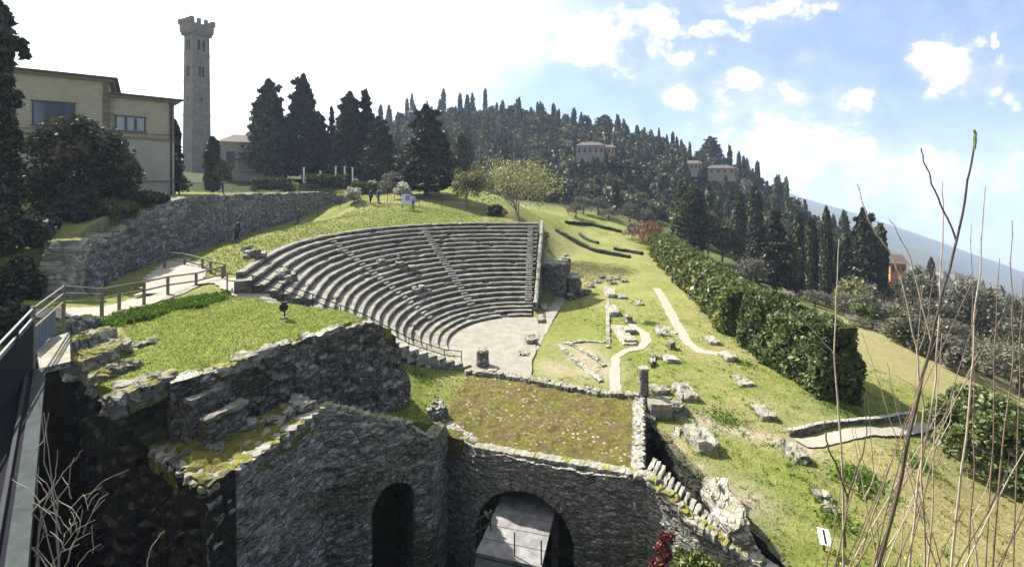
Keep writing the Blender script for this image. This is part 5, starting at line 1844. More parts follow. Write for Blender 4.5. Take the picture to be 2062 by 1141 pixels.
def trunk_mesh(name, h, r0, r1, limbs, spread, mat, seed, lean=.04, zsplit=.35, n=7):
    rr = random.Random(seed)
    b = MB()
    pts = [Vector((lean * h * nz(i * .6, seed), lean * h * nz(i * .6, seed + 9), h * i / 6)) for i in range(7)]
    pts[0].z = -.3
    b.tube(pts, [r0 + (r1 - r0) * i / 6 for i in range(7)], mat, n)
    for k in range(limbs):
        f = zsplit + (1 - zsplit) * (k + .5) / limbs * .9
        i = min(5, int(f * 6))
        s = pts[i].lerp(pts[i + 1], f * 6 - i)
        az = rr.random() * 2 * PI
        L = spread * (.6 + .5 * rr.random())
        e = s + Vector((math.cos(az) * L, math.sin(az) * L, L * (.35 + .6 * rr.random())))
        m = s.lerp(e, .5) + Vector((nz(k, seed) * .15 * L, nz(k, seed + 4) * .15 * L, .08 * L))
        rad = r0 * (.45 - .2 * f)
        b.tube([s, m, e], [rad, rad * .65, rad * .25], mat, 5)
    o_me = b
    vs = np.concatenate(b.v)
    me = bpy.data.meshes.new(name)
    me.from_pydata(vs.tolist(), [], b.f)
    me.materials.append(mat)
    return me


def twig_mesh(name, h, spread, nb, mat, seed, depth=4, r0=.12, up=.35, n3=3):
    """A leafless branching crown."""
    rr = random.Random(seed)
    b = MB()

    def grow(p, d, L, r_, lev):
        steps = 3
        pts = [p]
        for i in range(steps):
            d = (d + Vector((rr.gauss(0, .16), rr.gauss(0, .16), rr.gauss(up * .15, .1)))).normalized()
            p = p + d * (L / steps)
            pts.append(p)
        b.tube(pts, [r_, r_ * .8, r_ * .65, r_ * .5], mat, 5 if lev < 2 else n3, cap=False)
        if lev < depth:
            for k in range(nb if lev else nb + 2):
                dd = (d + Vector((rr.gauss(0, .6), rr.gauss(0, .6), rr.gauss(up, .25)))).normalized()
                q = pts[1 + (k % 3)]
                grow(q, dd, L * (.62 + .2 * rr.random()), r_ * .52, lev + 1)
    grow(Vector((0, 0, -.2)), Vector((0, 0, 1)), h * .34, r0, 0)
    me = bpy.data.meshes.new(name)
    me.from_pydata(np.concatenate(b.v).tolist(), [], b.f)
    me.materials.append(mat)
    return me


def plant(name, loc, label, cat, parts, rz=0.0, s=(1, 1, 1), group=None):
    """A thing at its base with parts [(part name, mesh)]."""
    o = empty(name, loc, rz, label, cat, group)
    o.scale = s
    for nm, me in parts: link(nm, me, o)
    return o


def R_(seed): return np.random.default_rng(seed)


# --- prototypes (shared meshes)
M_CY = [quads_mesh("crown", cyl_crown(2600, 9.6, .95, .4, .26, PROF_COL, r=R_(i)), LEAF['cypress']) for i in (1, 2)]
M_CYO = quads_mesh("crown", cyl_crown(3200, 9.6, 1.15, .4, .24, PROF_CYP, r=R_(3)), LEAF['cypress_olive'])
T_CY = trunk_mesh("trunk", 5, .16, .06, 0, 0, BARK, 1)
M_CON = [quads_mesh("crown", np.concatenate([cyl_crown(11000, 13.2, 3.1, .9, .22, PROF_CON, .5, r=R_(10 + i), shell=.45)] + [clump_crown(300, (math.cos(a) * 2.9 * (1 - z / 15), math.sin(a) * 2.9 * (1 - z / 15), z + .6), (1.2, 1.2, .8), 6, .21, r=R_(50 + i)) for a, z in [(q * 2.4 + i, q * .62 + .6) for q in range(20)]]), LEAF['conifer']) for i in range(2)]
M_CON.append(quads_mesh("crown", np.concatenate([clump_crown(330, (math.cos(a) * (2.5 * (1 - z / 13.5)) * .8, math.sin(a) * (2.5 * (1 - z / 13.5)) * .8, z), (1.5 * (1.15 - z / 14), 1.5 * (1.15 - z / 14), .55), 6, .26, r=R_(80 + int(z * 10)), flat=.5) for a, z in [(q * 2.4, q * .38 + .9) for q in range(32)]] + [cyl_crown(900, 12.5, 1.0, .8, .25, PROF_CON, .5, r=R_(14))]), LEAF['conifer']))
T_CON = trunk_mesh("trunk", 11, .32, .06, 10, 1.2, BARK, 2, .015)
M_OAK = [quads_mesh("crown", clump_crown(2600, (0, 0, 4.6), (3.4, 3.4, 3.0), 26, .34, r=R_(20 + i)), LEAF['oak']) for i in range(2)]
T_OAK = trunk_mesh("trunk", 4.2, .26, .14, 5, 2.2, BARK, 3)
M_OLV = [quads_mesh("crown", clump_crown(2800, (0, 0, 3.0), (2.5, 2.5, 1.8), 24, .155, r=R_(30 + i), crad=.40, aspect=2.6), LEAF['olive']) for i in range(2)]
T_OLV = trunk_mesh("trunk", 2.2, .24, .12, 5, 1.6, BARK, 4, .12)
M_TWG = [twig_mesh("crown", 7.0, 2.5, 3, LEAF['twig'], 5 + i, 4, .13) for i in range(2)]
M_BARE_H = [quads_mesh("crown", clump_crown(1500, (0, 0, 4.0), (2.7, 2.7, 2.7), 22, .30, r=R_(40 + i), aspect=5, up=.6), LEAF['twig']) for i in range(2)]


def on_ray(u, v, Y):
    q = P(u, v, Y)
    return q


def tree(kind, u, vtop, Y, wpx, label, cat="tree", group=None, zbase=None, k=0):
    """A tree whose crown top shows at row vtop and whose width is wpx, standing at depth Y."""
    x = (u - U0) / F * Y
    zb = gz(x, Y) if zbase is None else zbase
    ztop = H - (vtop - V0) / F * Y
    h = max(1.0, ztop - zb)
    w_ = wpx / F * Y
    proto = {'cypress': ('cypress_tree', M_CY[k % 2], T_CY, 10.0, 2.0), 'cypress_olive': ('cypress_tree', M_CYO, T_CY, 10.0, 2.4),
             'conifer': ('conifer_tree', M_CON[k % 3], T_CON, 14.1, 6.6), 'oak': ('evergreen_tree', M_OAK[k % 2], T_OAK, 7.7, 7.2),
             'olive': ('olive_tree', M_OLV[k % 2], T_OLV, 4.9, 5.4), 'bare': ('bare_tree', M_TWG[k % 2], None, 7.2, 5.5)}[kind]
    s = (w_ / proto[4], w_ / proto[4], h / proto[3])
    parts = [("crown", proto[1])] + ([("trunk", proto[2])] if proto[2] else [])
    return plant(proto[0], (x, Y, zb), label, cat, parts, k * 1.7 + u * .01, s, group)


# --- trees near the tower and behind the seating
tree('conifer', 541, 160, 74, 100, "broad dark conifer, leftmost of the tall group right of the ochre house", k=0)
tree('conifer', 611, 150, 76, 87, "tallest dark conifer in the group behind the grass bank", k=1)
tree('conifer', 640, 225, 80, 73, "shorter dark conifer tucked against the tallest one's right side", k=0)
tree('conifer', 668, 205, 82, 44, "thin ragged conifer with open branches in the middle of the tall group", k=2)
tree('conifer', 705, 185, 76, 85, "dark conifer with a rounded tip left of the feathery one", k=0)
tree('conifer', 736, 170, 77, 102, "feathery topped conifer with layered branches in the tall group", k=2)
tree('conifer', 762, 235, 73, 85, "dense dark conifer, rightmost of the tall group", k=1)
tree('conifer', 858, 212, 62, 122, "big isolated dark green conifer behind the wire fence", k=1)
tree('conifer', 575, 250, 80, 73, "dark conifer filling the gap between the two tallest ones", k=0)
tree('cypress', 352, 243, 42, 24, "dark slender cypress between museum corner and bell tower", k=0)
tree('cypress', 428, 276, 56, 30, "dark slender cypress at the foot of the bell tower's right side", k=1)
tree('oak', 448, 320, 56, 40, "small dark round tree beside the ochre house", k=1)
tree('bare', 955, 270, 85, 80, "bare grey tree standing left behind the yellow budding tree", k=0)
tree('oak', 930, 262, 95, 46, "dull green tree just right of the big isolated conifer", k=0)
tree('cypress', 930, 270, 90, 26, "thin cypress close to the right side of the big isolated conifer", k=0)
# yellow-green budding tree
bt = empty("budding_tree", ((1048 - U0) / F * 58, 58, gz((1048 - U0) / F * 58, 58)), 0, "light yellow-green budding tree at the top right corner of the seating", "tree")
link("trunk", twig_mesh("trunk", 9.5, 3, 3, BARK_PALE, 17, 4, .17, .25), bt)
link("crown", quads_mesh("crown", clump_crown(5600, (-.6, 0, 4.6), (7.0, 4.8, 4.3), 90, .12, r=R_(60), hollow=.15, crad=.24), LEAF['bud']), bt)
bb = empty("budding_tree", ((942 - U0) / F * 57, 57, gz((942 - U0) / F * 57, 57)), 0, "smaller yellowish bushy tree left of the big budding tree", "tree")
link("trunk", twig_mesh("trunk", 5.0, 3, 3, BARK_PALE, 19, 3, .10, .25), bb)
link("crown", quads_mesh("crown", clump_crown(2600, (0, 0, 2.8), (2.6, 2.2, 2.5), 26, .14, r=R_(61), hollow=.2), LEAF['bud']), bb)
# big trees and shrubs on the left
lc = empty("cypress_tree", ((-38 - U0) / F * 22, 22, 7.0), 0, "huge dark cypress cut by the photo's left edge in front of the museum", "tree")
link("crown", quads_mesh("crown", np.concatenate([cyl_crown(9000, 13.4, 1.25, .2, .15, PROF_COL, .9, r=R_(62)), ] + [clump_crown(330, (math.cos(q * 2.4) * 1.1, math.sin(q * 2.4) * 1.1, 1.5 + q * .55), (.6, .6, .8), 6, .15, r=R_(200 + q)) for q in range(20)]), LEAF['conifer']), lc)
link("trunk", trunk_mesh("trunk", 10, .3, .1, 4, 1.0, BARK, 6, .01), lc)
sh = empty("big_shrub", ((160 - U0) / F * 28.5, 28.5, 7.6), 0, "large dark bushy shrub with a brownish crown in front of the museum", "shrub")
link("crown", quads_mesh("crown", clump_crown(15000, (0, 0, 3.4), (3.3, 2.6, 4.0), 60, .13, r=R_(63), crad=.28, hollow=.45), LEAF['shrub']), sh)
link("stem", trunk_mesh("stem", 4, .2, .08, 9, 2.0, BARK, 7, .05, .1), sh)
s2 = empty("big_shrub", ((235 - U0) / F * 29.5, 29.5, 7.9), 0, "lower twiggy shrub at the museum corner beside the large dark shrub", "shrub")
link("crown", quads_mesh("crown", clump_crown(4200, (0, 0, 2.2), (1.6, 1.5, 2.6), 28, .12, r=R_(64), crad=.3, hollow=.4), LEAF['shrub']), s2)
link("stem", twig_mesh("stem", 5, 2, 3, BARK, 21, 3, .08), s2)
s3 = empty("pale_shrub", ((105 - U0) / F * 25.6, 25.6, 7.4), 0, "small shrub covered in pale blossom before the large dark shrub", "shrub")
link("crown", quads_mesh("crown", clump_crown(1500, (0, 0, 1.05), (.95, .8, .85), 18, .085, r=R_(65)), LEAF['pale']), s3)
link("stem", trunk_mesh("stem", 1, .06, .03, 5, .5, BARK, 8, .05, .1), s3)
for k, (u, v, Y, w_) in enumerate([(20, 430, 22, 120), (75, 445, 24.2, 90), (30, 520, 18.5, 90), (200, 420, 27.5, 100), (262, 430, 29, 70), (60, 540, 20.8, 60), (15, 610, 15.5, 80), (130, 400, 26.5, 110), (180, 445, 26.3, 90), (235, 452, 27.2, 80), (300, 405, 30, 70)]):
    x = (u - U0) / F * Y
    zb = gz(x, Y)
    zt = H - (v - V0) / F * Y
    w2 = w_ / F * Y
    hh = max(.7, zt - zb)
    lab = ["dark bush under the huge left cypress", "dark bush between the huge cypress and the stepped pier", "dark bush on the shaded slope above the walkway rail", "dark ivy-like bush below the large dark shrub", "dark low bush above the shaded ruined wall", "dark undershrub left of the stepped pier", "dark bush behind the walkway's handrails", "dark bush at the very foot of the large dark shrub", "dark bush crowning the left end of the shaded wall", "dark bush hanging over the middle of the shaded wall", "dark bush under the museum's right corner"][k]
    o = empty("dark_bush", (x, Y, zb - .2), k, lab, "bush")
    link("crown", quads_mesh("crown", clump_crown(3200, (0, 0, hh * .5), (w2 / 2, w2 / 2, hh * .62), 26, .10, r=R_(300 + k)), LEAF['shrub' if k % 2 else 'conifer']), o)
    link("stem", trunk_mesh("stem", hh * .6, .06, .03, 5, .4, BARK, 9 + k, .05, .1), o)


# --- clipped hedges in the garden behind, pergola posts
def hedge_mesh(L, W, Ht, n, size, r, rough=.10, bulge=.12):
    """Leaves over the faces of a rounded box, some inside."""
    side = r.random(n)
    x = (r.random(n) - .5) * L
    t = r.random(n)
    y = np.empty(n); z = np.empty(n)
    s1, s2, s3 = side < .34, (side >= .34) & (side < .58), side >= .58
    z[s1], y[s1] = t[s1] * Ht, -W / 2
    z[s2], y[s2] = t[s2] * Ht, W / 2
    z[s3], y[s3] = Ht, (t[s3] - .5) * W
    en = r.random(n) < .10
    x = np.where(en, np.sign(x) * L / 2, x)
    y = np.where(en, (r.random(n) - .5) * W, y)
    z = np.where(en, r.random(n) * Ht, z)
    c = np.stack([x, y, z], 1)
    # waviness
    wav = bulge * (np.sin(x * 1.7 + z * 1.3) + np.sin(x * .8 - z * 2.1 + 2) + np.sin(x * 4.1 + y * 3 + z * 3.3) * .6)
    nrm = np.stack([np.where(en, np.sign(x), 0), np.where(s3 & ~en, 0, np.where(en, 0, np.sign(y))), np.where(s3 & ~en, 1.0, 0.1)], 1)
    # round the top edge
    ed = np.clip((z / Ht - .80) / .20, 0, 1)
    c[:, 1] *= 1 - .22 * ed ** 2
    out_ = np.where(r.random((n, 1)) < .06, np.abs(r.normal(size=(n, 1))) * .16, 0)
    c = c + nrm * (wav[:, None] - np.abs(r.normal(size=(n, 1))) * rough + out_)
    hol = np.sin(x * 2.3 + 1) * np.sin(z * 2.9 + x) + np.sin(y * 2.1 + x * 3.7 + 2) * .7 + .5 * np.sin(x * 9 + z * 7)
    kp = (hol < 1.05) | (r.random(n) < .3)
    c, nrm = c[kp], nrm[kp]
    q = leaf_quads(c, size, .1, 1.7, outward=nrm, r=r).reshape(-1, 4, 3)
    f = r.random((len(q), 1, 1)) * .9 + .6
    m_ = q.mean(1, keepdims=True)
    return (m_ + (q - m_) * f).reshape(-1, 3)


def hedge(name, A, B_, W, Ht, n, size, mat, label, seed, zb=None, cat="hedge"):
    A, B_ = Vector(A), Vector(B_)
    d = B_ - A
    L = math.hypot(d.x, d.y)
    c = (A + B_) / 2
    o = empty(name, (c.x, c.y, min(A.z, B_.z) - .1), math.atan2(d.y, d.x), label, cat)
    link("foliage", quads_mesh("foliage", hedge_mesh(L, W, Ht, n, size, R_(seed)), mat), o)
    b = MB()
    for k in range(max(2, int(L / 1.2))):
        xx = -L / 2 + L * (k + .5) / max(2, int(L / 1.2))
        b.tube([(xx, 0, -.2), (xx + .1 * nz(k, 1), .05, Ht * .5), (xx + .25 * nz(k, 2), .1 * nz(k, 3), Ht * .85)], [.06, .045, .02], BARK, 5)
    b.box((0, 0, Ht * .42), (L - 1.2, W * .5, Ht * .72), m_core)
    b.build("stems", o)
    return o


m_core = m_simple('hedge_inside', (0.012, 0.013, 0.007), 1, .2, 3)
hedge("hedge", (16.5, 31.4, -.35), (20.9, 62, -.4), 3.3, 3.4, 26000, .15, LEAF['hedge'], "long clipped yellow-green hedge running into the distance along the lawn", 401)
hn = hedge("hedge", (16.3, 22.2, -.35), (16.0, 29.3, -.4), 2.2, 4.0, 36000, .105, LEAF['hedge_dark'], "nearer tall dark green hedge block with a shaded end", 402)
hedge("garden_hedge", (-33.5, 57.5, 9.3), (-29.5, 59.5, 9.3), 1.6, 1.5, 2600, .11, LEAF['oak'], "small dark clipped hedge left of the terrace, near the tower foot", 403)
hedge("garden_hedge", (-28.5, 62, 9.4), (-23.5, 63.5, 9.4), 2.2, 1.9, 3400, .12, LEAF['hedge_dark'], "dark clipped hedge with a pointed top in front of the conifers", 404)
hedge("garden_hedge", (-23.2, 65.0, 9.0), (-17.5, 66.0, 8.7), 1.8, 1.5, 3000, .12, LEAF['hedge'], "long clipped garden hedge with a bright top under the slim posts", 405)
for k, (u, v0, v1, Y) in enumerate([(612, 338, 362, 62), (645, 345, 362, 63), (676, 336, 362, 65.5), (694, 336, 362, 65.8), (710, 338, 364, 66), (434, 345, 362, 58)]):
    q, t = P(u, v1 + 6, Y), P(u, v0, Y)
    b = MB(); b.tube([tuple(q), tuple(Vector((q.x, q.y, t.z)))], .11, MAT['white']); b.box((q.x, q.y, t.z + .04), (.3, .3, .08), MAT['white'])
    tag(b.build("garden_post"), "slim white post standing among the garden hedges before the conifers", "post", "slim white garden posts")
for k, (u, v, Y, r0, m, lab) in enumerate([(713, 388, 51.5, 1.0, 'pale', "grey-white flowering bush on the lawn left of the fence"), (795, 360, 60, 2.0, 'twig', "twiggy brown bush between the dense conifers and the isolated one"), (812, 392, 57, 1.2, 'pale', "pale flowering bush at the foot of the isolated conifer"),
                                         (1305, 478, 74, 2.6, 'rust', "rust-brown bush at the far end of the long hedge"), (1272, 470, 80, 1.6, 'twig', "small grey bush left of the rust-brown bush"), (585, 345, 60, 1.2, 'bud', "pale yellow bush on the garden terrace below the tall conifers"),
                                         (360, 340, 45, 1.1, 'olive', "greyish bush at the right foot of the museum"), (1090, 430, 57, 1.2, 'bud', "low yellow-green bush under the big budding tree"), (1000, 425, 53, 1.1, 'shrub', "dark bush by the fence left of the budding tree's trunk"),
                                         (1720, 620, 52, 2.4, 'bud', "bright green bush behind the far end of the dark hedge"), (1820, 700, 37, 1.3, 'shrub', "dark scrubby bush on the field's far edge, left one of three"), (1868, 712, 35, 1.1, 'shrub', "dark scrubby bush on the field's far edge, middle one of three"), (1930, 742, 33, 1.0, 'olive', "grey scrubby bush on the field's far edge, right one of three"),
                                         (1740, 660, 42, 1.2, 'hedge_dark', "small dark round bush on the field behind the dark hedge")]):
    x = (u - U0) / F * Y
    o = empty("bush", (x, Y, gz(x, Y) - .1), k, lab, "bush")
    link("crown", quads_mesh("crown", clump_crown(2200, (0, 0, r0 * .95), (r0, r0, r0), 22, .07 + r0 * .045, r=R_(500 + k), aspect=3 if m in ('twig', 'rust') else 1.7), LEAF[m]), o)
    link("stem", trunk_mesh("stem", r0, .05, .02, 5, r0 * .5, BARK, 40 + k, .05, .1), o)
# dark green bush at right
ds = empty("big_shrub", ((2005 - U0) / F * 18.2, 18.2, -1.1), 0, "dense dark green shrub at the photo's right edge behind bare stems", "shrub")
link("crown", quads_mesh("crown", np.concatenate([clump_crown(17000, (-.1, .3, 1.5), (2.1, 1.9, 1.75), 60, .085, r=R_(66), crad=.26, hollow=.55), clump_crown(2600, (-.6, .4, 2.6), (.8, .8, 1.0), 14, .08, r=R_(67), up=.8)]), LEAF['hedge_dark']), ds)
link("stem", trunk_mesh("stem", 2.4, .12, .05, 9, 1.2, BARK, 10, .05, .1), ds)
ds2 = empty("big_shrub", ((2110 - U0) / F * 16.5, 16.5, -1.2), 0, "dark green shrub half cut off by the photo's right edge", "shrub")
link("crown", quads_mesh("crown", clump_crown(7000, (0, 0, 1.2), (1.5, 1.4, 1.5), 36, .085, r=R_(68), crad=.28, hollow=.5), LEAF['hedge_dark']), ds2)
link("stem", trunk_mesh("stem", 2.0, .1, .04, 7, 1.0, BARK, 11, .05, .1), ds2)

# --- cypresses and trees beyond the hedge
for k, (kd, u, v, Y, w_, lab) in enumerate([
        ('cypress_olive', 1372, 366, 78, 46, "tall olive-tinted cypress, left of the pair beyond the rust bush"), ('cypress', 1398, 378, 80, 44, "dark cypress leaning behind the olive-tinted one"), ('oak', 1425, 420, 82, 60, "dull green tree right of the olive-tinted cypress"),
        ('cypress', 1487, 385, 84, 26, "thin dark cypress standing alone midway along the hedge"), ('cypress', 1520, 375, 86, 28, "thin dark cypress left of the ragged conifer"), ('conifer', 1562, 412, 62, 96, "broad ragged conifer directly behind the long hedge"),
        ('conifer', 1528, 450, 66, 70, "shaggy conifer at the left side of the broad ragged one"), ('cypress', 1607, 425, 60, 24, "straight dark cypress right of the broad ragged conifer"), ('cypress', 1634, 440, 66, 24, "dark cypress in the middle of the three slender ones"),
        ('cypress', 1664, 418, 64, 20, "tallest and thinnest of the three slender cypresses"), ('conifer', 1738, 420, 62, 78, "big dark conifer topping the clump at the ridge's end"), ('conifer', 1705, 460, 66, 60, "dark conifer at the left of the ridge-end clump"),
        ('cypress', 1772, 452, 64, 28, "dark cypress at the right of the ridge-end clump"), ('oak', 1690, 475, 70, 70, "dull bushy tree filling the ridge-end clump"), ('oak', 1590, 470, 72, 60, "dull green tree behind the slender cypresses"),
        ('conifer', 1760, 500, 68, 60, "low dark conifer beside the terracotta house"), ('oak', 1840, 540, 88, 50, "dark round tree right of the terracotta house"), ('cypress', 1875, 520, 110, 16, "small distant cypress on the hazy slope"),
        ('oak', 1455, 455, 78, 60, "grey-green tree behind the middle of the long hedge"), ('conifer', 1430, 275, 195, 56, "round-topped pine standing up on the hill's skyline")]):
    tree(kd, u, v, Y, w_, lab, k=k)
# --- olives and bare trees, individually
OL = [(1145, 388, 95), (1175, 395, 98), (1205, 398, 100), (1235, 402, 102), (1268, 408, 100), (1300, 420, 98), (1330, 425, 96), (1225, 420, 96), (1160, 410, 92), (1300, 440, 90)]
for k, (u, v, Y) in enumerate(OL):
    tree('olive' if k % 3 else 'bare', u, v, Y, 44, "small grey olive tree in the grove at the foot of the wooded hill", "olive tree", "grey trees at the foot of the hill", k=k)
OL2 = [(1480, 500, 64, 76), (1520, 520, 60, 60), (1430, 490, 68, 60), (1640, 585, 52, 70), (1690, 580, 52, 90), (1730, 560, 56, 90), (1775, 575, 54, 90), (1815, 570, 60, 84), (1650, 545, 60, 70), (1700, 530, 64, 70), (1760, 600, 48, 90), (1800, 612, 46, 100), (1850, 580, 56, 90), (1880, 600, 50, 100), (1920, 570, 62, 90), (1950, 600, 52, 110), (1990, 600, 56, 100), (2035, 590, 60, 100), (2010, 640, 46, 120), (2055, 640, 46, 110), (1975, 660, 42, 110), (2030, 690, 38, 120), (1840, 630, 44, 100), (1900, 640, 42, 100), (1945, 640, 44, 100), (2062, 600, 66, 100), (1600, 590, 56, 60), (1760, 640, 41, 110), (1810, 655, 39, 110), (1880, 668, 37, 120), (1935, 690, 35, 120), (1990, 700, 35, 120), (1700, 610, 45, 90), (1730, 590, 47, 90), (1790, 560, 50, 100), (1840, 545, 54, 90), (1900, 555, 52, 90), (1960, 560, 52, 100), (2050, 560, 52, 100), (2055, 700, 33, 130)]
for k, (u, v, Y, w_) in enumerate(OL2):
    tree('olive' if k % 2 else 'bare', u, v, Y, w_ * 1.05, "grey-green olive tree in the grove sloping down behind the hedges" if k % 2 else "leafless grey tree among the olives sloping down behind the hedges", "olive tree" if k % 2 else "tree", "olive trees on the right slope" if k % 2 else "bare trees on the right slope", k=k)

# --- the wooded hill: trees one by one
HT = {'cy': M_CY[0], 'cyo': M_CYO, 'ok': M_OAK[0], 'ok2': M_OAK[1], 'br': M_BARE_H[0]}
hill_low = {'cy': quads_mesh("cypress_tree", cyl_crown(520, 9.6, 1.0, .0, .55, PROF_COL, r=R_(71)), LEAF['cypress']),
            'cy2': quads_mesh("cypress_tree", cyl_crown(520, 9.6, 1.3, .0, .55, PROF_CYP, r=R_(72)), LEAF['cypress']),
            'cyo': quads_mesh("cypress_tree", cyl_crown(520, 9.6, 1.1, .0, .52, PROF_CYP, r=R_(73)), LEAF['cypress_olive']),
            'ok': quads_mesh("evergreen_tree", clump_crown(700, (0, 0, 3.9), (3.2, 3.2, 3.4), 18, .6, r=R_(74)), LEAF['oak']),
            'ok2': quads_mesh("evergreen_tree", clump_crown(700, (0, 0, 3.7), (3.0, 3.4, 3.2), 16, .6, r=R_(75)), LEAF['conifer']),
            'br': quads_mesh("bare_tree", clump_crown(520, (0, 0, 3.6), (2.7, 2.7, 2.9), 18, .55, r=R_(76), aspect=4.5, up=.6), LEAF['twig']),
            'ov': quads_mesh("olive_tree", clump_crown(520, (0, 0, 2.9), (2.6, 2.6, 2.2), 16, .45, r=R_(77)), LEAF['olive'])}
HL = {'cy': ("dark narrow cypress among the trees crowding the wooded hill", "cypress", "cypresses on the wooded hill"), 'cy2': ("dark narrow cypress among the trees crowding the wooded hill", "cypress", "cypresses on the wooded hill"),
      'cyo': ("olive-tinted cypress among the darker trees of the wooded hill", "cypress", "olive-tinted cypresses on the wooded hill"), 'ok': ("round dark evergreen among the trees crowding the wooded hill", "tree", "round evergreens on the wooded hill"),
      'ok2': ("round dark evergreen among the trees crowding the wooded hill", "tree", "round evergreens on the wooded hill"), 'br': ("grey leafless tree among the evergreens of the wooded hill", "tree", "leafless trees on the wooded hill"), 'ov': ("pale grey-green tree among the evergreens of the wooded hill", "tree", "grey-green trees on the wooded hill")}
SIL = ([700, 770, 850, 900, 1050, 1150, 1250, 1350, 1430, 1500, 1560, 1600, 1650, 1750], [290, 225, 210, 203, 208, 225, 248, 276, 304, 340, 375, 405, 445, 500])


def hill_spots(n, rr, ybias=1.0):
    out = []
    guard = 0
    while len(out) < n and guard < n * 60:
        guard += 1
        u = rr.uniform(690, 1740)
        Y = rr.uniform(92, 232)
        x = (u - U0) / F * Y
        if Y < 108 and u < 1380: continue
        if u < 1000 and Y < 118: continue
        z = gz(x, Y)
        v = V0 + F * (H - z) / Y
        if v > 560: continue
        # near things stand in front of the far ones: keep what can show
        if rr.random() > min(1, (Y / 170)): continue
        out.append((x, Y, z, u, v))
    return out


rr = random.Random(91)
spots = hill_spots(265, rr)
ridge_extra = []
for k in range(46):
    u = 765 + k * 19 + rr.uniform(-7, 7)
    Yr = np.interp(u, [p[0] for p in RIDGE], [p[2] for p in RIDGE]) - rr.uniform(0, 8)
    x = (u - U0) / F * Yr
    ridge_extra.append((x, Yr, gz(x, Yr), u, 0))
first = {}
villas = [(1188, 150), (1225, 152), (1395, 150), (1450, 148), (830, 205)]
for i, (x, Y, z, u, v) in enumerate(spots + ridge_extra):
    if any(abs(u - vu) < 9 and Y < vy and Y > vy - 8 for vu, vy in villas): continue
    q = rr.random()
    kd = 'cy' if q < .48 else 'cy2' if q < .60 else 'cyo' if q < .70 else 'ok' if q < .80 else 'ok2' if q < .90 else 'br' if q < .95 else 'ov'
    if i >= len(spots): kd = ['cy', 'ok', 'cy2', 'ok2'][i % 4]
    o = link(hill_low[kd].name, hill_low[kd], None, (x, Y, z - .4), rr.random() * 6.28)
    s = rr.uniform(.75, 1.25)
    o.scale = (s * rr.uniform(.8, 1.15), s * rr.uniform(.8, 1.15), s * rr.uniform(.8, 1.2)) if kd[0] != 'c' else (s * rr.uniform(.65, 1.05), s * rr.uniform(.65, 1.05), s * rr.uniform(.8, 1.3))
    tag(o, *HL[kd])
# trees standing right before the villas
for i, (vu, vy) in enumerate([(1172, 150), (1186, 149), (1203, 150), (1228, 151), (1386, 149), (1402, 149), (1436, 147), (1452, 146), (1470, 147), (826, 203), (836, 203), (1180, 151), (1195, 150), (1212, 151), (1220, 150), (1394, 150), (1410, 150), (1444, 147), (1461, 147)]):
    Y = vy - 7 - 3 * hash1(i, 3)
    x = (vu - U0) / F * Y
    kd = ('cy', 'ok2', 'cy2', 'ok')[i % 4]
    o = link(hill_low[kd].name, hill_low[kd], None, (x, Y, gz(x, Y) - .3), i * 1.9)
    o.scale = (.8, .8, .85 + .4 * hash1(i, 6))
    tag(o, *HL[kd])
# the rest of the wood, one mass
lv = []
rr2 = R_(92)
wood_pts = hill_spots(1300, random.Random(93))
for (x, Y, z, u, v) in wood_pts:
    if any(abs(u - vu) < 14 and Y < vy and Y > vy - 14 for vu, vy in villas): continue
    h = rr2.uniform(2.2, 4.6)
    lv.append(clump_crown(190, (x, Y, z + h * .5), (2.3, 2.3, h * .75), 8, .5, r=rr2))
wd = link("distant_wood", quads_mesh("distant_wood", np.concatenate(lv), LEAF['oak']))
tag(wd, "dense evergreen wood covering the hillside behind the theatre", None, None, "stuff")
# scrub over the right valley slope
lv = []
r3 = random.Random(94)
cnt = 0
while cnt < 420:
    u, Y = r3.uniform(1560, 2150), r3.uniform(62, 260)
    x = (u - U0) / F * Y
    z = gz(x, Y)
    cnt += 1
    h = r3.uniform(1.5, 4.5)
    lv.append(clump_crown(110, (x, Y, z + h * .5), (h * .7, h * .7, h * .7), 6, .30 + Y * .0016, r=rr2))
vs = link("valley_scrub", quads_mesh("valley_scrub", np.concatenate(lv), LEAF['olive']))
tag(vs, "grey-green scrub covering the valley slope on the right", None, None, "stuff")
# ---------------------------------------------------------------- bare shoots close to the photographer, grass, air
STEM_D = m_simple('dark_stem', (0.055, 0.042, 0.034), .8, .4, 12)
STEM_L = m_simple('pale_stem', (0.30, 0.245, 0.19), .8, .35, 12)
STEM_M = m_simple('brown_stem', (0.15, 0.105, 0.075), .8, .4, 12)


def shoot(parent, pts, Y, r0, r1, mat, dy=0.25, seed=0, name="stem"):
    """One shoot through photo points, from its foot to its tip, at depth about Y."""
    n = len(pts)
    fine = []
    for i in range(n - 1):
        for k in range(4):
            f = k / 4
            u = pts[i][0] * (1 - f) + pts[i + 1][0] * f
            v = pts[i][1] * (1 - f) + pts[i + 1][1] * f
            fine.append((u, v))
    fine.append(pts[-1])
    m = len(fine)
    out = []
    for i, (u, v) in enumerate(fine):
        t = i / (m - 1)
        w_ = 5 * nz(i * .45, seed * 3.7) if 0 < i < m - 1 else 0
        out.append(P(u + w_, v, Y + dy * t))
    b = MB()
    b.tube(out, [(r0 + (r1 - r0) * i / (m - 1)) * (1 + .12 * nz(i * 1.3, seed)) for i in range(m)], mat, 6)
    # buds
    if r0 > .006:
        for i in range(3, m - 1, 2):
            d = Vector((nz(i, seed), 0, .8)).normalized()
            s = 1 if (i // 2) % 2 else -1
            q = out[i]
            b.tube([q, q + Vector((s * .012, 0, .014))], [.005, .001], mat, 4)
    return b.build(name, parent)


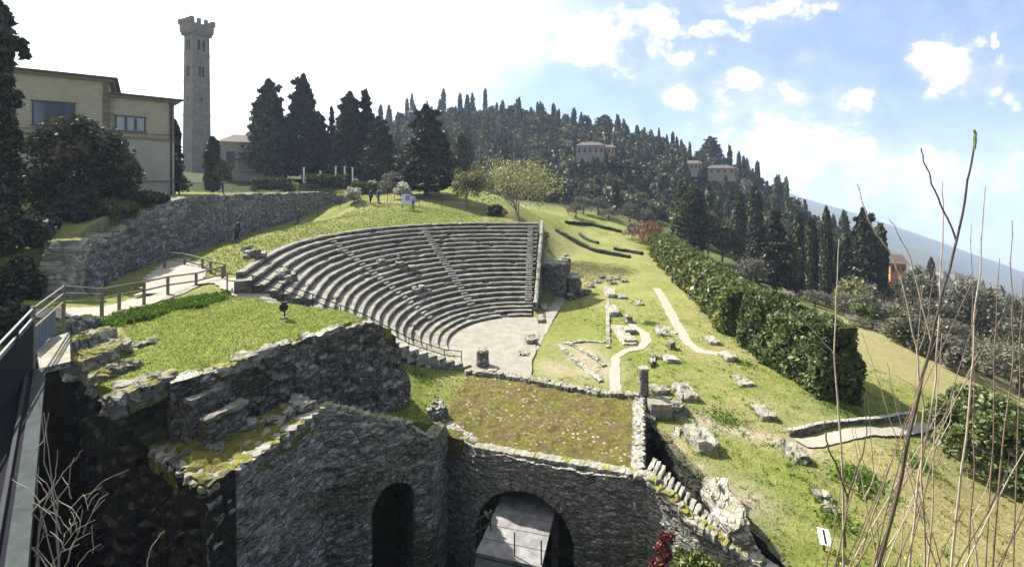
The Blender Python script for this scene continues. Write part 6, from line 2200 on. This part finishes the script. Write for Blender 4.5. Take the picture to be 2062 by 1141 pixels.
def bare_shrub(u, Y, label):
    q = P(u, 1345, Y)
    return empty("bare_shrub", (0, 0, 0), 0, label, "shrub")


B1 = bare_shrub(1760, 3.6, "tall dark forked shoot of a bare shrub reaching the sky at right")
shoot(B1, [(1700, 1350), (1770, 1141), (1815, 960), (1847, 800), (1872, 700), (1895, 600), (1927, 485), (1945, 380), (1957, 310), (1963, 266)], 3.5, .0135, .006, STEM_D, seed=1)
shoot(B1, [(1926, 488), (1900, 425), (1875, 370), (1862, 325), (1855, 298)], 3.7, .007, .004, STEM_D, .05, 2)
shoot(B1, [(1963, 300), (1965, 268), (1961, 262)], 3.72, .008, .009, LEAF['weed'], .02, 3, "bud")
shoot(B1, [(1815, 1350), (1830, 1141), (1850, 960), (1885, 760), (1893, 600), (1899, 450), (1898, 366)], 3.9, .010, .004, STEM_L, seed=4)
shoot(B1, [(1875, 690), (1855, 600), (1835, 520), (1800, 455), (1790, 440)], 3.75, .006, .003, STEM_L, .1, 5)
B2 = bare_shrub(1700, 4.0, "pale upright bare sapling with one side twig against the dark hedge")
shoot(B2, [(1715, 1350), (1700, 1141), (1695, 950), (1688, 800), (1680, 700), (1682, 600), (1690, 480)], 4.2, .011, .004, STEM_L, seed=6)
shoot(B2, [(1680, 715), (1650, 680), (1620, 645), (1592, 622)], 4.35, .006, .003, STEM_L, .1, 7)
shoot(B2, [(1702, 1100), (1706, 1010), (1695, 960), (1668, 905), (1660, 870), (1662, 848)], 4.0, .010, .005, STEM_D, .2, 8)
shoot(B2, [(1704, 1010), (1720, 950), (1738, 915), (1746, 870), (1742, 800)], 4.05, .008, .003, STEM_D, .2, 9)
shoot(B2, [(1655, 1350), (1680, 1141), (1700, 1060), (1712, 1000), (1730, 940)], 3.8, .009, .004, STEM_M, .2, 10)
B3 = bare_shrub(1850, 3.4, "thin bare stem leaning left from the fork of the tall dark shoot")
shoot(B3, [(1870, 1350), (1862, 1141), (1855, 960), (1857, 820), (1845, 700), (1822, 590), (1800, 520), (1765, 470), (1735, 410), (1725, 370)], 3.9, .009, .0035, STEM_L, seed=11)
shoot(B3, [(1848, 720), (1868, 640), (1880, 560), (1893, 520)], 4.0, .004, .002, STEM_M, .1, 12)
B4 = bare_shrub(1980, 3.8, "pair of straight pale bare stems near the photo's right edge")
shoot(B4, [(1900, 1350), (1915, 1141), (1935, 950), (1955, 800), (1962, 640), (1975, 520), (1984, 376)], 3.9, .011, .004, STEM_L, seed=13)
shoot(B4, [(1945, 1350), (1950, 1141), (1960, 940), (1962, 760), (1958, 600), (1956, 450)], 4.1, .007, .002, STEM_M, seed=14)
B5 = bare_shrub(2040, 3.8, "cluster of thin brown bare stems at the photo's right edge")
shoot(B5, [(1990, 1350), (2000, 1141), (2020, 900), (2040, 700), (2036, 560), (2038, 444)], 4.0, .009, .003, STEM_M, seed=15)
shoot(B5, [(1975, 1350), (1985, 1141), (2000, 900), (2002, 700), (2013, 520)], 4.2, .007, .003, STEM_M, seed=16)
shoot(B5, [(2030, 1350), (2040, 1141), (2050, 860), (2055, 700), (2060, 560)], 4.1, .007, .003, STEM_M, seed=17)
B6 = bare_shrub(1900, 3.2, "fan of many slanting bare stems in the bottom right corner")
rr = random.Random(5)
for k in range(25):
    u0 = rr.uniform(1660, 2020)
    lean = rr.uniform(.05, .62) * (1 if rr.random() > .12 else -.5)
    top = rr.uniform(560, 1000) if k % 4 else rr.uniform(760, 1040)
    L = 1141 - top
    pts = [(u0 - lean * 190, 1350), (u0, 1141), (u0 + lean * L * .5, 1141 - L * .5), (u0 + lean * L * (.98 + rr.uniform(-.08, .12)), top)]
    Yk = rr.uniform(3.0, 5.2)
    m = (STEM_D, STEM_L, STEM_M, STEM_M, STEM_L)[k % 5]
    shoot(B6, pts, Yk, rr.uniform(.0045, .0105) * Yk / 3.6, .0022, m, .2, 20 + k)
    if k % 3 == 0:
        p = pts[2]
        shoot(B6, [p, (p[0] + 28 * rr.choice((-1, 1)), p[1] - 55), (p[0] + 40 * rr.choice((-1, 1)), p[1] - 120)], Yk + .1, .004, .002, m, .1, 70 + k)
B7 = bare_shrub(150, 6, "tangle of dead grey twigs hanging over the black pit beside the walkway")
DEAD = m_simple('dead_twig', (0.34, 0.30, 0.24), .9, .3, 10)
for k, pts in enumerate([[(95, 1300), (120, 1141), (112, 1040), (100, 930), (88, 830)], [(60, 1280), (80, 1060), (95, 1000), (120, 960), (150, 920)], [(130, 1290), (118, 1141), (113, 1010), (92, 930), (84, 850), (80, 790)],
                        [(70, 1300), (75, 1100), (85, 1040), (115, 1005), (138, 975), (146, 930), (166, 905)], [(60, 1040), (80, 1010), (100, 990), (112, 960), (116, 905)], [(140, 1300), (130, 1141), (150, 1090), (160, 1060), (166, 1025)],
                        [(100, 1300), (112, 1141), (90, 1060), (75, 1000), (78, 940)], [(288, 1300), (296, 1141), (300, 1110), (315, 1085), (332, 1068)], [(60, 930), (75, 900), (92, 880), (98, 830)], [(85, 1300), (90, 1150), (125, 1110), (160, 1095)],
                        [(68, 1120), (84, 1085), (95, 1075), (110, 1080)], [(110, 1160), (128, 1080), (140, 1062), (156, 1050)]]):
    shoot(B7, pts, 6.2 + .25 * (k % 4), .010 if k < 8 else .006, .004, DEAD, .3, 120 + k)
rr = random.Random(8)
for k in range(30):
    u0, v0 = rr.uniform(70, 190), rr.uniform(1000, 1150)
    a = rr.uniform(-1.2, 1.2)
    L = rr.uniform(30, 90)
    shoot(B7, [(u0, v0), (u0 + L * .4 * a, v0 - L * .5), (u0 + L * a, v0 - L * .8)], rr.uniform(6, 7), .005, .003, DEAD, .1, 160 + k)
# red-leaved plant at the bottom, and a green one beside it
def foot(u, Y): 
    x = (u - U0) / F * Y
    return (x, Y, gz(x, Y))


q = foot(1310, 11.2)
rp = empty("red_leaved_shrub", q, 0, "small shrub with dark red leaves at the bottom edge below the shaded wall", "shrub")
link("foliage", quads_mesh("foliage", np.concatenate([clump_crown(700, (.05 + .12 * k, 0, .55 + .32 * k), (.34 - .05 * k, .3, .3), 7, .045, r=R_(600 + k)) for k in range(4)]), LEAF['red']), rp)
b = MB(); b.tube([(0, 0, -.2), (.15, 0, .6), (.35, 0, 1.75)], [.03, .02, .008], STEM_M); b.build("stem", rp)
q = foot(1400, 11.4)
gp_ = empty("leafy_bush", q, 0, "pale green leafy bush at the bottom edge beside the red-leaved shrub", "bush")
link("foliage", quads_mesh("foliage", clump_crown(2400, (0, 0, .75), (.75, .5, .55), 20, .06, r=R_(610)), LEAF['hedge']), gp_)
b = MB(); b.tube([(0, 0, -.2), (.0, 0, .5), (.1, 0, 1.0)], [.03, .02, .008], STEM_M); b.build("stem", gp_)
# ivy hanging on the shaded masonry


# --- grass: blades over lawns, mound and slopes
def on_mesh(o, n, r):
    me = o.data
    nf = len(me.polygons)
    cen = np.empty(nf * 3, np.float32); me.polygons.foreach_get("center", cen)
    ar = np.empty(nf, np.float32); me.polygons.foreach_get("area", ar)
    nr = np.empty(nf * 3, np.float32); me.polygons.foreach_get("normal", nr)
    ar = ar * (np.abs(nr.reshape(-1, 3)[:, 2]) > .5)
    k = r.choice(nf, n, p=ar / ar.sum())
    return cen.reshape(-1, 3)[k] + np.c_[r.normal(size=(n, 2)) * .08, np.zeros(n)]


r9 = R_(700)
mound_o = bpy.data.objects["grass_mound"]
c1 = on_mesh(mound_o, 46000, r9)
gq = [leaf_quads(c1 + [0, 0, .015], .030, 1.0, 4.0, r=r9)]
n = 90000
xy = np.c_[r9.uniform(-7, 24, n), r9.uniform(12.5, 40, n)]
keep = ~inpoly(xy, [(p[0], p[1]) for p in PIT]) & (xy[:, 0] > -6.5) & (np.hypot(xy[:, 0] - CX, xy[:, 1] - CY) > 5.6) & (r9.random(n) < np.clip(20 / xy[:, 1], 0, 1) ** 1.2)
roofpoly = [(-3.2, 17.6), (4.9, 15.2), (5.7, 22), (-2.3, 24.2)]
keep &= ~inpoly(xy, roofpoly)
t = np.arctan2(xy[:, 1] - CY, xy[:, 0] - CX) % (2 * PI)
keep &= ~((t > TH0) & (t < TH1 + .2) & (np.hypot(xy[:, 0] - CX, xy[:, 1] - CY) < 17))
xy = xy[keep]
for o in [o for o in scene.objects if o.name.startswith(("gravel_path", "kerb_path", "white_path"))]:
    vv = np.empty(len(o.data.vertices) * 3, np.float32); o.data.vertices.foreach_get("co", vv)
    vv = vv.reshape(-1, 3)[::3, :2]
    d2 = np.full(len(xy), 9.0)
    for i in range(0, len(xy), 10000):
        d2[i:i + 10000] = ((xy[i:i + 10000, None] - vv[None]) ** 2).sum(-1).min(1)
    xy = xy[d2 > .09]
zz_ = ground(xy)
gr_n = np.array([nz(x * .23, y * .23) for x, y in xy])
sel = gr_n > -.12 + .55 * np.clip((xy[:, 0] - 8.5) / 3, 0, 1) * np.clip((20.5 - xy[:, 1]) / 2, 0, 1)
gq.append(leaf_quads(np.c_[xy[sel], zz_[sel] + .015], .038, 1.0, 3.0, r=r9))
xb = np.c_[r9.uniform(-21, 4, 60000), r9.uniform(20, 52, 60000)]
tb = np.arctan2(xb[:, 1] - CY, xb[:, 0] - CX) % (2 * PI)
rb = np.hypot(xb[:, 0] - CX, xb[:, 1] - CY)
xb = xb[(tb > R(95)) & (tb < R(200)) & (rb > r_rim(tb) + .25) & (rb < 27) & (xb[:, 0] > -22)]
gq.append(leaf_quads(np.c_[xb, ground(xb) + .03], .062, 1.0, 2.6, r=r9))
o = link("grass", quads_mesh("grass", np.concatenate(gq), LEAF['grass']))
tag(o, "short green grass on the lawns and mound", None, None, "stuff")
o = link("dry_grass", quads_mesh("dry_grass", leaf_quads(np.c_[xy[~sel], zz_[~sel] + .015], .036, .8, 3.2, r=r9), LEAF['dry']))
tag(o, "dry pale grass in patches of the lawn", None, None, "stuff")
tq = []
for o_ in [o_ for o_ in scene.objects if o_.name.split('.')[0] in ("stone_block", "stone_slab", "altar_block", "wall_fragment", "small_stone", "sarcophagus", "broken_column")]:
    bb_ = [o_.matrix_basis @ Vector(c) for c in (o_.bound_box if o_.type == 'MESH' else [(-.4, -.4, 0), (.4, .4, 0)])]
    xs, ys = [c.x for c in bb_], [c.y for c in bb_]
    nn_ = 70
    t_ = r9.random(nn_) * 2 * PI
    cx_, cy_ = (min(xs) + max(xs)) / 2, (min(ys) + max(ys)) / 2
    px = cx_ + np.sign(np.cos(t_)) * np.abs(np.cos(t_)) ** .4 * (max(xs) - min(xs)) * .54 + r9.normal(size=nn_) * .05
    py = cy_ + np.sign(np.sin(t_)) * np.abs(np.sin(t_)) ** .4 * (max(ys) - min(ys)) * .54 + r9.normal(size=nn_) * .05
    q_ = np.c_[px, py]
    tq.append(leaf_quads(np.c_[q_, ground(q_) + .05], .07, 1.4, 4.0, r=r9))
for k in range(1100):
    q_ = xy[r9.integers(0, len(xy))] + r9.normal(size=(9, 2)) * .09
    tq.append(leaf_quads(np.c_[q_, ground(q_) + .03], .035 + .04 * r9.random(), 1.3, 4.0, r=r9))
o = link("grass_tufts", quads_mesh("grass_tufts", np.concatenate(tq), LEAF['weed']))
tag(o, "longer green grass tufts round the stones and across the lawns", None, None, "stuff")
# tall weeds along the mound's far brow and in a few lush spots
wq = []
for k in range(150):
    f = r9.random()
    e = backe[2:6]
    i = min(2, int(f * 3))
    p = e[i].lerp(e[i + 1], f * 3 - i)
    dd = r9.random() ** 1.5 * 1.3
    c = np.array([p.x + dd * .35, p.y - dd, p.z + .02]) + r9.normal(size=(46, 3)) * [.16, .14, .0]
    c[:, 2] += r9.random(46) * .16 * (1.2 - dd * .6)
    wq.append(leaf_quads(c, .10, 1.6, 4.5, r=r9))
for (u, v, z, rad, cnt, hgt) in [(1730, 1010, -.9, .7, 900, .18), (1310, 650, 0, .5, 500, .05), (1460, 850, -.2, .8, 700, .08), (1700, 840, -.6, .9, 600, .08), (1500, 735, -.1, .5, 300, .08), (800, 800, 1.6, .6, 500, .06), (850, 760, .9, .7, 500, .06), (1840, 960, -1, .6, 500, .12), (1690, 1080, -.8, .5, 300, .1)]:
    q = G(u, v, z)
    c = np.array([q.x, q.y, 0]) + np.c_[r9.normal(size=(cnt, 2)) * rad * .6, np.zeros(cnt)]
    c[:, 2] = ground(c[:, :2]) + r9.random(cnt) * hgt
    wq.append(leaf_quads(c, .055 + hgt * .2, 1.3, 3.5, r=r9))
o = link("weeds", quads_mesh("weeds", np.concatenate(wq), LEAF['weed']))
tag(o, "tall lush weeds in clumps on the mound's brow and the lawn", None, None, "stuff")

# --- the air
b = MB()
x0, x1, y0, y1, z0, z1 = -600, 5600, -60, 2500, -1350, 95
b.box(((x0 + x1) / 2, (y0 + y1) / 2, (z0 + z1) / 2), (x1 - x0, y1 - y0, z1 - z0), None)
hz = b.build("haze")
n = N("air")
pv = n.n('ShaderNodeVolumePrincipled')
pv.inputs['Color'].default_value = (0.62, 0.76, 1.0, 1)
pv.inputs['Density'].default_value = 0.00032
pv.inputs['Anisotropy'].default_value = 0.2
n.l(pv.outputs[0], n.out.inputs['Volume'])
hz.data.materials.clear()
hz.data.materials.append(n.mat)
tag(hz, "thin blue haze in the air over the valley", None, None, "stuff")
# where the photo's clouds stand (photo column, row, half width, half height, weight)
CLOUDS = [(1190, 75, 190, 75, 1.25), (1320, 75, 75, 60, 1.1), (1080, 110, 80, 40, 1.0), (1235, 150, 50, 30, .85), (1450, 75, 60, 30, 1.0), (1540, 25, 110, 45, 1.1), (1648, 28, 22, 25, .95),
          (1370, 195, 55, 45, 1.0), (1490, 175, 70, 55, 1.1), (1600, 180, 45, 25, .85), (1540, 265, 170, 45, 1.15), (1730, 235, 65, 50, 1.1), (1640, 320, 260, 75, 1.2), (1900, 135, 75, 62, 1.15),
          (2000, 160, 32, 42, .95), (1985, 90, 20, 30, .8), (2050, 195, 30, 30, .85), (2020, 350, 90, 55, 1.1), (1860, 370, 230, 85, 1.15)]
CLOUD_A, CLOUD_B = (5.0, 5.0, 5.0), (3.1, 3.3, 3.8)
# ---------------------------------------------------------------- sky, sun, view
SUN_AZ = math.atan2(-0.83, 0.558)      # compass: x = sin, y = cos, the sun stands ahead and to the left
SUN_EL = R(46)
sd = bpy.data.lights.new("sun", 'SUN')
sd.energy = 5.0
sd.angle = R(0.53)
sd.color = (1.0, 0.955, 0.88)
so = bpy.data.objects.new("sun", sd)
COL.objects.link(so)
to_sun = Vector((math.sin(SUN_AZ) * math.cos(SUN_EL), math.cos(SUN_AZ) * math.cos(SUN_EL), math.sin(SUN_EL)))
so.rotation_euler = to_sun.to_track_quat('Z', 'Y').to_euler()
so.location = (-40, 30, 60)

w = bpy.data.worlds.new("World")
scene.world = w
w.use_nodes = True
nt = w.node_tree
nt.nodes.clear()


def wn(t, **kw):
    nd = nt.nodes.new(t)
    for k, v in kw.items(): setattr(nd, k, v)
    return nd


def wm(op, a, b=0.0, clamp=False):
    nd = wn('ShaderNodeMath', operation=op, use_clamp=clamp)
    for s, val in ((nd.inputs[0], a), (nd.inputs[1], b)):
        if isinstance(val, bpy.types.NodeSocket): nt.links.new(val, s)
        else: s.default_value = val
    return nd.outputs[0]


def ramp(f, stops):
    nd = wn('ShaderNodeMapRange', interpolation_type='SMOOTHSTEP')
    nd.inputs['From Min'].default_value, nd.inputs['From Max'].default_value = stops
    nt.links.new(f, nd.inputs['Value'])
    return nd.outputs['Result']


out = wn('ShaderNodeOutputWorld')
tc = wn('ShaderNodeTexCoord')
D = tc.outputs['Generated']
lift = wn('ShaderNodeVectorMath', operation='ADD')
lift.inputs[1].default_value = (0, 0, 0.26)          # the land falls away to the right: the sky reaches below eye level
nt.links.new(D, lift.inputs[0])
nrm = wn('ShaderNodeVectorMath', operation='NORMALIZE')
nt.links.new(lift.outputs[0], nrm.inputs[0])
sky = wn('ShaderNodeTexSky', sky_type='NISHITA')
sky.sun_disc = False
sky.sun_elevation = SUN_EL
sky.sun_rotation = SUN_AZ
sky.altitude = 300
sky.air_density = 1.0
sky.dust_density = 1.2
sky.ozone_density = 1.5
nt.links.new(nrm.outputs[0], sky.inputs['Vector'])
bg = wn('ShaderNodeBackground')
bg.inputs['Strength'].default_value = 0.10
# clouds by direction: azimuth and rise
sep = wn('ShaderNodeSeparateXYZ')
nt.links.new(D, sep.inputs[0])
ay = wm('MAXIMUM', wm('ABSOLUTE', sep.outputs['Y']), 0.05)
cx = wm('DIVIDE', sep.outputs['X'], ay)
cz = wm('DIVIDE', sep.outputs['Z'], ay)
cv = wn('ShaderNodeCombineXYZ')
nt.links.new(cx, cv.inputs[0])
nt.links.new(cz, cv.inputs[1])


def wnoise(scale, detail, rough, sc=(1, 1, 1), off=(0, 0, 0)):
    mp = wn('ShaderNodeMapping')
    mp.inputs['Scale'].default_value = sc
    mp.inputs['Location'].default_value = off
    nt.links.new(cv.outputs[0], mp.inputs['Vector'])
    nd = wn('ShaderNodeTexNoise')
    nd.inputs['Scale'].default_value = scale
    nd.inputs['Detail'].default_value = detail
    nd.inputs['Roughness'].default_value = rough
    nt.links.new(mp.outputs[0], nd.inputs['Vector'])
    return nd.outputs['Fac']


wA, wB = wnoise(7.0, 5, .6, off=(5, 2, 1)), wnoise(7.0, 5, .6, off=(1, 8, 4))
cxw = wm('ADD', cx, wm('MULTIPLY', wm('SUBTRACT', wA, .5), .22))
czw = wm('ADD', cz, wm('MULTIPLY', wm('SUBTRACT', wB, .5), .16))
total = None
for (u, v, ru, rv, am) in CLOUDS:
    sx, sz = (u - U0) / F, (V0 - v) / F
    dx = wm('DIVIDE', wm('SUBTRACT', cxw, sx), ru / F)
    dz = wm('DIVIDE', wm('SUBTRACT', czw, sz), rv / F)
    e = wm('ADD', wm('MULTIPLY', dx, dx), wm('MULTIPLY', dz, dz))
    g = wm('MULTIPLY', wm('POWER', 2.718, wm('MULTIPLY', e, -1.0)), am)
    total = g if total is None else wm('MAXIMUM', total, g)
n1 = wnoise(9.0, 9, 0.58, (1, 1.35, 1))
n2 = wnoise(3.2, 6, 0.55, (1, 2.2, 1), (3, 1, 0))
dens = wm('ADD', wm('SUBTRACT', total, 0.60), wm('MULTIPLY', wm('SUBTRACT', n1, 0.5), 2.3))
cloud = ramp(dens, (-0.22, 0.42))
thin = wm('MULTIPLY', ramp(wm('ADD', n2, wm('MULTIPLY', total, .35)), (0.50, 0.92)), 0.45)
# white sun glare as a veil, made extra bright to fill the shade
sv = wn('ShaderNodeVectorMath', operation='DOT_PRODUCT')
nt.links.new(D, sv.inputs[0])
sv.inputs[1].default_value = to_sun
veil = wm('MULTIPLY', ramp(sv.outputs['Value'], (0.46, 0.80)), 1.0)
low = wm('MULTIPLY', ramp(cz, (0.30, -0.15)), 0.55)
cov = wm('MAXIMUM', wm('MAXIMUM', cloud, wm('ADD', wm('MULTIPLY', thin, .8), .17)), low)
shade = wn('ShaderNodeMix', data_type='RGBA')
nt.links.new(ramp(n1, (0.3, 0.62)), shade.inputs[0])
shade.inputs[6].default_value = (CLOUD_B[0], CLOUD_B[1], CLOUD_B[2], 1)
shade.inputs[7].default_value = (CLOUD_A[0], CLOUD_A[1], CLOUD_A[2], 1)
mx = wn('ShaderNodeMix', data_type='RGBA')
nt.links.new(cov, mx.inputs[0])
nt.links.new(sky.outputs[0], mx.inputs[6])
nt.links.new(shade.outputs[2], mx.inputs[7])
mv = wn('ShaderNodeMix', data_type='RGBA')
nt.links.new(veil, mv.inputs[0])
nt.links.new(mx.outputs[2], mv.inputs[6])
mv.inputs[7].default_value = (7.5, 7.5, 7.5, 1)
nt.links.new(mv.outputs[2], bg.inputs['Color'])
nt.links.new(bg.outputs[0], out.inputs['Surface'])

scene.view_settings.view_transform = 'Standard'
scene.view_settings.look = 'None'
scene.view_settings.gamma = 1
scene.view_settings.exposure = 1.40
scene.render.engine = 'CYCLES'
scene.cycles.max_bounces = 6
scene.cycles.diffuse_bounces = 3
scene.cycles.transparent_max_bounces = 4
scene.cycles.volume_bounces = 0
scene.cycles.use_denoising = True
try:
    scene.cycles.denoiser = 'OPENIMAGEDENOISE'
except Exception:
    pass

for o in scene.objects:
    if o.parent is None and o.get("category") and not o.get("kind"):
        o["kind"] = 'thing'
